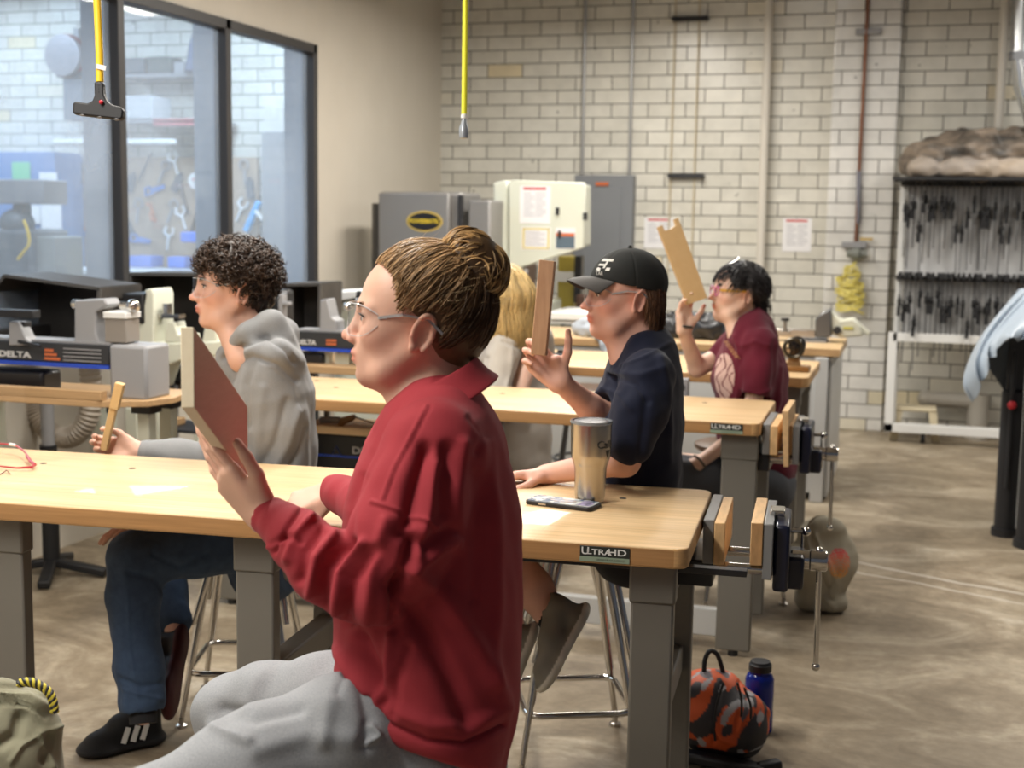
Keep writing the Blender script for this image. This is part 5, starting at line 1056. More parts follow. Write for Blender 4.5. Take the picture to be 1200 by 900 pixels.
for s0_ in range(4):
    P_ = []
    for i, p in enumerate(cp):
        a = i * .75 + s0_ * PI / 2; t = nrm(cp[min(i + 1, n - 1)] - cp[max(i - 1, 0)]); u = nrm(np.cross(t, VIEW)); w_ = np.cross(t, u); P_.append(p + (u * math.cos(a) + w_ * math.sin(a)) * .0042)
    (m1 if s0_ % 2 else m2).tube(P_, .0040, 6)
part(KB, 'braided_cord', m1, mat('cord yellow', (.60, .50, .05), rough=.6)); part(KB, 'cord_strand', m2, M_BLKM)

# ================================================================= the room behind the glass
M_PEG = mat('pegboard', (.40, .30, .21), rough=.7); Yb = 10.10
def far(name, x0, y0, x1, y1, Y, dep, mt, label, cat, bevel=.004, group=None, z0=None):
    m = pr(MB(), x0, y0, x1, y1, Y, dep); p = ony((x0 + x1) / 2, y1, Y); o = m.build(name, mt, bevel=bevel, origin=(p[0], Y, p[2])); return tag(o, label, cat, group)
far('pegboard', 72, 184, 302, 345, Yb, .03, M_PEG, 'tan pegboard hung with tools behind the window', 'pegboard')
far('wall_cabinet', -40, 178, 66, 335, 9.7, .4, mat('blue cabinet', (.13, .24, .48), rough=.5), 'blue cabinet behind the left window pane', 'cabinet')
far('green_sheet', 14, 190, 35, 210, 9.69, .004, mat('green paper', (.18, .55, .32)), 'green sheet taped to the blue cabinet behind the glass', 'sheet')
for k, (a, b, c, d) in enumerate(((46, 202, 67, 236), (27, 240, 47, 262), (48, 239, 72, 280))): far('paper_sheet', a, b, c, d, 9.685, .004, M_PAPER, ['white sheet high on the blue cabinet behind the glass', 'white sheet just right of the grey machine head behind the glass', 'lowest white sheet on the blue cabinet behind the glass'][k], 'sheet')
MG = root_at('machine', 22, 330, 7.2, 'dark machine with a grey box head and yellow cable behind the left pane', 'machine', z=0); M_FD = mat('far dark grey', (.10, .11, .12), rough=.5)
part(MG, 'head', pr(MB(), -25, 210, 51, 239, 7.2, .25), mat('far mid grey', (.20, .20, .21), rough=.5), bevel=.01); part(MG, 'neck', pr(MB(), 14, 239, 26, 252, 7.25, .1), M_FD, bevel=.01); part(MG, 'body', MB().sphere(ony(20, 262, 7.3), .12, 16, 10, (1.0, .8, .8)), M_FD); part(MG, 'column', pr(MB(), -20, 268, 38, 372, 7.2, .4), M_FD, bevel=.03); part(MG, 'side_box', pr(MB(), 38, 277, 65, 372, 7.25, .3), M_GREENISH, bevel=.01)
part(MG, 'cable', MB().tube(smoothpts([np.array(ony(a, b, 7.15)) for a, b in ((28, 258), (33, 272), (34, 286), (27, 296), (21, 304))], 6), .010, 8), M_YEL); part(MG, 'base', MB().box((ony(-15, 0, 7.2)[0], 7.2, 0), (ony(60, 0, 7.2)[0], 7.6, ony(20, 372, 7.2)[2])), M_FD)
tk = root_at('dust_collector', 88, 86, 9.9, 'round red and silver drum high on the wall behind the left pane', 'drum'); c_ = ony(87, 66, 9.85); part(tk, 'drum', MB().cyl((c_[0] - .05, 9.75, c_[2]), (c_[0] - .05, 10.1, c_[2]), .17, 28), mat('silver drum', (.35, .34, .36), rough=.3, metal=.5)); part(tk, 'band', MB().cyl((c_[0] - .05, 9.80, c_[2]), (c_[0] - .05, 9.83, c_[2]), .178, 28), mat('dull red', (.30, .06, .06))); part(tk, 'bracket', pr(MB(), 66, 84, 108, 90, 9.8, .3), M_FD); part(tk, 'fitting', pr(MB(), 86, 33, 92, 46, 9.9, .05), M_CAST)
far('wall_box', 74, 92, 109, 140, 9.8, .3, mat('slate box', (.13, .15, .18), rough=.5), 'dark slate box mounted under the round drum behind the glass', 'box')
far('light_tube', 62, 163, 203, 169, 9.6, .06, mat('pale tube', (.78, .80, .82), rough=.3), 'long pale tube fixed across the brick wall behind the glass', 'tube', bevel=.01)
far('wall_shelf', 140, 86, 250, 90, 9.9, .26, M_CAST, 'metal shelf high on the wall behind the middle pane', 'shelf')
for k, (a, b, c, d, mt_, lb_, ct_) in enumerate(((142, 68, 168, 86, M_FD, 'dark tool case on the high shelf behind the glass', 'tool case'), (172, 66, 200, 86, mat('olive dark', (.10, .11, .10)), 'long dark machine part on the high shelf behind the glass', 'machine part'), (203, 72, 216, 86, M_CAST, 'small grey can on the high shelf behind the glass', 'can'))): far('shelf_item', a, b, c, d, 9.92, .2, mt_, lb_, ct_, bevel=.012)
for nm_, n_ in (): pass
jk = MB(); poly_y(jk, [(215, 84), (220, 52), (224, 38), (231, 36), (238, 42), (240, 60), (240, 84)], 9.8, .12); tag(jk.build('coat', mat('blue grey coat', (.10, .12, .18), rough=.8), bevel=.02, origin=tuple(ony(228, 84, 9.8))), 'dark coat hanging at the right of the middle window pane', 'coat')
far('wall_shelf', 143, 140.5, 250, 144, 9.75, .4, M_CAST, 'lower metal shelf behind the middle pane, holding a pale bin', 'shelf')
far('storage_bin', 146, 112, 178, 140, 9.75, .3, mat('pale bin', (.50, .52, .54)), 'pale storage bin behind the middle pane, above the pegboard', 'bin', .012)
far('red_level', 179, 139, 231, 147, 9.75, .05, mat('faded red', (.48, .16, .17)), 'long red spirit level behind the middle pane', 'level', .003)
ck_ = root_at('wall_clock', 231, 212, 10.07, 'round white dial on the pegboard behind the middle pane', 'dial'); c_ = ony(231, 212, 10.06); part(ck_, 'dial', MB().cyl((c_[0], 10.03, c_[2]), (c_[0], 10.08, c_[2]), .068, 32), M_WHITE); part(ck_, 'red_bar', MB().box((c_[0] - .028, 10.026, c_[2] + .004), (c_[0] + .028, 10.029, c_[2] + .018)), M_RED); part(ck_, 'red_bar', MB().box((c_[0] - .02, 10.026, c_[2] - .024), (c_[0] + .02, 10.029, c_[2] - .012)), M_CAST)
HT = ['straight steel rule', 'grey wrench', 'blue-handled saw', 'white pipe wrench', 'orange clamp', 'black square']
spots = [(168, 195, 0), (190, 200, 1), (182, 222, 2), (203, 190, 3), (214, 234, 0), (212, 254, 3), (178, 250, 4), (160, 245, 1), (200, 246, 1), (226, 260, 0), (238, 238, 1), (196, 278, 3), (165, 282, 2), (150, 268, 5), (92, 205, 5), (101, 215, 0), (88, 232, 5), (84, 262, 3), (92, 275, 2), (80, 285, 2), (104, 262, 4), (238, 270, 5), (152, 215, 5), (206, 215, 5), (285, 200, 1), (292, 222, 5), (281, 245, 3)]
for k, (a, b, t) in enumerate(spots):
    p = ony(a, b, 10.06); m = MB(); s_ = .06
    if t == 0: m.box((-.012, -.01, -.13), (.012, 0, .13)).sphere((0, -.005, .12), .018)
    elif t == 1: m.tube([(.04 * math.cos(x_), -.01, .04 * math.sin(x_) + .05) for x_ in np.linspace(-.9, 4.0, 12)], .009, 6).box((-.010, -.016, -.12), (.010, -.004, .015))
    elif t == 2: m.prism([(-.07, .02), (.08, .035), (.08, .0), (-.06, -.035)], -.012, -.004).tube([(-.06, -.01, .03), (-.11, -.01, .02), (-.11, -.01, -.04), (-.06, -.01, -.03)], .013, 6)
    elif t == 3: m.tube([(-.03, -.01, .09), (-.045, -.01, .04), (.0, -.01, .0), (.0, -.01, -.11)], [.012, .016, .012, .010], 8).tube([(.035, -.01, .09), (.04, -.01, .04), (.0, -.01, 0)], .010, 8)
    elif t == 4: m.box((-.01, -.02, -.08), (.01, -.005, .09)).box((-.01, -.07, .07), (.012, -.01, .09)).box((-.01, -.07, -.02), (.012, -.01, .0)).sphere((0, -.05, -.05), .02)
    else: m.box((-.035, -.02, -.075), (.035, -.005, .075)).sphere((0, -.01, .09), .016)
    mt_ = [M_STEEL, M_CAST, mat('tool blue', (.10, .22, .55)), M_WHITE, mat('tool orange', (.62, .22, .10)), M_FD][t]
    o = m.build('hand_tool', mt_, origin=(0, 0, 0)); o.location = (p[0], 10.09, p[2]); o.rotation_euler = (0, rnd.uniform(-.5, .5), 0); tag(o, ['slim upright tool on the pegboard behind the glass', 'grey hooked wrench on the pegboard behind the glass', 'blue-handled tool on the pegboard behind the glass', 'white forked tool on the pegboard behind the glass', 'orange clamp-like tool on the pegboard behind the glass', 'dark block-shaped tool on the pegboard behind the glass'][t], 'hand tool', ['slim tools', 'hooked wrenches', 'blue-handled tools', 'white forked tools', 'orange tools', 'dark blocky tools'][t] + ' on the pegboard')
for k, (a, b, c, d) in enumerate(((151, 300, 177, 313), (196, 301, 216, 314), (211, 272, 233, 284))): far('parts_bin', a, b, c, d, 9.8, .2, mat('blue bin', (.10, .20, .62), rough=.4), ['blue parts bin low in the middle pane, beside the window post', 'blue parts bin just left of the curly hair', 'blue parts bin above the curly hair'][k], 'bin', .01)
far('long_worktop', 66, 318, 304, 324, 9.3, .6, mat('pale worktop', (.62, .64, .66), rough=.4), 'pale worktop running below the pegboard behind the glass', 'worktop'); far('low_cabinet', 66, 325, 304, 520, 9.35, .5, mat('far blue grey', (.20, .26, .36)), 'blue-grey cabinet row under the pale worktop behind the glass', 'cabinet')
far('locker', 308, 155, 348, 520, 9.3, .5, mat('locker grey', (.36, .36, .37), rough=.4), 'tall grey locker behind the right window pane', 'locker'); far('cardboard_box', 309, 125, 345, 154.5, 9.35, .35, mat('white carton', (.62, .60, .56), rough=.7), 'whitish box on top of the grey locker behind the glass', 'box')
o = MB().bar(ony(288, 271, 10.05), ony(304, 236, 10.05), .05, .05).build('blue_tube', mat('bright blue', (.10, .42, .80), rough=.35), bevel=.01, origin=tuple(ony(288, 271, 10.05))); tag(o, 'slanted bright blue tube behind the right window pane', 'tube'); o = MB().bar(ony(300, 247, 10.02), ony(308, 258, 10.02), .045, .03).build('white_bracket', M_WHITE, bevel=.01, origin=tuple(ony(300, 247, 10.02))); tag(o, 'white piece crossing the bright blue tube behind the glass', 'bracket')
o = MB().tube([ony(318 + 6 * math.cos(a), 318 + 14 * math.sin(a), 9.28) for a in np.linspace(PI, 2 * PI, 12)] , .012, 8).build('arched_handle', mat('dark blue wire', (.08, .12, .25)), origin=tuple(ony(318, 318, 9.28))); tag(o, 'dark arched handle low in the right window pane', 'handle')
# ================================================================= people kit
IMG = np.stack([RW @ np.array([1, 0, 0.]), RW @ np.array([0, -1, 0.]), RW @ np.array([0, 0, -1.])])   # right, up, towards the camera
def idir(x, y, z): return nrm(IMG[0] * x + IMG[1] * y + IMG[2] * z)
class Head:
    """a head frame: f forward, l the person's left, u up; c midway between the ears"""
    def __init__(s, ear, side, f, tilt=0., roll=0., scale=1.):
        f = nrm((f[0], f[1], 0)); u = np.array((0, 0, 1.)); l = np.cross(u, f)
        ct, st_ = math.cos(tilt), math.sin(tilt); f, u = f * ct + u * st_, u * ct - f * st_
        cr, sr = math.cos(roll), math.sin(roll); l, u = l * cr + u * sr, u * cr - l * sr
        s.f, s.l, s.u, s.s = f, l, u, scale
        s.c = np.array(ear) - (s.l * side * .078 + s.f * -.008) * scale
    def __call__(s, x, y, z): return s.c + (s.f * x + s.l * y + s.u * z) * s.s
    def loc(s, P): q = (P - s.c) / s.s; return np.stack([q @ s.f, q @ s.l, q @ s.u], -1)
    @property
    def F(s): return np.array([s.f, s.l, s.u])
def sculpt_head(V, H, nose=1., chin=1., jz=0., lips=1., earsize=1.1):
    s = H.s; F = H.F
    def E(c, r, k=.012, op='add', FF=None): V.ell(H(*c), [a * s for a in r], F if FF is None else FF, k * s, op)
    def C(a, b, ra, rb, k=.012, op='add'): V.cone(H(*a), H(*b), ra * s, rb * s, k * s, op)
    E((-.010, 0, .035), (.094, .077, .088), .01)
    E((.036, 0, .040), (.053, .062, .064), .03)
    E((.035, 0, -.018), (.052, .055, .068), .03)
    for y in (1, -1):
        C((-.004, y * .053, -.040 + jz), (.045, y * .040, -.082 + jz), .017, .016, .025)
        C((.045, y * .040, -.082 + jz), (.072, y * .012, -.094 + jz), .014, .014, .025)
        E((.060, y * .036, -.016), (.026, .022, .026), .022)
        C((.086, y * .010, .029), (.072, y * .046, .027), .0105, .009, .014)
    E((.074 + .004 * chin, 0, -.090 + jz), (.018, .022, .017), .02)
    E((.032, 0, -.062 + jz), (.045, .044, .034), .03)
    E((.078, 0, -.050), (.022, .027, .026), .02)
    C((.088, 0, .026), (.106 + .004 * nose, 0, -.018), .0075, .0085, .012)
    V.ell(H(.111 + .005 * nose, 0, -.023), [.0115 * s, .0105 * s, .0095 * s], F, .008 * s)
    for y in (1, -1):
        E((.102, y * .0115, -.028), (.0095, .0065, .0075), .006)
        E((.099, y * .033, .009), (.019, .020, .012), .014, 'sub')
        E((.0765, y * .0315, .010), (.0155, .0165, .0140), .005)
        E((.0915, y * .033, .0085), (.008, .0125, .0042), .002, 'sub')
        E((.107, y * .0065, -.0355), (.004, .003, .004), .003, 'sub')
    E((.0975, 0, -.0495), (.0085 * lips, .021, .0055 * lips), .005)
    E((.0955, 0, -.0610), (.0085 * lips, .018, .0062 * lips), .005)
    E((.108, 0, -.0553), (.010, .023, .0013), .0025, 'sub')
    E((.104, 0, -.0735), (.010, .020, .005), .010, 'sub')
    for y in (1, -1):
        ax = nrm(F[2] * .96 - F[0] * .28); out = nrm(F[1] * y * .86 - F[0] * .50); out = nrm(out - ax * (out @ ax)); bk = np.cross(out, ax); bk = bk if bk @ F[0] < 0 else -bk
        FE = np.array([ax, bk, out]); ce = H(-.008, y * .0745, -.004) + out * .003 * s; e_ = s * earsize
        V.ell(ce, [.029 * e_, .0165 * e_, .0050 * s], FE, .005 * s)
        rim = [ce + (ax * math.cos(a) * .0275 + bk * math.sin(a) * .0160) * e_ + out * .0075 * s for a in np.linspace(-.7, 2.5, 14)]
        V.chain(rim, [.0046 * s] * len(rim), .002 * s)
        V.ell(ce - ax * .024 * e_ - bk * .004 * e_ + out * .002 * s, [.009 * s, .0075 * s, .0050 * s], FE, .004 * s)
        V.ell(ce + out * .0075 * s - bk * .001 * s - ax * .001 * s, [.0185 * e_, .0100 * e_, .0080 * s], FE, .002 * s, 'sub')
def rotv(d, n, a): return d * math.cos(a) + n * math.sin(a)
def sculpt_hand(V, w, d, n, s=1., left=True, fingers=((.3, .5, .3, 0),) * 4, thumb=((.7, .5, .4), (.9, .2, .3), (1, .1, .1)), k=.006, fat=1.):
    """w wrist, d wrist->knuckles, n the way the palm faces; fingers index..little: three bends + splay"""
    d = nrm(d); n = np.array(n, float); n = nrm(n - d * (n @ d)); t = np.cross(n, d) if left else np.cross(d, n)
    kn = [(.090, .030), (.095, .0105), (.090, -.010), (.080, -.029)]
    q = lambda x, y, z=0.: w + (d * x + t * y + n * z) * s
    for i, (x, y) in enumerate(kn):
        V.cone(q(.0, y * .55), q(x, y, -.002), .0155 * s * fat, .0118 * s * fat, .014 * s)
    V.cone(q(.012, .016, .006), q(.048, .034, .010), .017 * s, .0145 * s, .012 * s)
    V.cone(q(.012, -.018, .006), q(.055, -.026, .006), .014 * s, .012 * s, .012 * s)
    L = [(.043, .026, .021), (.047, .030, .022), (.043, .028, .021), (.034, .021, .019)]
    R = [.0092, .0094, .0088, .0078]
    tips = []
    for i, (x, y) in enumerate(kn):
        p = q(x, y); fb = fingers[i]; a = 0; dd = nrm(d + t * fb[3])
        r = R[i] * s * fat; pts = [q(x - .012, y)]; rs = [r * 1.12]
        for j in range(3):
            a += fb[j]; pts.append(p); rs.append(r * (1.04, .98, .9)[j]); p = p + rotv(dd, n, a) * L[i][j] * s
        pts.append(p); rs.append(r * .78); V.chain(pts, rs, .003 * s); tips.append(p)
    p = q(.024, .030, .008); pts = [q(.006, .018, .008), p]; rs = [.015 * s, .0145 * s]
    for j, (a, b, c) in enumerate(thumb):
        p = p + nrm(d * a + t * b + n * c) * (.042, .033, .026)[j] * s; pts.append(p); rs.append((.0115, .0100, .0080)[j] * s * fat)
    V.chain(pts, rs, .005 * s)
    return tips, pts[-1]
M_SKIN = colmat('skin', rough=.48, spec=.4, sss=.12, bump=(350, .05))
def skincolor(v, base, heads=(), lipc=None, blush=.25, seed=1):
    c = np.tile(np.array(base, float), (len(v), 1)); c *= (1 + .05 * vnoise(v, 60, seed))[:, None]
    red = np.array([base[0] * 1.02, base[1] * .62, base[2] * .58])
    for H in heads:
        q = H.loc(v)
        def g(c0, r): return np.exp(-(((q[:, 0] - c0[0]) / r[0]) ** 2 + ((q[:, 1] - c0[1]) / r[1]) ** 2 + ((q[:, 2] - c0[2]) / r[2]) ** 2))
        for y in (1, -1):
            w = blush * g((.07, y * .045, -.022), (.035, .03, .022)) + .35 * g((-.01, y * .085, -.005), (.03, .02, .035)); c += (red - c) * w[:, None]
        w = .5 * g((.115, 0, -.024), (.014, .018, .014)); c += (red - c) * w[:, None]
        lp = np.array(lipc if lipc is not None else (base[0] * .85, base[1] * .45, base[2] * .42))
        w = np.clip(1.35 * np.exp(-((q[:, 1] / .020) ** 4 + ((q[:, 2] + .0555) / .0105) ** 4)) * (q[:, 0] > .088), 0, .85); c += (lp - c) * w[:, None]
        for y in (1, -1):
            w = .85 * np.exp(-(((q[:, 1] - y * .033) / .0145) ** 4 + ((q[:, 2] - .0135) / .0036) ** 2)) * (q[:, 0] > .065); c += (np.array([.05, .03, .022]) - c) * w[:, None]
            w = .35 * np.exp(-(((q[:, 1] - y * .033) / .018) ** 4 + ((q[:, 2] - .010) / .011) ** 2)) * (q[:, 0] > .065); c += (np.array(base) * [.62, .50, .48] - c) * w[:, None]
    return np.clip(c, 0, 1)
M_EYEW = mat('eye white', (.75, .72, .70), rough=.15); M_IRIS = mat('iris', (.10, .07, .05), rough=.1)
def eyes(H, parent, look=(1, 0, 0)):
    for y in (1, -1):
        c = H(.0775, y * .0315, .0095); dv = nrm(H.f * look[0] + H.l * look[1] + H.u * look[2])
        m = MB(); m.sphere(c, .0118 * H.s, 16, 12); n0 = len(m.f); cc = c + dv * .0062 * H.s
        m.m(1).sphere(c + dv * .0060 * H.s, .0070 * H.s, 12, 8); ey = m.build('eye', [M_EYEW, M_IRIS], parent)
        MB().tube([c + (H.f * math.cos(a) * .94 + H.l * y * math.sin(a) + H.u * (.36 - .20 * (a - .1) ** 2)) * .0162 * H.s for a in np.linspace(-.8, 1.25, 12)], [.0006] + [.0015 * H.s] * 10 + [.0008], 6).build('eyelashes', mat('dark lashes', (.02, .013, .01), rough=.6), ey)
def brows(H, parent, mt, colr, thick=1.):
    S = []; C_ = []
    for y in (1, -1):
        for i in range(90):
            t = rng.random(); yy = .014 + .034 * t; z = .0265 + .008 * math.sin(t * 2.2) - .006 * t * t + rng.normal() * .0016 * thick; x = .0985 - .022 * t * t - .002
            a = np.array([x, y * yy, z]); dz = np.array([-.001 - .004 * t, y * .009, .002 - .004 * t])
            S.append([H(*(a + dz * u)) + H.f * .001 for u in (0, .5, 1)]); C_.append(np.array(colr) * rng.uniform(.7, 1.2))
    return strands('eyebrow', S, .0009, mt, np.array(C_), parent)
def proj_skull(H, P, grow=0.):
    """push local points to an ellipsoidal scalp grown by `grow`"""
    c = np.array([-.010, 0, .035]); r = np.array([.094, .077, .088]) + grow; q = (P - c) / r; return c + q / np.linalg.norm(q, axis=-1)[..., None] * r
def cloth(name, base, rough=.85, bump=(900, .25), noise=None, sheen=.04, bs=None):
    m = mat(name, base, rough=rough, spec=.2, bump=bump, noise=noise, sheen=sheen); return m
M_HAIRC = colmat('hair', rough=.42, spec=.45)
def clear(name='clear safety plastic', tint=(.96, .97, .98), haze=.02):
    if name in MATS: return MATS[name]
    m = bpy.data.materials.new(name); m.use_nodes = True; N = m.node_tree.nodes; L = m.node_tree.links; N.clear(); MATS[name] = m
    o = N.new('ShaderNodeOutputMaterial'); t = N.new('ShaderNodeBsdfTransparent'); t.inputs[0].default_value = (*tint, 1)
    g = N.new('ShaderNodeBsdfGlossy'); g.inputs['Roughness'].default_value = .06; d = N.new('ShaderNodeBsdfDiffuse'); d.inputs[0].default_value = (.9, .9, .9, 1)
    f = N.new('ShaderNodeFresnel'); f.inputs[0].default_value = 1.25
    a = N.new('ShaderNodeMixShader'); a.inputs[0].default_value = haze; L.new(t.outputs[0], a.inputs[1]); L.new(d.outputs[0], a.inputs[2])
    gm = N.new('ShaderNodeNewGeometry'); fm = N.new('ShaderNodeMath'); fm.operation = 'SUBTRACT'; fm.use_clamp = True; L.new(f.outputs[0], fm.inputs[0]); L.new(gm.outputs['Backfacing'], fm.inputs[1])
    b = N.new('ShaderNodeMixShader'); L.new(fm.outputs[0], b.inputs[0]); L.new(a.outputs[0], b.inputs[1]); L.new(g.outputs[0], b.inputs[2]); L.new(b.outputs[0], o.inputs[0]); return m
M_CLEAR = clear(); M_CLEARF = mat('clear plastic frame', (.75, .78, .80), rough=.15, trans=.6, spec=.6)
M_LENSED = mat('lens rim', (.55, .57, .58), rough=.2, spec=.8)
def safety_glasses(H, parent, temple=M_CLEARF, wrap=1., drop=0., name='safety_glasses'):
    """wrap-around lens, side shields, temples reaching over the ears"""
    def g(a, z):   # a: angle round the face, lens profile
        R = .063; cx = .046; x = cx + R * math.cos(a) * (1.0); y = R * 1.02 * math.sin(a)
        return H(x + .004 - max(0, .012 - abs(z - .01)) * 0, y, z + drop)
    n = 26; vs = []; fs = []
    angs = np.linspace(-1.42, 1.42, n + 1)
    def bot(a): 
        b = abs(a); return -.020 + .020 * math.exp(-(b / .16) ** 2) + .020 * max(0, (b - .8) / .62) ** 2
    def tp(a): return .031 - .014 * max(0, (abs(a) - .7) / .72) ** 2
    m = 6
    for a in angs:
        for j in range(m + 1): vs.append(g(a, bot(a) + (tp(a) - bot(a)) * j / m))
    for i in range(n):
        for j in range(m): fs.append((i * (m + 1) + j, (i + 1) * (m + 1) + j, (i + 1) * (m + 1) + j + 1, i * (m + 1) + j + 1))
    lens = MB()._add(vs, fs).build('safety_glasses', M_CLEAR, parent)
    rim = MB().tube([g(a, tp(a)) for a in angs], .0009 * H.s, 6).tube([g(a, bot(a)) for a in angs], .0006 * H.s, 6)
    rim.build('lens_rim', M_LENSED, lens)
    for y in (1, -1):
        P = [g(y * 1.42, tp(1.42) - .004), H(.020, y * .080, .022 + drop), H(-.02, y * .083, .018 + drop * .5), H(-.045, y * .078, -.004)]
        MB().bar(P[0], P[1], .0018 * H.s, .0045 * H.s).bar(P[1], P[2], .0018 * H.s, .0035 * H.s).bar(P[2], P[3], .003 * H.s, .004 * H.s).build('temple', temple, lens)
    return lens
def wavy(n, k=.6): return None
def person_root(body, label, cat='person'):
    return tag(body, label, cat)

# ================================================================= A: student in the red sweatshirt (nearest)
def px_chain(V, L, k=.015, op='add'):
    """[(px, py, d, r)]"""
    V.chain([W(a, b, c) for a, b, c, r in L], [r for *_, r in L], k, op)
FA = (-.935, -.30, 0)
HA = Head(W(492, 387, 2.09), 1, FA, tilt=.07, roll=.02, scale=1.0)
SKA = (.70, .42, .31)
V = Vox(W(190, 950, 1.75) - [.1, .5, .2], W(600, 250, 2.7) + [.1, .6, .1], .003) if False else None
lo = np.array([-1.45, 1.55, .30]); hi = np.array([-.42, 3.1, 1.56])
V = Vox(lo, hi, .0028)
sculpt_head(V, HA, nose=.0, chin=-.6, lips=.95, jz=.009)
nb = W(512, 478, 2.17)
V.cone(HA(-.030, 0, -.035), HA(-.042, 0, -.105), .052, .050, .02); V.cone(HA(-.042, 0, -.105), nb, .050, .062, .02)
V.cone(HA(.035, 0, -.065), W(487, 478, 2.16), .032, .040, .03)
UA = -ray(480, 600); UA = nrm(np.cross(np.array([0, 0, 1.]), -UA)); UA = nrm((-.93, -.36, 0)); VA = nrm((-.36, .93, 0))
V.loft([(W(515, 515, 2.17), .07, .13), (W(510, 600, 2.17), .095, .15), (W(505, 720, 2.17), .09, .13), (W(505, 870, 2.15), .08, .11)], UA, VA, .03)
px_chain(V, [(512, 535, 2.04, .045), (448, 676, 1.97, .034), (385, 662, 1.99, .030), (318, 606, 2.05, .025)], .02)      # left arm
px_chain(V, [(528, 535, 2.33, .045), (480, 618, 2.66, .036), (392, 577, 3.00, .026)], .02)                                 # right arm
px_chain(V, [(500, 900, 2.09, .06), (300, 925, 1.97, .055), (150, 985, 1.9, .045)], .03)
px_chain(V, [(500, 885, 2.28, .06), (385, 838, 2.36, .055), (275, 842, 2.42, .042), (290, 1000, 2.42, .035)], .03)
# left hand gripping the board
wl = W(309, 609, 2.07); dl = idir(-.64, .77, .0); nl = idir(.62, .42, -.62)
tipsL, thL = sculpt_hand(V, wl, dl, nl, .97, True, fingers=((-.02, .10, .15, .02), (.05, .18, .2, .0), (.1, .25, .25, -.03), (.15, .3, .3, -.08)),
                         thumb=((.84, .50, .12), (.97, .24, .06), (.99, .12, .06)))
# right hand resting on the bench, fingers loosely curled
wr = W(388, 577, 3.00); dr = idir(-.80, -.28, .26); nr_ = idir(-.35, -.62, -.25)
tipsR, thR = sculpt_hand(V, wr, dr, nr_, .95, False, fingers=((.55, .75, .5, .05), (.65, .75, .5, 0), (.7, .8, .5, 0), (.7, .8, .5, -.05)),
                         thumb=((.8, .45, .25), (.95, .0, .3), (1, -.2, .3)))
vA, qA = V.mesh(2)
A = qmesh('person', vA, qA, M_SKIN, None, skincolor(vA, SKA, [HA], blush=.15), origin=(nb[0], nb[1], .64))
tag(A, 'student in a red sweatshirt and grey sweatpants, hair in a bun, holding a wide board', 'person')
MI = Matrix.Translation(Vector(A.location)).inverted()
def under(p, *obs):
    M = Matrix.Translation(Vector(p.location)).inverted()
    for o in obs:
        o.parent = p; o.matrix_parent_inverse = M
        
# --- sweatshirt
M_SWEAT = cloth('red fleece', (.34, .036, .047), rough=.8, bump=(500, .3), noise=(26, (.30, .030, .040), .35), sheen=.05)
V = Vox(np.array([-1.25, 1.62, .60]), np.array([-.45, 3.1, 1.36]), .0032)
V.loft([(W(520, 495, 2.17), .060, .110), (W(512, 535, 2.17), .105, .165), (W(507, 600, 2.17), .138, .19), (W(502, 690, 2.16), .146, .195), (W(502, 770, 2.15), .143, .205), (W(508, 830, 2.15), .128, .21), (W(512, 880, 2.15), .10, .20)], UA, VA, .03)
px_chain(V, [(535, 520, 2.17, .07), (510, 528, 2.02, .078)], .03)
px_chain(V, [(507, 530, 2.03, .074), (492, 575, 2.00, .078), (468, 630, 1.97, .074), (446, 680, 1.96, .062), (420, 682, 1.97, .057), (384, 664, 1.98, .053), (350, 634, 2.01, .044), (330, 616, 2.03, .036)], .018)
px_chain(V, [(336, 621, 2.04, .036), (315, 605, 2.06, .031)], .008)                     # cuff
px_chain(V, [(528, 525, 2.30, .078), (500, 590, 2.52, .062), (475, 610, 2.68, .055), (430, 596, 2.86, .050), (404, 582, 2.95, .042)], .03)
px_chain(V, [(404, 581, 2.95, .043), (389, 577, 3.00, .038)], .008)
# hem
for (a, b) in (((384, 792), (452, 868)), ((452, 870), (545, 899))):
    pa, pb = W(*a, 2.15), W(*b, 2.15); n = np.cross(pb - pa, ray(460, 850)); n = nrm(n); n = n if n[2] < 0 else -n
    V.plane(pa, n, .012, lo=W(360, 960, 2.2) - .3, hi=W(620, 740, 2.2) + .3)
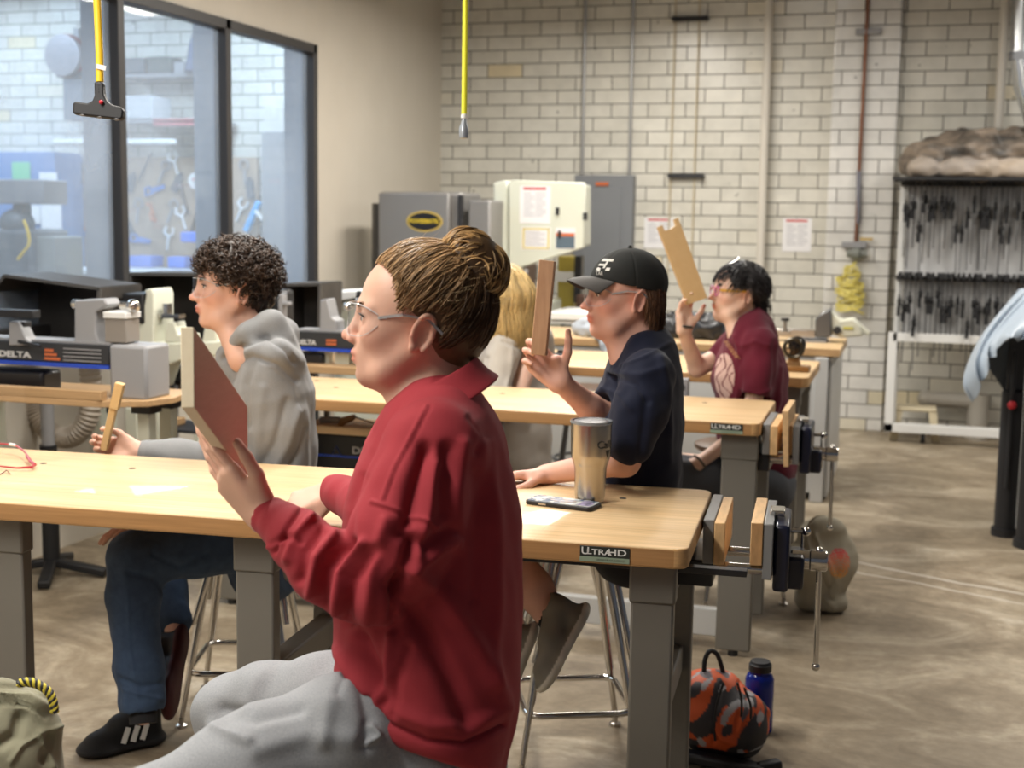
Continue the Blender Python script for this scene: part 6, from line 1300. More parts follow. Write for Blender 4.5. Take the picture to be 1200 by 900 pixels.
# open neck and cuffs
V.cone(nb - np.array([0, 0, .03]), HA(-.036, 0, -.08), .056, .054, .008, 'sub')
for (a, b, c, r, a2, b2, c2) in ((318, 607, 2.06, .026, 280, 575, 2.09), (391, 577, 3.00, .031, 360, 577, 3.08)): V.cone(W(a, b, c), W(a2, b2, c2), r, r + .01, .004, 'sub')
v, q = V.mesh(3)
fold = [
 ([(500, 476), (478, 518), (462, 548), (448, 585)], 2.2, .0028), ([(504, 476), (482, 518), (466, 548), (452, 587)], 2, -.0015),
 ([(436, 588), (462, 596), (490, 606), (516, 620)], 2.5, .0035), ([(436, 592), (462, 600), (490, 610), (516, 624)], 2, -.002),
 ([(497, 528), (484, 575), (478, 610)], 9, -.013), ([(512, 545), (503, 600), (490, 650)], 7, .006), ([(524, 528), (520, 570), (522, 600)], 9, -.008),
 ([(545, 520), (536, 580), (535, 640)], 8, .005), ([(575, 520), (582, 600), (584, 700), (578, 800)], 8, .005), ([(560, 560), (558, 640), (556, 700)], 9, -.004),
 ([(470, 625), (500, 640), (530, 622)], 8, -.010), ([(530, 632), (505, 655), (478, 668)], 6, .006),
 ([(482, 640), (468, 680), (462, 725)], 7, -.014), ([(478, 665), (520, 700), (560, 760), (585, 815)], 12, .010), ([(463, 690), (500, 745), (530, 800), (548, 845)], 12, -.012),
 ([(458, 745), (452, 790), (440, 830)], 6, .007), ([(478, 760), (464, 800), (462, 835)], 6, -.006), ([(420, 750), (440, 790), (450, 822)], 9, -.014), ([(395, 760), (415, 795), (430, 812)], 6, .006),
 ([(365, 606), (345, 630), (338, 655)], 5, .007), ([(378, 620), (356, 645), (350, 680)], 5, -.008), ([(392, 628), (370, 655), (364, 695)], 6, .008), ([(410, 636), (385, 665), (378, 706)], 6, -.008), ([(425, 636), (398, 672), (394, 716)], 6, .008), ([(440, 645), (414, 680), (408, 728)], 7, -.008),
 ([(452, 610), (434, 665), (430, 725)], 8, .006), ([(317, 640), (335, 628), (350, 634)], 4, -.006), ([(312, 642), (330, 636)], 3, .005),
 ([(425, 560), (412, 590), (408, 640)], 6, -.004),
 ([(392, 775), (420, 815), (455, 848), (500, 868), (545, 872), (590, 850)], 3.2, -.008), ([(400, 768), (430, 803), (462, 832), (505, 850), (550, 852), (592, 830)], 8, .006),
 ([(352, 597), (334, 622), (320, 648)], 2.5, -.006), ([(552, 488), (568, 510), (560, 530)], 4, -.003)]
fold = [(l_, w_, a_ * 1.35) for l_, w_, a_ in fold]
v = folds(v, q, fold); v = v + (vnormals(v, q)[0]) * (.0016 * vnoise(v, 22, 3) + .0007 * vnoise(v, 60, 4))[:, None]
v = smooth_mesh(v, q, 1)
sw = qmesh('sweatshirt', v, q, M_SWEAT)
# --- collar: a stand and a turned-down flap
def ring(c, rx, ry, z, a0, a1, n, U, Vv, tilt=(0, 0)):
    return [c + U * rx * math.cos(a) + Vv * ry * math.sin(a) + np.array([0, 0, z + tilt[0] * math.cos(a) + tilt[1] * math.sin(a)]) for a in np.linspace(a0, a1, n)]
cc = W(513, 470, 2.16)
rows = [ring(cc, .056, .060, .034, .50, 2 * PI - .50, 22, UA, VA, (-.030, 0)), ring(cc, .060, .064, .043, .47, 2 * PI - .47, 22, UA, VA, (-.031, 0)), ring(cc, .067, .071, .034, .42, 2 * PI - .42, 22, UA, VA, (-.032, 0)),
        ring(cc, .083, .090, .010, .32, 2 * PI - .32, 22, UA, VA, (-.038, 0)), ring(cc, .100, .106, -.012, .24, 2 * PI - .24, 22, UA, VA, (-.054, 0))]
collar = sheet('collar', rows, M_SWEAT, .005)
under(A, sw); collar.parent = sw; collar.matrix_parent_inverse = Matrix.Identity(4)
# --- sweatpants
M_PANTS = cloth('heather grey jersey', (.36, .37, .385), rough=.9, bump=(700, .3), noise=(380, (.22, .23, .245), .3), sheen=.04)
V = Vox(np.array([-1.75, 1.45, .30]), np.array([-.45, 2.85, .98]), .004)
V.loft([(W(505, 790, 2.15), .105, .16), (W(505, 850, 2.15), .115, .160), (W(505, 900, 2.14), .12, .17)], UA, VA, .03)
px_chain(V, [(500, 905, 2.07, .098), (405, 866, 2.02, .094), (300, 905, 1.96, .088), (190, 958, 1.90, .075), (120, 990, 1.88, .07), (150, 1240, 1.9, .055)], .03)
px_chain(V, [(495, 870, 2.28, .10), (385, 828, 2.36, .092), (310, 830, 2.40, .078), (272, 836, 2.42, .066), (285, 1010, 2.42, .058), (300, 1200, 2.42, .05)], .03)
v, q = V.mesh(2)
v = folds(v, q, [([(262, 832), (300, 842), (350, 830)], 9, -.010), ([(250, 850), (290, 868)], 7, .008), ([(400, 800), (385, 830), (378, 870)], 9, .007), ([(420, 800), (432, 840), (428, 872)], 9, -.008), ([(405, 790), (395, 815)], 6, -.008), ([(300, 880), (360, 862), (410, 866)], 12, .006), ([(330, 770), (300, 800), (290, 822)], 10, .005), ([(430, 872), (445, 862), (436, 850)], 3, .008)])
v = v + vnormals(v, q)[0] * (.003 * vnoise(v, 26, 8))[:, None]
pt_ = qmesh('sweatpants', v, q, M_PANTS); under(A, pt_)
eyesA = []
def kids(p, fn):
    """run fn(root) with children built in world space under a person whose origin is not at zero"""
    tmp = bpy.data.objects.new('tmp', None); col.objects.link(tmp); fn(tmp)
    M = Matrix.Translation(Vector(p.location)).inverted()
    for o in list(tmp.children): o.parent = p; o.matrix_parent_inverse = M
    bpy.data.objects.remove(tmp)
def faceA(r):
    eyes(HA, r, (1, .0, -.22)); brows(HA, r, M_HAIRC, (.16, .09, .045)); safety_glasses(HA, r)
kids(A, faceA)
# --- hair: pulled back from the hairline into a bun
BUN = HA(-.078, 0, .108)
def hairA(r):
    V = Vox(HA.c - .17, HA.c + .19, .0028); s = HA.s
    V.ell(HA(-.020, 0, .040), [.098 * s, .081 * s, .090 * s], HA.F, .01); V.ell(HA(-.055, 0, .0), [.060 * s, .066 * s, .070 * s], HA.F, .02)
    V.cone(HA(-.05, 0, .08), BUN, .05, .03, .03)
    # cut the face and neck free along the hairline
    V.plane(HA(.066, 0, .085), nrm(HA.f * .80 - HA.u * .60), .006); V.plane(HA(-.03, 0, -.060), nrm(-HA.u + HA.f * .5), .01)
    for y in (1, -1):
        V.ell(HA(.028, y * .095, -.022), [.054 * s, .050 * s, .052 * s], HA.F, .01, 'sub'); V.ell(HA(.082, y * .078, .048), [.050 * s, .046 * s, .050 * s], HA.F, .01, 'sub')
    v, q = V.mesh(2); c = np.tile(np.array([.14, .08, .038]), (len(v), 1))
    base = qmesh('hair', v, q, M_HAIRC, r, c)
    S = []; C_ = []
    cb = np.array([-.015, 0, .035])
    for i in range(3400):
        # start on the hairline or nape, comb towards the bun
        u = rng.random()
        if u < .55:
            a = rng.uniform(-4, 4); st0 = np.array([np.interp(abs(a), range(5), (.074, .062, .040, .028, .022)), math.copysign(np.interp(abs(a), range(5), (0, .035, .060, .072, .077)), a), np.interp(abs(a), range(5), (.102, .100, .086, .058, .028))]) + rng.normal(size=3) * .0025
        elif u < .85:
            sd = rng.choice([-1, 1]); st0 = np.array([rng.uniform(-.075, -.036), sd * .070, rng.uniform(-.035, .03)]) if rng.random() < .6 else np.array([rng.uniform(-.04, .022), sd * .074, rng.uniform(.028, .045)])
        else: st0 = np.array([-.075 + rng.normal() * .012, rng.uniform(-.055, .055), -.055 + rng.normal() * .012])
        if u < .3: st0 = st0 + rng.uniform(0, .6) * (np.array([-.068, 0, .112]) - st0)
        e = np.array([-.068, 0, .112]) + rng.normal(size=3) * .011
        t = np.linspace(0, 1, 12)[:, None]; P = st0 + (e - st0) * t; grow = .0065 + .006 * rng.random() + .010 * np.sin(t * PI) * rng.random()
        P = proj_skull(HA, P, .004) + (P - cb) / np.linalg.norm(P - cb, axis=1)[:, None] * grow * .8
        if st0[2] < -.02: P[:, 0] = P[:, 0] - .006
        ph = rng.uniform(0, 6.28); P += np.stack([np.sin(t[:, 0] * 9 + ph), np.cos(t[:, 0] * 8 + ph * 2), np.sin(t[:, 0] * 7 + ph * 3)], 1) * .0016
        P[-3:] += (e - P[-3:]) * np.array([.35, .7, 1])[:, None]
        S.append(HA.c + (P[:, :1] * HA.f + P[:, 1:2] * HA.l + P[:, 2:] * HA.u) * HA.s)
        hi_ = np.clip((st0[2] + .02) / .10, 0, 1); C_.append((np.array([.15, .082, .04]) * (1 - hi_) + np.array([.50, .31, .15]) * hi_) * rng.uniform(.4, 1.35))  # low strands darkened and top ones lightened, shade painted into the colour
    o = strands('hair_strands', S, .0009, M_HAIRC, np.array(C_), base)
    # bun: looped strands round an uneven ball
    S = []; C_ = []
    for i in range(1300):
        ax = nrm(HA.f * rng.normal() * .28 + HA.l + HA.u * rng.normal() * .28); cidx = rng.choice(3)
        off = [HA.u * .012 + HA.f * .006, HA.f * -.014 - HA.u * .010, HA.f * .022 + HA.u * .004][cidx]; R_ = [.046, .050, .036][cidx] * rng.uniform(.72, 1.05)
        x = nrm(np.cross(ax, (.3, .5, .8))); y = np.cross(ax, x); a0 = rng.uniform(0, 6.28); a = np.linspace(a0, a0 + rng.uniform(1.6, 3.6), 14)[:, None]
        lat_ = rng.uniform(-.95, .95); P = BUN + off + ((x * np.cos(a) + y * np.sin(a)) * math.sqrt(1 - lat_ ** 2) + ax * lat_) * R_ + ax * .004 * np.sin(a * 2.5) ; S.append(P)
        C_.append(np.array([.48, .29, .12]) * rng.uniform(.25, 1.5))
    b = strands('hair_bun', S, .0013, M_HAIRC, np.array(C_), base)
    V = Vox(BUN - .08, BUN + .08, .003); V.ell(BUN + HA.u * .010, [.045] * 3, None, .01); V.ell(BUN - HA.f * .014 - HA.u * .01, [.048] * 3, None, .01); V.ell(BUN + HA.f * .02, [.036] * 3, None, .01)
    v, q = V.mesh(1); qmesh('bun_core', v, q, M_HAIRC, base, np.tile([.09, .05, .024], (len(v), 1)))
    # flyaways
    S = []
    for i in range(140):
        p = rng.normal(size=3); p[2] = abs(p[2]); p = nrm(p * [1, .6, 1]); t = np.linspace(0, 1, 8)[:, None]; st0 = proj_skull(HA, np.array([-.015, 0, .035]) + p * .1, .006)
        P = st0 + p * .022 * t * rng.random() + np.array([-.04, 0, .01]) * t + np.cumsum(rng.normal(size=(8, 3)) * .0016, 0); S.append(HA.c + (P[:, :1] * HA.f + P[:, 1:2] * HA.l + P[:, 2:] * HA.u) * HA.s)
    strands('flyaway_hair', S, .00035, M_HAIRC, np.tile([.5, .36, .2], (len(S), 1)), base)
kids(A, hairA)
# --- the board she sights along
def plank(P0, L_, W_, l, w, t):
    L_ = nrm(L_); W_ = np.array(W_, float); W_ = nrm(W_ - L_ * (W_ @ L_)); T_ = np.cross(L_, W_)
    return P0, L_ * l, W_ * w, T_ * t
n0 = W(228, 478, 1.93); f0 = W(291, 562, 2.13); u0 = W(227, 383, 1.92)
Ld = nrm(f0 - n0); Wd = u0 - n0; Wd = Wd - Ld * (Wd @ Ld) * .55; Td = nrm(np.cross(Ld, Wd)); Td = Td if Td @ IMG[0] < 0 else -Td
l_ = np.linalg.norm(f0 - n0)
c8 = [n0, n0 + Td * .021, f0 + Td * .021, f0, u0, u0 + Td * .021, f0 + (u0 - n0) + Td * .021, f0 + (u0 - n0)]
M_BFACE = mat('board face with painted shade', (.62, .49, .37), rough=.6, noise=(9, (.55, .42, .30), .3, (3, 3, 14)), bump=(120, .06)); M_BEND = mat('board edge with painted light', (.90, .80, .60), rough=.65, noise=(60, (.84, .72, .52), .3))  # one wood: shade painted into the wide face, light into ends and edges
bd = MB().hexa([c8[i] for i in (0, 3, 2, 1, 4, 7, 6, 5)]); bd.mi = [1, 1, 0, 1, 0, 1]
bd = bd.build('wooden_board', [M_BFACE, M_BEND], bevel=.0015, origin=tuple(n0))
tag(bd, 'wide planed board held up by the student in the red sweatshirt', 'board')
# ================================================================= shoes
def shoe(r, name, heel, toe, up, upper, sole, wid=.10, hgt=.085, solemat=None, stripes=None, label=None, lace=(.02, .02, .02), h=.0035):
    """heel / toe: world points on the underside"""
    heel, toe = np.array(heel, float), np.array(toe, float); x = nrm(toe - heel); z = np.array(up, float); z = nrm(z - x * (z @ x)); y = np.cross(z, x); L = np.linalg.norm(toe - heel); F = np.array([x, y, z])
    P = lambda a, b, c: heel + x * a * L + y * b + z * c
    V = Vox(np.minimum(heel, toe) - .13, np.maximum(heel, toe) + .16, h); w = wid / 2
    for a, ww in ((.14, .82), (.30, .76), (.50, .80), (.70, 1.0), (.84, .88)):
        V.ell(P(a, 0, .018), [.20 * L, w * ww, .020], F, .012)
    V.cone(P(.16, 0, .05), P(.16, 0, hgt + .015), w * .66, w * .60, .02); V.cone(P(.18, 0, hgt), P(.50, 0, hgt * .72), w * .60, w * .60, .02)
    V.cone(P(.50, 0, hgt * .55), P(.80, 0, .030), w * .62, w * .62, .02)
    V.cone(P(.17, 0, hgt + .008), P(.19, 0, hgt + .06), w * .45, w * .48, .003, 'sub'); V.plane(heel, -z, .004)
    v, q = V.mesh(2); zz = (v - heel) @ z; xx = ((v - heel) @ x) / L
    c = np.where((zz < .026 + .012 * np.clip(.25 - xx, 0, 1))[:, None], np.array(sole), np.array(upper)); c = c * (1 + .08 * vnoise(v, 90, 5))[:, None]
    o = qmesh(name, v, q, colmat('shoe material', rough=.6, spec=.35, bump=(600, .2)), r, np.clip(c, 0, 1))
    if label: o['label'] = label
    m = MB()
    for k in range(5):
        a = .34 + k * .075; zc = hgt * (.98 - k * .11); zc += .010; m.tube([P(a, -w * .46, zc - .010), P(a + .02, 0, zc + .008), P(a + .045, w * .46, zc - .016)], .0026, 6).tube([P(a, w * .46, zc - .010), P(a + .02, 0, zc + .009), P(a + .045, -w * .46, zc - .016)], .0026, 6)
    m.build('shoelace', mat('lace %.2f' % lace[0], lace, rough=.8), o)
    if stripes:
        for sgn in (-1, 1):
            for k in range(3):
                a = .30 + k * .115; m = MB(); m.bar(P(a, sgn * w * .79, .034), P(a - .075, sgn * w * .66, .076), .003, .015, up=tuple(x)); s_ = m.build('stripe', mat('white shoe stripe', (.75, .74, .70), rough=.5), o); s_['label'] = 'white diagonal stripe'
    return o
def sock(r, a, b, ra, rb, c=(.015, .015, .017)):
    return MB().tube([a, (np.array(a) + b) / 2, b], [ra, (ra + rb) / 2, rb], 20).build('sock', mat('sock %.2f' % c[0], c, rough=.9, bump=(500, .3)), r)
def body_mesh(V, label, skin, H, origin, seed=2, **kw):
    v, q = V.mesh(2); o = qmesh('person', v, q, M_SKIN, None, skincolor(v, skin, [H] if H else [], seed=seed, **kw), origin=origin); return tag(o, label, 'person')
def garment(name, V, mt, brushes=(), amp=(.0016, .0007), sm=2, color=None, fr=(22, 60)):
    v, q = V.mesh(2); v = folds(v, q, brushes) if brushes else v
    v = v + vnormals(v, q)[0] * (amp[0] * vnoise(v, fr[0], 3) + amp[1] * vnoise(v, fr[1], 4))[:, None]; v = smooth_mesh(v, q, sm)
    return qmesh(name, v, q, mt, None, color(v) if color else None)
def bb(*P, m=.12): P = np.array(P); return P.min(0) - m, P.max(0) + m

# ================================================================= B: student in the grey hoodie
SKB = (.68, .41, .31)
FB = (-.80, -.60, 0)
HB = Head(W(283, 342, 3.86), 1, FB, tilt=.03, scale=1.06)
UB = nrm((-.90, -.44, 0)); VB = nrm((-.44, .90, 0)); nbB = W(303, 418, 3.94)
ankB = W(166, 826, 3.56)
lo, hi = bb(W(90, 900, 3.50), W(380, 270, 4.30), W(90, 270, 4.20), W(380, 880, 3.60)); lo[2] = .02
V = Vox(lo, hi, .0038)
sculpt_head(V, HB, nose=.4, chin=.0, lips=1.15, jz=.006)
V.cone(HB(-.030, 0, -.035), HB(-.045, 0, -.10), .056, .056, .02); V.cone(HB(-.045, 0, -.10), nbB, .056, .068, .02); V.cone(HB(.03, 0, -.07), W(285, 420, 3.87), .034, .045, .03)
V.loft([(W(312, 440, 3.95), .07, .13), (W(318, 520, 3.97), .09, .13), (W(312, 620, 3.95), .10, .13)], UB, VB, .03)
px_chain(V, [(322, 445, 3.82, .05), (340, 585, 3.87, .040), (262, 632, 3.78, .034), (192, 622, 3.70, .027)], .02)
px_chain(V, [(295, 450, 4.02, .05), (262, 548, 4.16, .042), (160, 529, 4.06, .028)], .02)
px_chain(V, [(310, 634, 3.84, .065), (158, 660, 3.62, .06), (166, 760, 3.60, .045), (168, 835, 3.56, .033)], .02)
px_chain(V, [(305, 625, 3.95, .075), (180, 645, 3.92, .05), (198, 700, 3.86, .036), (206, 745, 3.80, .030)], .02)
sculpt_hand(V, W(160, 529, 4.06), idir(-1, .10, .1), idir(-.1, .2, 1), .95, False, fingers=((.6, .9, .5, 0), (.7, .9, .5, 0), (.8, .9, .5, 0), (.8, .9, .5, 0)), thumb=((.8, .5, .3), (.85, .2, .5), (.8, -.1, .6)))
sculpt_hand(V, W(190, 622, 3.70), idir(-.95, .12, .1), idir(-.2, -.9, .1), .95, True, fingers=((.3, .4, .3, .05), (.35, .4, .3, 0), (.4, .4, .3, 0), (.45, .4, .3, -.05)), thumb=((.7, .6, .2), (.9, .3, .1), (1, .1, .1)))
Bp = body_mesh(V, 'curly-haired student in a grey hoodie and blue jeans, holding a thin jointed stick', SKB, HB, (nbB[0], nbB[1], .64), blush=.4)
# hoodie
M_HOOD = cloth('grey marl fleece', (.27, .272, .275), rough=.9, bump=(650, .3), noise=(300, (.21, .213, .217), .35), sheen=.2)
V = Vox(bb(W(140, 400, 3.60), W(400, 660, 4.30), W(150, 380, 4.30))[0], bb(W(140, 400, 3.60), W(400, 660, 4.30), W(400, 360, 3.60))[1], .004)
V.loft([(W(312, 428, 3.94), .085, .13), (W(318, 462, 3.95), .122, .18), (W(320, 520, 3.97), .125, .17), (W(318, 590, 3.97), .13, .165), (W(316, 640, 3.95), .135, .165)], UB, VB, .03)
px_chain(V, [(318, 440, 3.84, .085), (328, 500, 3.84, .078), (338, 580, 3.86, .064), (262, 630, 3.78, .048), (208, 622, 3.70, .037)], .03)
px_chain(V, [(300, 440, 4.00, .08), (262, 545, 4.14, .065), (210, 537, 4.12, .055), (172, 530, 4.07, .040)], .03)
px_chain(V, [(268, 412, 3.90, .028), (292, 392, 3.84, .034), (318, 380, 3.86, .040), (330, 392, 3.94, .05), (318, 398, 4.02, .045), (285, 408, 4.03, .034), (264, 415, 3.96, .026)], .02)   # hood rolled round the neck
px_chain(V, [(326, 400, 3.87, .05), (338, 424, 3.91, .045)], .03); px_chain(V, [(300, 412, 3.81, .035), (326, 418, 3.80, .045), (344, 424, 3.86, .03)], .02)
px_chain(V, [(272, 432, 3.93, .055), (296, 430, 3.95, .075)], .03)
V.cone(nbB + [0, 0, .015], HB(-.03, 0, -.05), .056, .062, .01, 'sub')
hoodB = garment('hoodie', V, M_HOOD, [([(262, 420), (285, 405), (312, 395), (335, 410), (345, 425)], 3, -.012), ([(270, 425), (296, 418), (325, 428), (348, 446)], 3, -.010), ([(298, 425), (290, 450), (292, 500)], 4, -.006), ([(336, 470), (322, 520), (306, 545)], 5, -.008), ([(350, 480), (338, 520), (325, 545)], 5, .008), ([(358, 500), (350, 530), (340, 548)], 4, -.008), ([(308, 455), (304, 500), (300, 545)], 5, .006), ([(318, 432), (345, 452), (352, 480)], 1.5, -.004)])
# jeans
M_DENIM = mat('blue denim', (.028, .052, .105), rough=.8, noise=(40, (.050, .090, .165), .3), bump=(500, .4))
V = Vox(*bb(W(110, 840, 3.6), W(340, 600, 4.1), W(100, 620, 4.1)), .0042)
V.loft([(W(315, 610, 3.94), .11, .15), (W(312, 650, 3.92), .12, .16)], UB, VB, .03)
px_chain(V, [(312, 632, 3.82, .090), (230, 640, 3.71, .085), (160, 655, 3.61, .076), (156, 700, 3.60, .068), (163, 780, 3.58, .062), (167, 818, 3.57, .064)], .025)
px_chain(V, [(305, 628, 3.95, .09), (178, 643, 3.93, .072), (194, 690, 3.88, .058), (202, 726, 3.84, .056)], .025)
V.cone(W(167, 818, 3.57), W(168, 850, 3.56), .050, .052, .003, 'sub')
jeansB = garment('jeans', V, M_DENIM, [([(150, 672), (180, 678), (190, 690)], 3, -.008), ([(150, 700), (152, 760), (162, 815)], 1.6, .003), ([(140, 795), (165, 806), (190, 800)], 3, -.006), ([(143, 808), (170, 815), (192, 820)], 2, .004), ([(180, 650), (210, 665), (240, 650)], 4, -.005)], fr=(30, 90), amp=(.002, .001))
under(Bp, hoodB, jeansB)
def kidsB(r):
    eyes(HB, r, (1, 0, 0)); brows(HB, r, M_HAIRC, (.04, .025, .015), 1.4); safety_glasses(HB, r)
    tz = onz(104, 886, 0); hz = onz(189, 868, 0); 
    shoe(r, 'shoe', hz, tz + (tz - hz) * .12, (0, 0, 1), (.012, .012, .013), (.02, .02, .022), .115, .10, stripes=True, label='black shoe with three white stripes')
    h2 = W(222, 738, 3.80); t2 = W(203, 838, 3.62); shoe(r, 'shoe', h2, t2, idir(-1, .15, -.3), (.014, .012, .013), (.055, .008, .010), .10, .08, label='black and red shoe hooked behind the stool leg')
    sock(r, W(167, 812, 3.57), W(168, 848, 3.55), .040, .036)
    # curls
    V = Vox(HB.c - .2, HB.c + .22, .004); s = HB.s
    V.ell(HB(-.012, 0, .052), [.108 * s, .092 * s, .090 * s], HB.F, .01); V.ell(HB(-.055, 0, .0), [.060 * s, .072 * s, .075 * s], HB.F, .02)
    V.plane(HB(.064, 0, .06), nrm(HB.f * .95 - HB.u * .3), .01)
    for y in (1, -1): V.ell(HB(.030, y * .10, -.020), [.052 * s, .060 * s, .046 * s], HB.F, .01, 'sub')
    v, q = V.mesh(2); v = v + vnormals(v, q)[0] * (.004 * vnoise(v, 130, 2))[:, None]; base = qmesh('hair', v, q, M_HAIRC, r, np.tile([.022, .014, .010], (len(v), 1)))
    S = []; C_ = []
    n = 0
    while n < 1500:
        p = rng.normal(size=3); p /= np.linalg.norm(p)
        if p[2] < -.75: continue
        x, y, z = p[0] * .112 - .010, p[1] * .090, p[2] * .088 + .050
        if x > .055 and z < .060: continue
        if x > .00 and z < .028: continue
        if z < -.045: continue
        st0 = np.array([x, y, z]); out = nrm(p * [1, .9, 1] + rng.normal(size=3) * .35); dr = nrm(out * .55 + np.array([.15 if x > .02 else -.1, 0, -.45]) + rng.normal(size=3) * .5)
        t = np.linspace(0, 1, 16); R_ = rng.uniform(.005, .010); ph = rng.uniform(0, 6.28); tw = rng.uniform(2.2, 3.6) * 2 * PI * rng.uniform(.4, .9)
        a = nrm(np.cross(dr, (.2, .3, .9))); b = np.cross(dr, a); Ln = rng.uniform(.018, .034)
        P = st0 + dr * (t[:, None] * Ln) + (a * np.cos(tw * t + ph)[:, None] + b * np.sin(tw * t + ph)[:, None]) * R_ * (.4 + .6 * t[:, None])
        S.append(HB.c + (P[:, :1] * HB.f + P[:, 1:2] * HB.l + P[:, 2:] * HB.u) * HB.s); C_.append(np.array([.050, .030, .020]) * rng.uniform(.45, 1.5)); n += 1
    strands('curls', S, .0024, M_HAIRC, np.array(C_), base, sides=4)
kids(Bp, kidsB)
# the small jointed stick in his hand
M_STICK = mat('light birch', (.72, .50, .24), rough=.5, noise=(40, (.62, .41, .18), .3, (1, 1, 6)))
s0, s1 = W(122, 527, 4.02), W(140, 449, 3.98); dS = nrm(s1 - s0)
stk = MB().bar(s0, s0 + (s1 - s0) * .64, .020, .024, up=tuple(VIEW)).bar(s0 + (s1 - s0) * .62 + IMG[0] * .006 + IMG[2] * .012, s1 + IMG[0] * .006 + IMG[2] * .012, .026, .024, up=tuple(VIEW)).build('wooden_stick', M_STICK, bevel=.0015, origin=tuple(s0))
tag(stk, 'thin jointed wooden stick held upright above the bench by the student in the grey hoodie', 'stick')

# ================================================================= C: student in the black cap
SKC = (.70, .40, .31)
HC = Head(W(747, 351, 3.50), 1, (-.863, -.505, 0), tilt=.0, scale=1.0)
UC = nrm((-.977, -.213, 0)); VC = nrm((-.213, .977, 0)); nbC = W(752, 412, 3.61)
V = Vox(*bb(W(560, 860, 3.4), W(800, 280, 3.8), W(560, 300, 3.9), W(800, 800, 3.3), m=.08), .0038)
sculpt_head(V, HC, nose=.6, chin=.3, lips=.95, jz=.005)
V.cone(HC(-.030, 0, -.035), HC(-.042, 0, -.10), .054, .054, .02); V.cone(HC(-.042, 0, -.10), nbC, .054, .068, .02); V.cone(HC(.03, 0, -.07), W(733, 418, 3.57), .034, .045, .03)
V.loft([(W(752, 435, 3.63), .07, .13), (W(750, 500, 3.65), .09, .13), (W(745, 600, 3.67), .10, .13)], UC, VC, .03)
px_chain(V, [(748, 448, 3.72, .048), (722, 494, 3.62, .040), (690, 476, 3.55, .035), (657, 448, 3.47, .026)], .015)
px_chain(V, [(757, 448, 3.42, .048), (732, 540, 3.41, .038), (640, 556, 3.50, .027)], .02)
px_chain(V, [(745, 610, 3.62, .065), (575, 622, 3.50, .055), (625, 690, 3.44, .050), (655, 735, 3.42, .036)], .02)
px_chain(V, [(745, 610, 3.76, .065), (545, 620, 3.66, .06), (585, 700, 3.56, .048), (606, 760, 3.50, .036)], .02)
tipsC, thC = sculpt_hand(V, W(655, 447, 3.44), idir(-.42, .88, .1), idir(-.15, .35, 1), 1.0, True,
    fingers=((.25, .7, .5, .02), (.4, .85, .5, 0), (.5, .9, .5, -.02), (.55, .9, .5, -.05)), thumb=((.55, -.2, .35), (.9, .1, .45), (1, .0, .2))) if False else sculpt_hand(V, W(657, 448, 3.47), idir(-.70, .71, 0), idir(.12, .1, 1), .98, False,
    fingers=((.45, 1.25, .6, .10), (.5, 1.25, .6, .02), (.55, 1.25, .6, -.05), (.6, 1.2, .6, -.12)), thumb=((.45, .85, .30), (.68, .74, .15), (.74, .68, .05)))
sculpt_hand(V, W(642, 556, 3.50), idir(-1, -.05, .05), idir(-.1, -1, .1), .95, False, fingers=((.2, .3, .2, 0),) * 4)
Cp = body_mesh(V, 'student in a black cap and navy T-shirt, looking past an upright narrow board', SKC, HC, (nbC[0], nbC[1], .64), blush=.5)
M_NAVYT = cloth('navy jersey', (.010, .013, .030), rough=.85, bump=(900, .15), sheen=.1)
V = Vox(*bb(W(680, 640, 3.4), W(800, 390, 3.85), W(660, 400, 3.3), m=.12), .0038)
V.loft([(W(757, 415, 3.62), .07, .11), (W(755, 438, 3.63), .100, .175), (W(750, 490, 3.64), .112, .185), (W(747, 550, 3.67), .117, .175), (W(742, 620, 3.69), .13, .175)], UC, VC, .03)
px_chain(V, [(760, 440, 3.44, .070), (750, 480, 3.41, .068), (738, 520, 3.40, .060)], .03)
px_chain(V, [(752, 440, 3.72, .07), (728, 476, 3.65, .066), (706, 484, 3.58, .058)], .03)
V.cone(W(704, 484, 3.58), W(672, 462, 3.50), .046, .056, .004, 'sub'); V.cone(nbC + [0, 0, .012], HC(-.03, 0, -.06), .062, .060, .008, 'sub')
V.plane(W(698, 479, 3.56), nrm(W(657, 448, 3.47) - W(722, 494, 3.62)), .003, lo=W(690, 475, 3.56) - .10, hi=W(690, 475, 3.56) + .08)
tee = garment('t_shirt', V, M_NAVYT, [([(715, 440), (745, 450), (760, 470)], 3, -.006), ([(722, 436), (750, 440), (775, 432)], 4, .005), ([(757, 470), (752, 520), (745, 570)], 5, -.007), ([(775, 420), (785, 470), (784, 540)], 5, .006), ([(705, 455), (725, 462), (740, 480)], 3, .004), ([(728, 428), (755, 418), (785, 402)], 2, .004)], fr=(28, 80), amp=(.002, .0008))
V = Vox(*bb(W(560, 660, 3.4), W(790, 570, 3.85), m=.12), .005)
V.loft([(W(745, 600, 3.69), .12, .155), (W(742, 630, 3.69), .125, .165)], UC, VC, .03)
px_chain(V, [(745, 617, 3.61, .085), (600, 626, 3.50, .074)], .02); px_chain(V, [(745, 617, 3.77, .085), (575, 626, 3.68, .074)], .02)
shorts = garment('shorts', V, cloth('dark shorts', (.03, .03, .035)), sm=2)
under(Cp, tee, shorts)
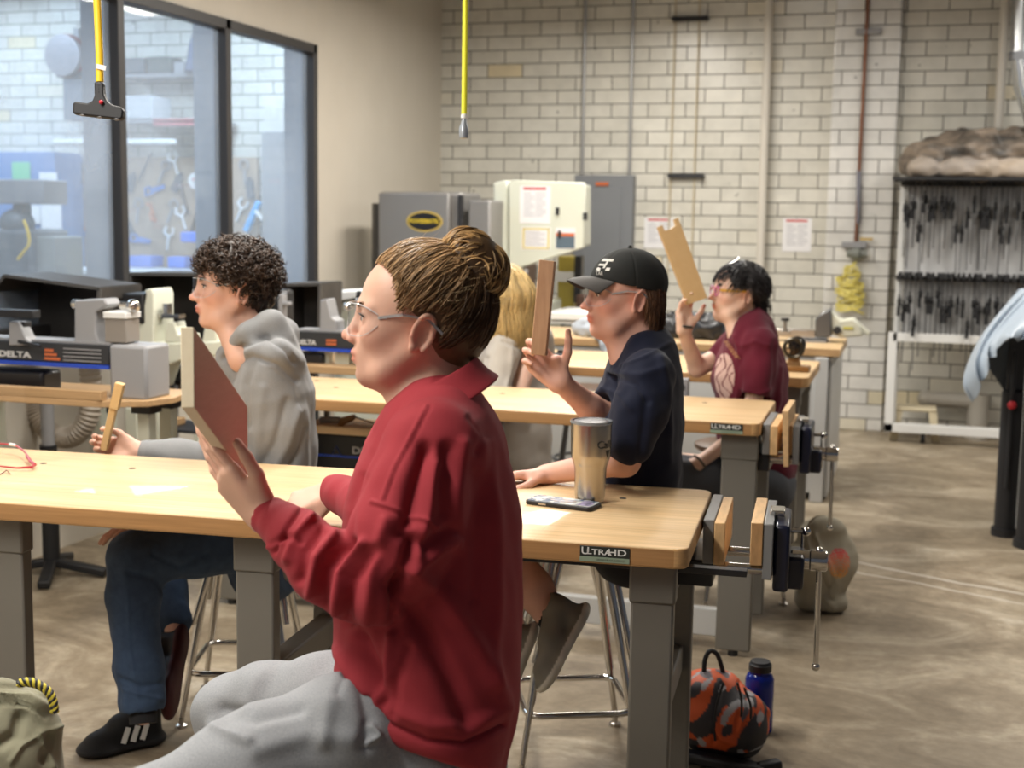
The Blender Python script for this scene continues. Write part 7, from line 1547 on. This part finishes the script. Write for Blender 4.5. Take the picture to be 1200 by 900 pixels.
def kidsC(r):
    eyes(HC, r, (1, .0, 0)); brows(HC, r, M_HAIRC, (.13, .08, .05)); safety_glasses(HC, r)
    g = (.20, .185, .155); sl = (.60, .57, .50)
    shoe(r, 'shoe', W(692, 716, 3.42), W(640, 812, 3.34), idir(-.9, .15, .2), g, sl, .10, .08, label='grey shoe with a pale sole', lace=(.10, .09, .08))
    shoe(r, 'shoe', W(633, 737, 3.50), W(592, 842, 3.42), idir(-.9, .1, .1), g, sl, .10, .08, label='grey shoe with a pale sole', lace=(.10, .09, .08))
    sock(r, W(645, 716, 3.43), W(661, 742, 3.41), .046, .042); sock(r, W(598, 738, 3.51), W(608, 764, 3.50), .046, .042)
    # hair at the nape and temples
    S = []; C_ = []
    for i in range(1500):
        sd = rng.choice([-1, 1]); a = rng.uniform(0, 1)
        st0 = np.array([-.030 - .072 * a, sd * .074 * math.sqrt(max(0, 1 - a ** 2.2)), rng.uniform(.0, .035)]); t = np.linspace(0, 1, 9)[:, None]
        e = st0 + np.array([.004 - .012 * rng.random() + .020 * a, -sd * .012, -rng.uniform(.085, .150) * (.55 + .45 * a)]); P = st0 + (e - st0) * t
        n_ = P * [1, 1, 0]; n_ /= np.linalg.norm(n_, axis=1)[:, None]; P = P + n_ * (.006 + .012 * rng.random() * np.sin(t * 2.4)) + .0015 * np.sin(t * 8 + rng.uniform(0, 6, 3))
        S.append(HC.c + (P[:, :1] * HC.f + P[:, 1:2] * HC.l + P[:, 2:] * HC.u) * HC.s); C_.append(np.array([.13, .065, .035]) * rng.uniform(.5, 1.4))
    strands('hair', S, .0011, M_HAIRC, np.array(C_), r)
    # cap
    s = HC.s; V = Vox(HC.c - .16, HC.c + .19, .003); V.ell(HC(-.010, 0, .040), [.107 * s, .089 * s, .093 * s], HC.F, .01)
    V.plane(HC(.09, 0, .052), nrm(-HC.u + HC.f * .22), .003); V.ell(HC(-.010, 0, .030), [.099 * s, .081 * s, .085 * s], HC.F, .002, 'sub')
    M_CAP = cloth('black cap cotton', (.022, .023, .022), rough=.8, bump=(700, .25))
    v, q = V.mesh(2); L = HC.loc(v); ang = np.arctan2(L[:, 1], L[:, 0]); off = np.zeros(len(v))
    for a in np.arange(6) * PI / 3 + .52 - PI / 6 * 0: off -= .0016 * np.exp(-(((ang - a + PI) % (2 * PI) - PI) / .03) ** 2)
    v = v + vnormals(v, q)[0] * off[:, None]; cap = qmesh('cap', v, q, M_CAP, r)
    rows = []
    for j in range(5):
        f_ = j / 4; rows.append([HC(.010 + .097 * math.cos(a) * (1 + .0) + .068 * f_ * math.cos(a * .9) ** .8, .086 * math.sin(a) * (1 + .02 * f_), .056 + .026 * (1 - math.cos(a)) * -.9 - .010 * f_ - .030 * f_ * math.sin(a) ** 2 + .012 * f_ * (1 - f_)) - HC.f * .012 for a in np.linspace(-1.02, 1.02, 15)])
    b = sheet('cap_brim', rows, mat('grey cap brim', (.055, .05, .046), rough=.7, bump=(700, .2)), .004, 2, cap)
    MB().sphere(HC(-.010, 0, .134), .006, 12, 8).build('cap_button', M_CAP, cap)
    MW = mat('white embroidery', (.55, .54, .50), rough=.7)
    def onc(a, z, g=.0015):
        x0 = math.cos(a); y0 = math.sin(a); k = math.sqrt(max(0, 1 - ((z - .040) / .093) ** 2)); return HC(-.010 + (.107 * k + g) * x0, (.089 * k + g) * y0, z)
    def patch(quad): return MB()._add([onc(*p) for p in quad], [(0, 1, 2, 3)])
    e = MB()
    for (a0, a1, z0, z1) in ((.20, .72, .098, .104), (.20, .30, .074, .104), (.48, .56, .080, .104), (.20, .56, .086, .091), (.60, .74, .074, .104), (.30, .40, .072, .080)):
        n = 5
        for i in range(n):
            u0 = a0 + (a1 - a0) * i / n; u1 = a0 + (a1 - a0) * (i + 1) / n; e._add([onc(u0, z0), onc(u1, z0), onc(u1, z1), onc(u0, z1)], [(0, 1, 2, 3)])
    e.build('embroidered_emblem', MW, cap)
    M_ = frameM(onc(.40, .067, .002), nrm(onc(.50, .067) - onc(.30, .067)) * 1, HC.u)
    text('lettering', 'TAR', .014, frameM(onc(.44, .066, .003), nrm(onc(.34, .066) - onc(.54, .066)) * -1 if False else nrm(onc(.54, .066) - onc(.34, .066)) * 1, HC.u), MW, cap, extrude=.0008)
kids(Cp, kidsC)
# the narrow board he holds
n0 = W(622, 415, 3.40); u0 = W(632, 304, 3.36)
wx = W(639, 417, 3.40) - n0
c8 = [n0, n0 + wx, n0 + wx + VIEW * .02 + IMG[0] * .006, n0 + VIEW * .02, u0, u0 + wx * 1.02, u0 + wx * 1.02 + VIEW * .02 + IMG[0] * .006, u0 + VIEW * .02]
bd = MB().hexa(c8).build('wooden_board', mat('board with brown grain', (.58, .36, .22), rough=.6, noise=(14, (.46, .26, .15), .25, (6, 6, .6)), bump=(90, .1)), bevel=.0015, origin=tuple(n0))
tag(bd, 'narrow upright board held by the student in the black cap', 'board')

# ================================================================= D: student in the maroon shirt
SKD = (.74, .50, .39)
HD = Head(W(875, 346, 5.38), 1, (-.90, -.43, 0), tilt=.06, scale=1.02)
UD = nrm((-.99, -.137, 0)); VD = nrm((-.137, .99, 0)); nbD = W(876, 392, 5.47)
V = Vox(*bb(W(740, 620, 5.2), W(935, 300, 5.7), W(760, 340, 5.3), m=.10), .0045)
sculpt_head(V, HD, nose=.8, chin=.7)
V.cone(HD(-.030, 0, -.035), HD(-.042, 0, -.10), .048, .048, .02); V.cone(HD(-.042, 0, -.10), nbD, .048, .062, .02); V.cone(HD(.03, 0, -.07), W(864, 394, 5.42), .030, .04, .03)
V.loft([(W(880, 410, 5.48), .07, .13), (W(880, 470, 5.52), .10, .14), (W(888, 560, 5.52), .11, .14)], UD, VD, .03)
px_chain(V, [(862, 410, 5.60, .045), (817, 431, 5.55, .038), (801, 388, 5.42, .025)], .015)
px_chain(V, [(892, 415, 5.34, .040), (878, 500, 5.35, .034), (818, 543, 5.26, .025)], .02)
px_chain(V, [(890, 562, 5.45, .07), (760, 548, 5.25, .06), (770, 660, 5.25, .045)], .02); px_chain(V, [(890, 560, 5.52, .08), (755, 545, 5.50, .06), (765, 660, 5.5, .045)], .02)
sculpt_hand(V, W(801, 388, 5.42), idir(.02, 1, .1), idir(.55, .0, .8), 1.0, False, fingers=((.25, .5, .4, .02), (.3, .5, .4, 0), (.3, .55, .4, -.03), (.35, .55, .4, -.08)), thumb=((.75, .55, .3), (.8, .6, .1), (.85, .5, 0)))
sculpt_hand(V, W(816, 545, 5.26), idir(-.75, -.6, .1), idir(-.3, -.3, -.9), .95, True, fingers=((.2, .3, .2, 0),) * 4)
Dp = body_mesh(V, 'black-haired student in a maroon printed T-shirt, safety glasses pushed up on the head', SKD, HD, (nbD[0], nbD[1], .64), blush=.35)
V = Vox(*bb(W(830, 600, 5.2), W(930, 370, 5.7), m=.14), .0045)
V.loft([(W(884, 383, 5.47), .065, .10), (W(880, 402, 5.48), .105, .165), (W(879, 440, 5.50), .148, .185), (W(882, 490, 5.53), .145, .17), (W(888, 545, 5.54), .155, .175)], UD, VD, .03)
px_chain(V, [(893, 405, 5.34, .068), (888, 452, 5.33, .066)], .03); px_chain(V, [(862, 402, 5.58, .066), (845, 420, 5.58, .060)], .02)
V.cone(W(887, 455, 5.33), W(880, 490, 5.34), .052, .058, .003, 'sub'); V.cone(nbD + [0, 0, .01], HD(-.03, 0, -.06), .055, .054, .008, 'sub'); V.cone(W(845, 421, 5.58), W(820, 432, 5.56), .046, .05, .003, 'sub')
def teecol(v):
    p = topix(v); c = np.tile([.115, .012, .026], (len(v), 1)); c = c * (1 + .06 * vnoise(v, 30, 6))[:, None]
    inn = (((p[:, 0] - 849) / 11.5) ** 2 + ((p[:, 1] - 441) / 27) ** 2 < 1) & ((p[:, 0] < 861))
    lines = np.abs(np.sin((p[:, 0] - 838) * .42 + 2.2 * np.sin(p[:, 1] * .13)) + .6 * np.sin(p[:, 1] * .31)) < .28
    c[inn & ~lines] = (.56, .38, .33)
    t = (np.abs((p[:, 0] - 856) * .8 - (p[:, 1] - 408) * .55) < 2.2) & (p[:, 1] > 399) & (p[:, 1] < 420) & (np.sin(p[:, 1] * 2.2) > -.2); c[t] = (.35, .18, .08)
    return c
M_TEE = colmat('maroon jersey', rough=.85, spec=.2, bump=(900, .15), sheen=.1)
tee = garment('t_shirt', V, M_TEE, [([(908, 400), (908, 430), (906, 460)], 3, -.005), ([(868, 420), (866, 450), (868, 480)], 3, -.008), ([(872, 405), (885, 400), (900, 405)], 3, .006), ([(862, 395), (868, 430), (864, 470)], 2.5, .008), ([(868, 456), (888, 462), (906, 456)], 1.6, .004), ([(915, 430), (912, 470), (905, 500)], 3, .009)], color=teecol, fr=(24, 60), amp=(.003, .0015))
V = Vox(*bb(W(745, 680, 5.2), W(930, 520, 5.7), m=.12), .006)
V.loft([(W(888, 545, 5.54), .13, .16), (W(890, 565, 5.54), .15, .17)], UD, VD, .03); px_chain(V, [(893, 566, 5.44, .095), (765, 552, 5.25, .075), (770, 690, 5.25, .06)], .02); px_chain(V, [(893, 566, 5.60, .095), (755, 550, 5.50, .075), (765, 690, 5.5, .06)], .02)
tr = garment('trousers', V, cloth('charcoal trousers', (.09, .095, .108)), [([(790, 535), (840, 540), (880, 548)], 4, -.008)], amp=(.004, .001))
under(Dp, tee, tr)
def kidsD(r):
    eyes(HD, r, (1, 0, .1)); brows(HD, r, M_HAIRC, (.02, .014, .012), 1.6)
    # coloured everyday glasses
    PK = mat('pink spectacle frame', (.50, .10, .30), rough=.3); YE = mat('yellow temple', (.75, .42, .05), rough=.4)
    for y in (1, -1):
        c = HD(.104, y * .033, .008); ring_ = [c + (HD.l * math.cos(a) * .024 + HD.u * math.sin(a) * .018 - HD.f * abs(math.cos(a)) * .004) * HD.s for a in np.linspace(0, 2 * PI, 20, endpoint=False)]
        g = MB().tube(ring_, .0026, 6, closed=True).tube([HD(.106, y * .010, .012), HD(.108, 0, .014)], .002, 6).build('spectacle_rim', PK, r)
        MB().bar(HD(.098, y * .058, .012), HD(-.005, y * .080, .014), .003, .008).build('spectacle_temple', YE, g)
    H2 = Head((0, 0, 0), 1, HD.f, tilt=.9, scale=HD.s * .98); H2.c = HD(-.022, 0, .040); safety_glasses(H2, r, drop=.012)
    V = Vox(HD.c - .17, HD.c + .17, .0035); s = HD.s
    V.ell(HD(-.014, 0, .048), [.104 * s, .088 * s, .088 * s], HD.F, .01); V.ell(HD(-.070, 0, .012), [.055 * s, .070 * s, .062 * s], HD.F, .02); V.cone(HD(-.065, 0, -.03), HD(-.060, 0, -.085), .040, .030, .02)
    V.plane(HD(.068, 0, .07), nrm(HD.f * .9 - HD.u * .35), .008)
    for y in (1, -1): V.ell(HD(.034, y * .10, -.022), [.052 * s, .060 * s, .052 * s], HD.F, .01, 'sub')
    v, q = V.mesh(2); v = v + vnormals(v, q)[0] * (.002 * vnoise(v, 120, 2))[:, None]; base = qmesh('hair', v, q, M_HAIRC, r, np.tile([.010, .009, .010], (len(v), 1)))
    S = []; C_ = []
    for i in range(1600):
        p = nrm(rng.normal(size=3)); 
        if p[2] < -.3: continue
        st0 = np.array([p[0] * .098 - .014, p[1] * .082, p[2] * .086 + .042])
        if (st0[0] > .05 and st0[2] < .062) or (st0[0] > .0 and st0[2] < .03): continue
        fw = 1 if st0[0] > .0 else -1; t = np.linspace(0, 1, 8)[:, None]; dr = np.array([.7 * fw, p[1] * .5, -.5 - .4 * rng.random()]); P = st0 + dr * t * rng.uniform(.03, .06) + np.array([p[0], p[1], p[2]]) * .012 * np.sin(t * 3.1) + rng.normal(size=3) * .002
        P = proj_skull(HD, P, .014 + .006 * rng.random()) * .5 + P * .5
        S.append(HD.c + (P[:, :1] * HD.f + P[:, 1:2] * HD.l + P[:, 2:] * HD.u) * HD.s); C_.append(np.array([.018, .015, .016]) * rng.uniform(.5, 2.2))
    for i in range(260):
        st0 = np.array([-.075 + rng.normal() * .015, rng.uniform(-.06, .06), rng.uniform(-.03, .01)]); t = np.linspace(0, 1, 8)[:, None]; P = st0 + np.array([-.035 * rng.random(), 0, -.075 * rng.uniform(.6, 1.1)]) * t + np.array([-.012, 0, 0]) * np.sin(t * 3)
        S.append(HD.c + (P[:, :1] * HD.f + P[:, 1:2] * HD.l + P[:, 2:] * HD.u) * HD.s); C_.append(np.array([.015, .012, .012]) * rng.uniform(.5, 2))
    strands('hair_strands', S, .0016, M_HAIRC, np.array(C_), base)
    w0 = W(802, 383, 5.42); ax = idir(.1, 1, 0)
    MB().tube([w0 + (nrm(np.cross(ax, (0, 0, 1))) * math.cos(a) + nrm(np.cross(ax, nrm(np.cross(ax, (0, 0, 1))))) * math.sin(a)) * .031 for a in np.linspace(0, 2 * PI, 20, endpoint=False)], .005, 6, closed=True).build('bracelet', mat('dark bracelet', (.03, .03, .03)), r)
    w0 = W(820, 541, 5.26); ax = idir(-.75, -.6, .1); a1 = nrm(np.cross(ax, (0, 0, 1))); a2 = np.cross(ax, a1)
    MB().tube([w0 + (a1 * math.cos(a) + a2 * math.sin(a)) * .031 for a in np.linspace(0, 2 * PI, 20, endpoint=False)], .005, 6, closed=True).build('bracelet', mat('patterned bracelet', (.12, .10, .08)), r)
kids(Dp, kidsD)
# notched board
p0, p1, p2, p3 = W(806, 357, 5.36), W(829, 349, 5.36), W(795, 255, 5.30), W(771, 266, 5.30)
na, nb_ = p3 + (p2 - p3) * .22, p3 + (p2 - p3) * .80; mid = p3 + (p2 - p3) * .5 + (p0 - p3) * .09
poly = [p0, p1, p2, nb_, nb_ + (p0 - p3) * .07, mid, na + (p0 - p3) * .07, na, p3]; T_ = VIEW * .02 - IMG[0] * .004; n = len(poly)
bd = MB()._add(poly + [p + T_ for p in poly], [tuple(range(n)), tuple(range(2 * n - 1, n - 1, -1))] + [((i + 1) % n, i, n + i, n + (i + 1) % n) for i in range(n)]).build('wooden_board', mat('tan board', (.62, .43, .22), rough=.6, noise=(30, (.56, .37, .18), .3)), bevel=.001, origin=tuple(p0))
tag(bd, 'tan board with a notched end, raised by the student in maroon', 'board')

# ================================================================= E: blonde student in a pale hoodie
fE = nrm(np.array([-.85, .35, 0])); HE = Head(W(578, 352, 5.70), 1, fE, scale=1.0); UE = fE; VE = nrm(np.cross((0, 0, 1), fE)); nbE = HE(-.04, 0, -.15)
V = Vox(*bb(W(540, 640, 5.6), W(650, 320, 6.1), W(470, 470, 5.9), m=.14), .006)
sculpt_head(V, HE); V.cone(HE(-.03, 0, -.03), nbE, .05, .06, .02)
V.loft([(W(598, 410, 5.85), .07, .14), (W(600, 500, 5.85), .10, .15), (W(598, 560, 5.85), .10, .15)], UE, VE, .03)
px_chain(V, [(620, 420, 5.75, .045), (600, 480, 5.65, .038), (540, 470, 5.75, .026)], .02)
for y in (-.10, .10):
    h0 = W(600, 560, 5.85) + VE * y; k0 = h0 + fE * .42; V.chain([h0, k0, k0 + np.array([0, 0, -.42])], [.075, .058, .045], .02)
Ep = body_mesh(V, 'blonde long-haired student in a pale hoodie, mostly behind the bun', (.70, .45, .35), HE, (nbE[0], nbE[1], .64))
M_PALE = cloth('oatmeal fleece', (.46, .43, .385), rough=.9, bump=(500, .3), noise=(200, (.42, .39, .35), .3))
V = Vox(*bb(W(545, 570, 5.6), W(655, 375, 6.1), m=.16), .005)
V.loft([(W(600, 396, 5.85), .085, .12), (W(602, 415, 5.85), .115, .185), (W(603, 470, 5.85), .135, .20), (W(602, 540, 5.85), .14, .20)], UE, VE, .03)
px_chain(V, [(590, 410, 5.68, .075), (578, 460, 5.60, .070), (552, 500, 5.62, .06)], .02); px_chain(V, [(630, 412, 5.98, .07), (640, 460, 6.02, .066)], .02)
px_chain(V, [(612, 388, 5.82, .045), (634, 394, 5.92, .045), (642, 412, 5.92, .03)], .03)
hd = garment('hoodie', V, M_PALE, [([(590, 400), (612, 408), (634, 425)], 2.5, -.010), ([(570, 420), (566, 445), (562, 470)], 3, -.008), ([(608, 425), (600, 450), (596, 470)], 3, -.012), ([(600, 408), (598, 440), (590, 460)], 3, .008), ([(622, 440), (612, 455)], 3, -.01)], amp=(.003, .001))
V = Vox(*bb(W(520, 720, 5.5), W(640, 540, 6.4), m=.2), .007)
V.loft([(W(600, 545, 5.85), .13, .17), (W(600, 570, 5.85), .13, .18)], UE, VE, .03)
for y in (-.10, .10):
    h0 = W(600, 560, 5.85) + VE * y; k0 = h0 + fE * .42; V.chain([h0, k0, k0 + np.array([0, 0, -.46])], [.09, .07, .055], .02)
je = garment('jeans', V, mat('pale denim', (.30, .33, .36), rough=.85, bump=(300, .3)), amp=(.003, .001)); under(Ep, hd, je)
def kidsE(r):
    V = Vox(HE.c - .2, HE.c + .18, .005); s = HE.s; V.ell(HE(-.018, 0, .040), [.104, .086, .090], HE.F, .01); V.ell(HE(-.06, 0, -.02), [.06, .085, .09], HE.F, .03); V.plane(HE(.055, 0, .07), HE.f, .01)
    v, q = V.mesh(2); base = qmesh('hair', v, q, M_HAIRC, r, np.tile([.34, .22, .09], (len(v), 1))); S = []; C_ = []
    for i in range(1500):
        a = rng.uniform(.9, 2 * PI - .9); t = np.linspace(0, 1, 16)[:, None]; sx = math.cos(a); sy = math.sin(a)
        top = np.array([-.01, 0, .140]) + rng.normal(size=3) * [.012, .012, .004]; mid_ = np.array([sx * .125 - .02, sy * .105, .03]); end = np.array([sx * .115 - .035, sy * .12, -.155 - .05 * rng.random()])
        P = top * (1 - t) ** 2 + 2 * mid_ * [1.15, 1.15, 5] * 0 * t + mid_ * 2 * t * (1 - t) * 1.25 + end * t ** 2 + np.array([0, 0, .08]) * (t * (1 - t)) * 2
        wv = .010 * np.sin(t * 15 + rng.normal() * .5) * t; P = P + np.array([sx, sy, 0]) * (wv + .006 * rng.random()) + np.array([-sy, sx, 0]) * wv * .6 + rng.normal(size=3) * .003
        S.append(HE.c + (P[:, :1] * HE.f + P[:, 1:2] * HE.l + P[:, 2:] * HE.u) * HE.s); C_.append(np.array([.62, .44, .19]) * rng.uniform(.45, 1.2))
    strands('hair_strands', S, .0028, M_HAIRC, np.array(C_), base)
kids(Ep, kidsE)
# ================================================================= light
def area(name, loc, size, power, color=(1, 1, 1), rot=(0, 0, 0), spread=None):
    l = bpy.data.lights.new(name, 'AREA'); l.shape = 'RECTANGLE'; l.size, l.size_y = size; l.energy = power; l.color = color
    if spread: l.spread = spread
    o = bpy.data.objects.new(name, l); col.objects.link(o); o.location = loc; o.rotation_euler = rot; return o
WARM = (1., .95, .87); COOL = (.66, .82, 1.)
area('fluorescent_or_fill', (-2.6, -.5, 3.0), (.30, 1.6), 40, WARM)  # added fill behind the camera, no known fixture; lifts camera-facing surfaces
for y, p_ in ((1.2, 84), (3.7, 84), (6.2, 78), (8.3, 52)):
    area('fluorescent_or_fill', (-1.9, y, 3.0), (.30, 1.6), p_, WARM)
for y, p_ in ((6.2, 30), (8.2, 44)):
    area('fluorescent_or_fill', (1.1, y, 3.0), (.30, 1.6), p_, WARM)
area('fluorescent_or_fill', (-1.05, 7.3, 3.65), (.25, .9), 22, (1, .98, .94))
for i, (x, y) in enumerate(((-5.4, 5.5), (-5.2, 8.6), (-7.6, 8.6))):
    area('fluorescent_or_fill', (x, y, 3.4), (.5, 2.0), 120, COOL)
wd = bpy.data.worlds.new('World'); bpy.context.scene.world = wd; wd.use_nodes = True
wd.node_tree.nodes['Background'].inputs[0].default_value = (.75, .82, 1, 1); wd.node_tree.nodes['Background'].inputs[1].default_value = .11
# ================================================================= camera
cd = bpy.data.cameras.new('camera'); co = bpy.data.objects.new('camera', cd); col.objects.link(co)
cd.sensor_fit = 'HORIZONTAL'; cd.sensor_width = 36; cd.lens = 36 * FPX / 1200; cd.clip_start = .05
R3 = Matrix((tuple(RW[:, 0]), tuple(-RW[:, 1]), tuple(-RW[:, 2]))).transposed()
co.matrix_world = Matrix.Translation(Vector(CAM)) @ R3.to_4x4()
cd.dof.use_dof = True; cd.dof.focus_distance = 2.7; cd.dof.aperture_fstop = 4.5
sc = bpy.context.scene; sc.camera = co
sc.view_settings.view_transform = 'Standard'; sc.view_settings.look = 'None'; sc.view_settings.gamma = 1; sc.view_settings.use_curve_mapping = False
sc.view_settings.exposure = 0.
sc.cycles.max_bounces = 8; sc.cycles.transparent_max_bounces = 12; sc.cycles.caustics_reflective = False; sc.cycles.caustics_refractive = False
sc.cycles.sample_clamp_indirect = 6
sc.cycles.use_denoising = True
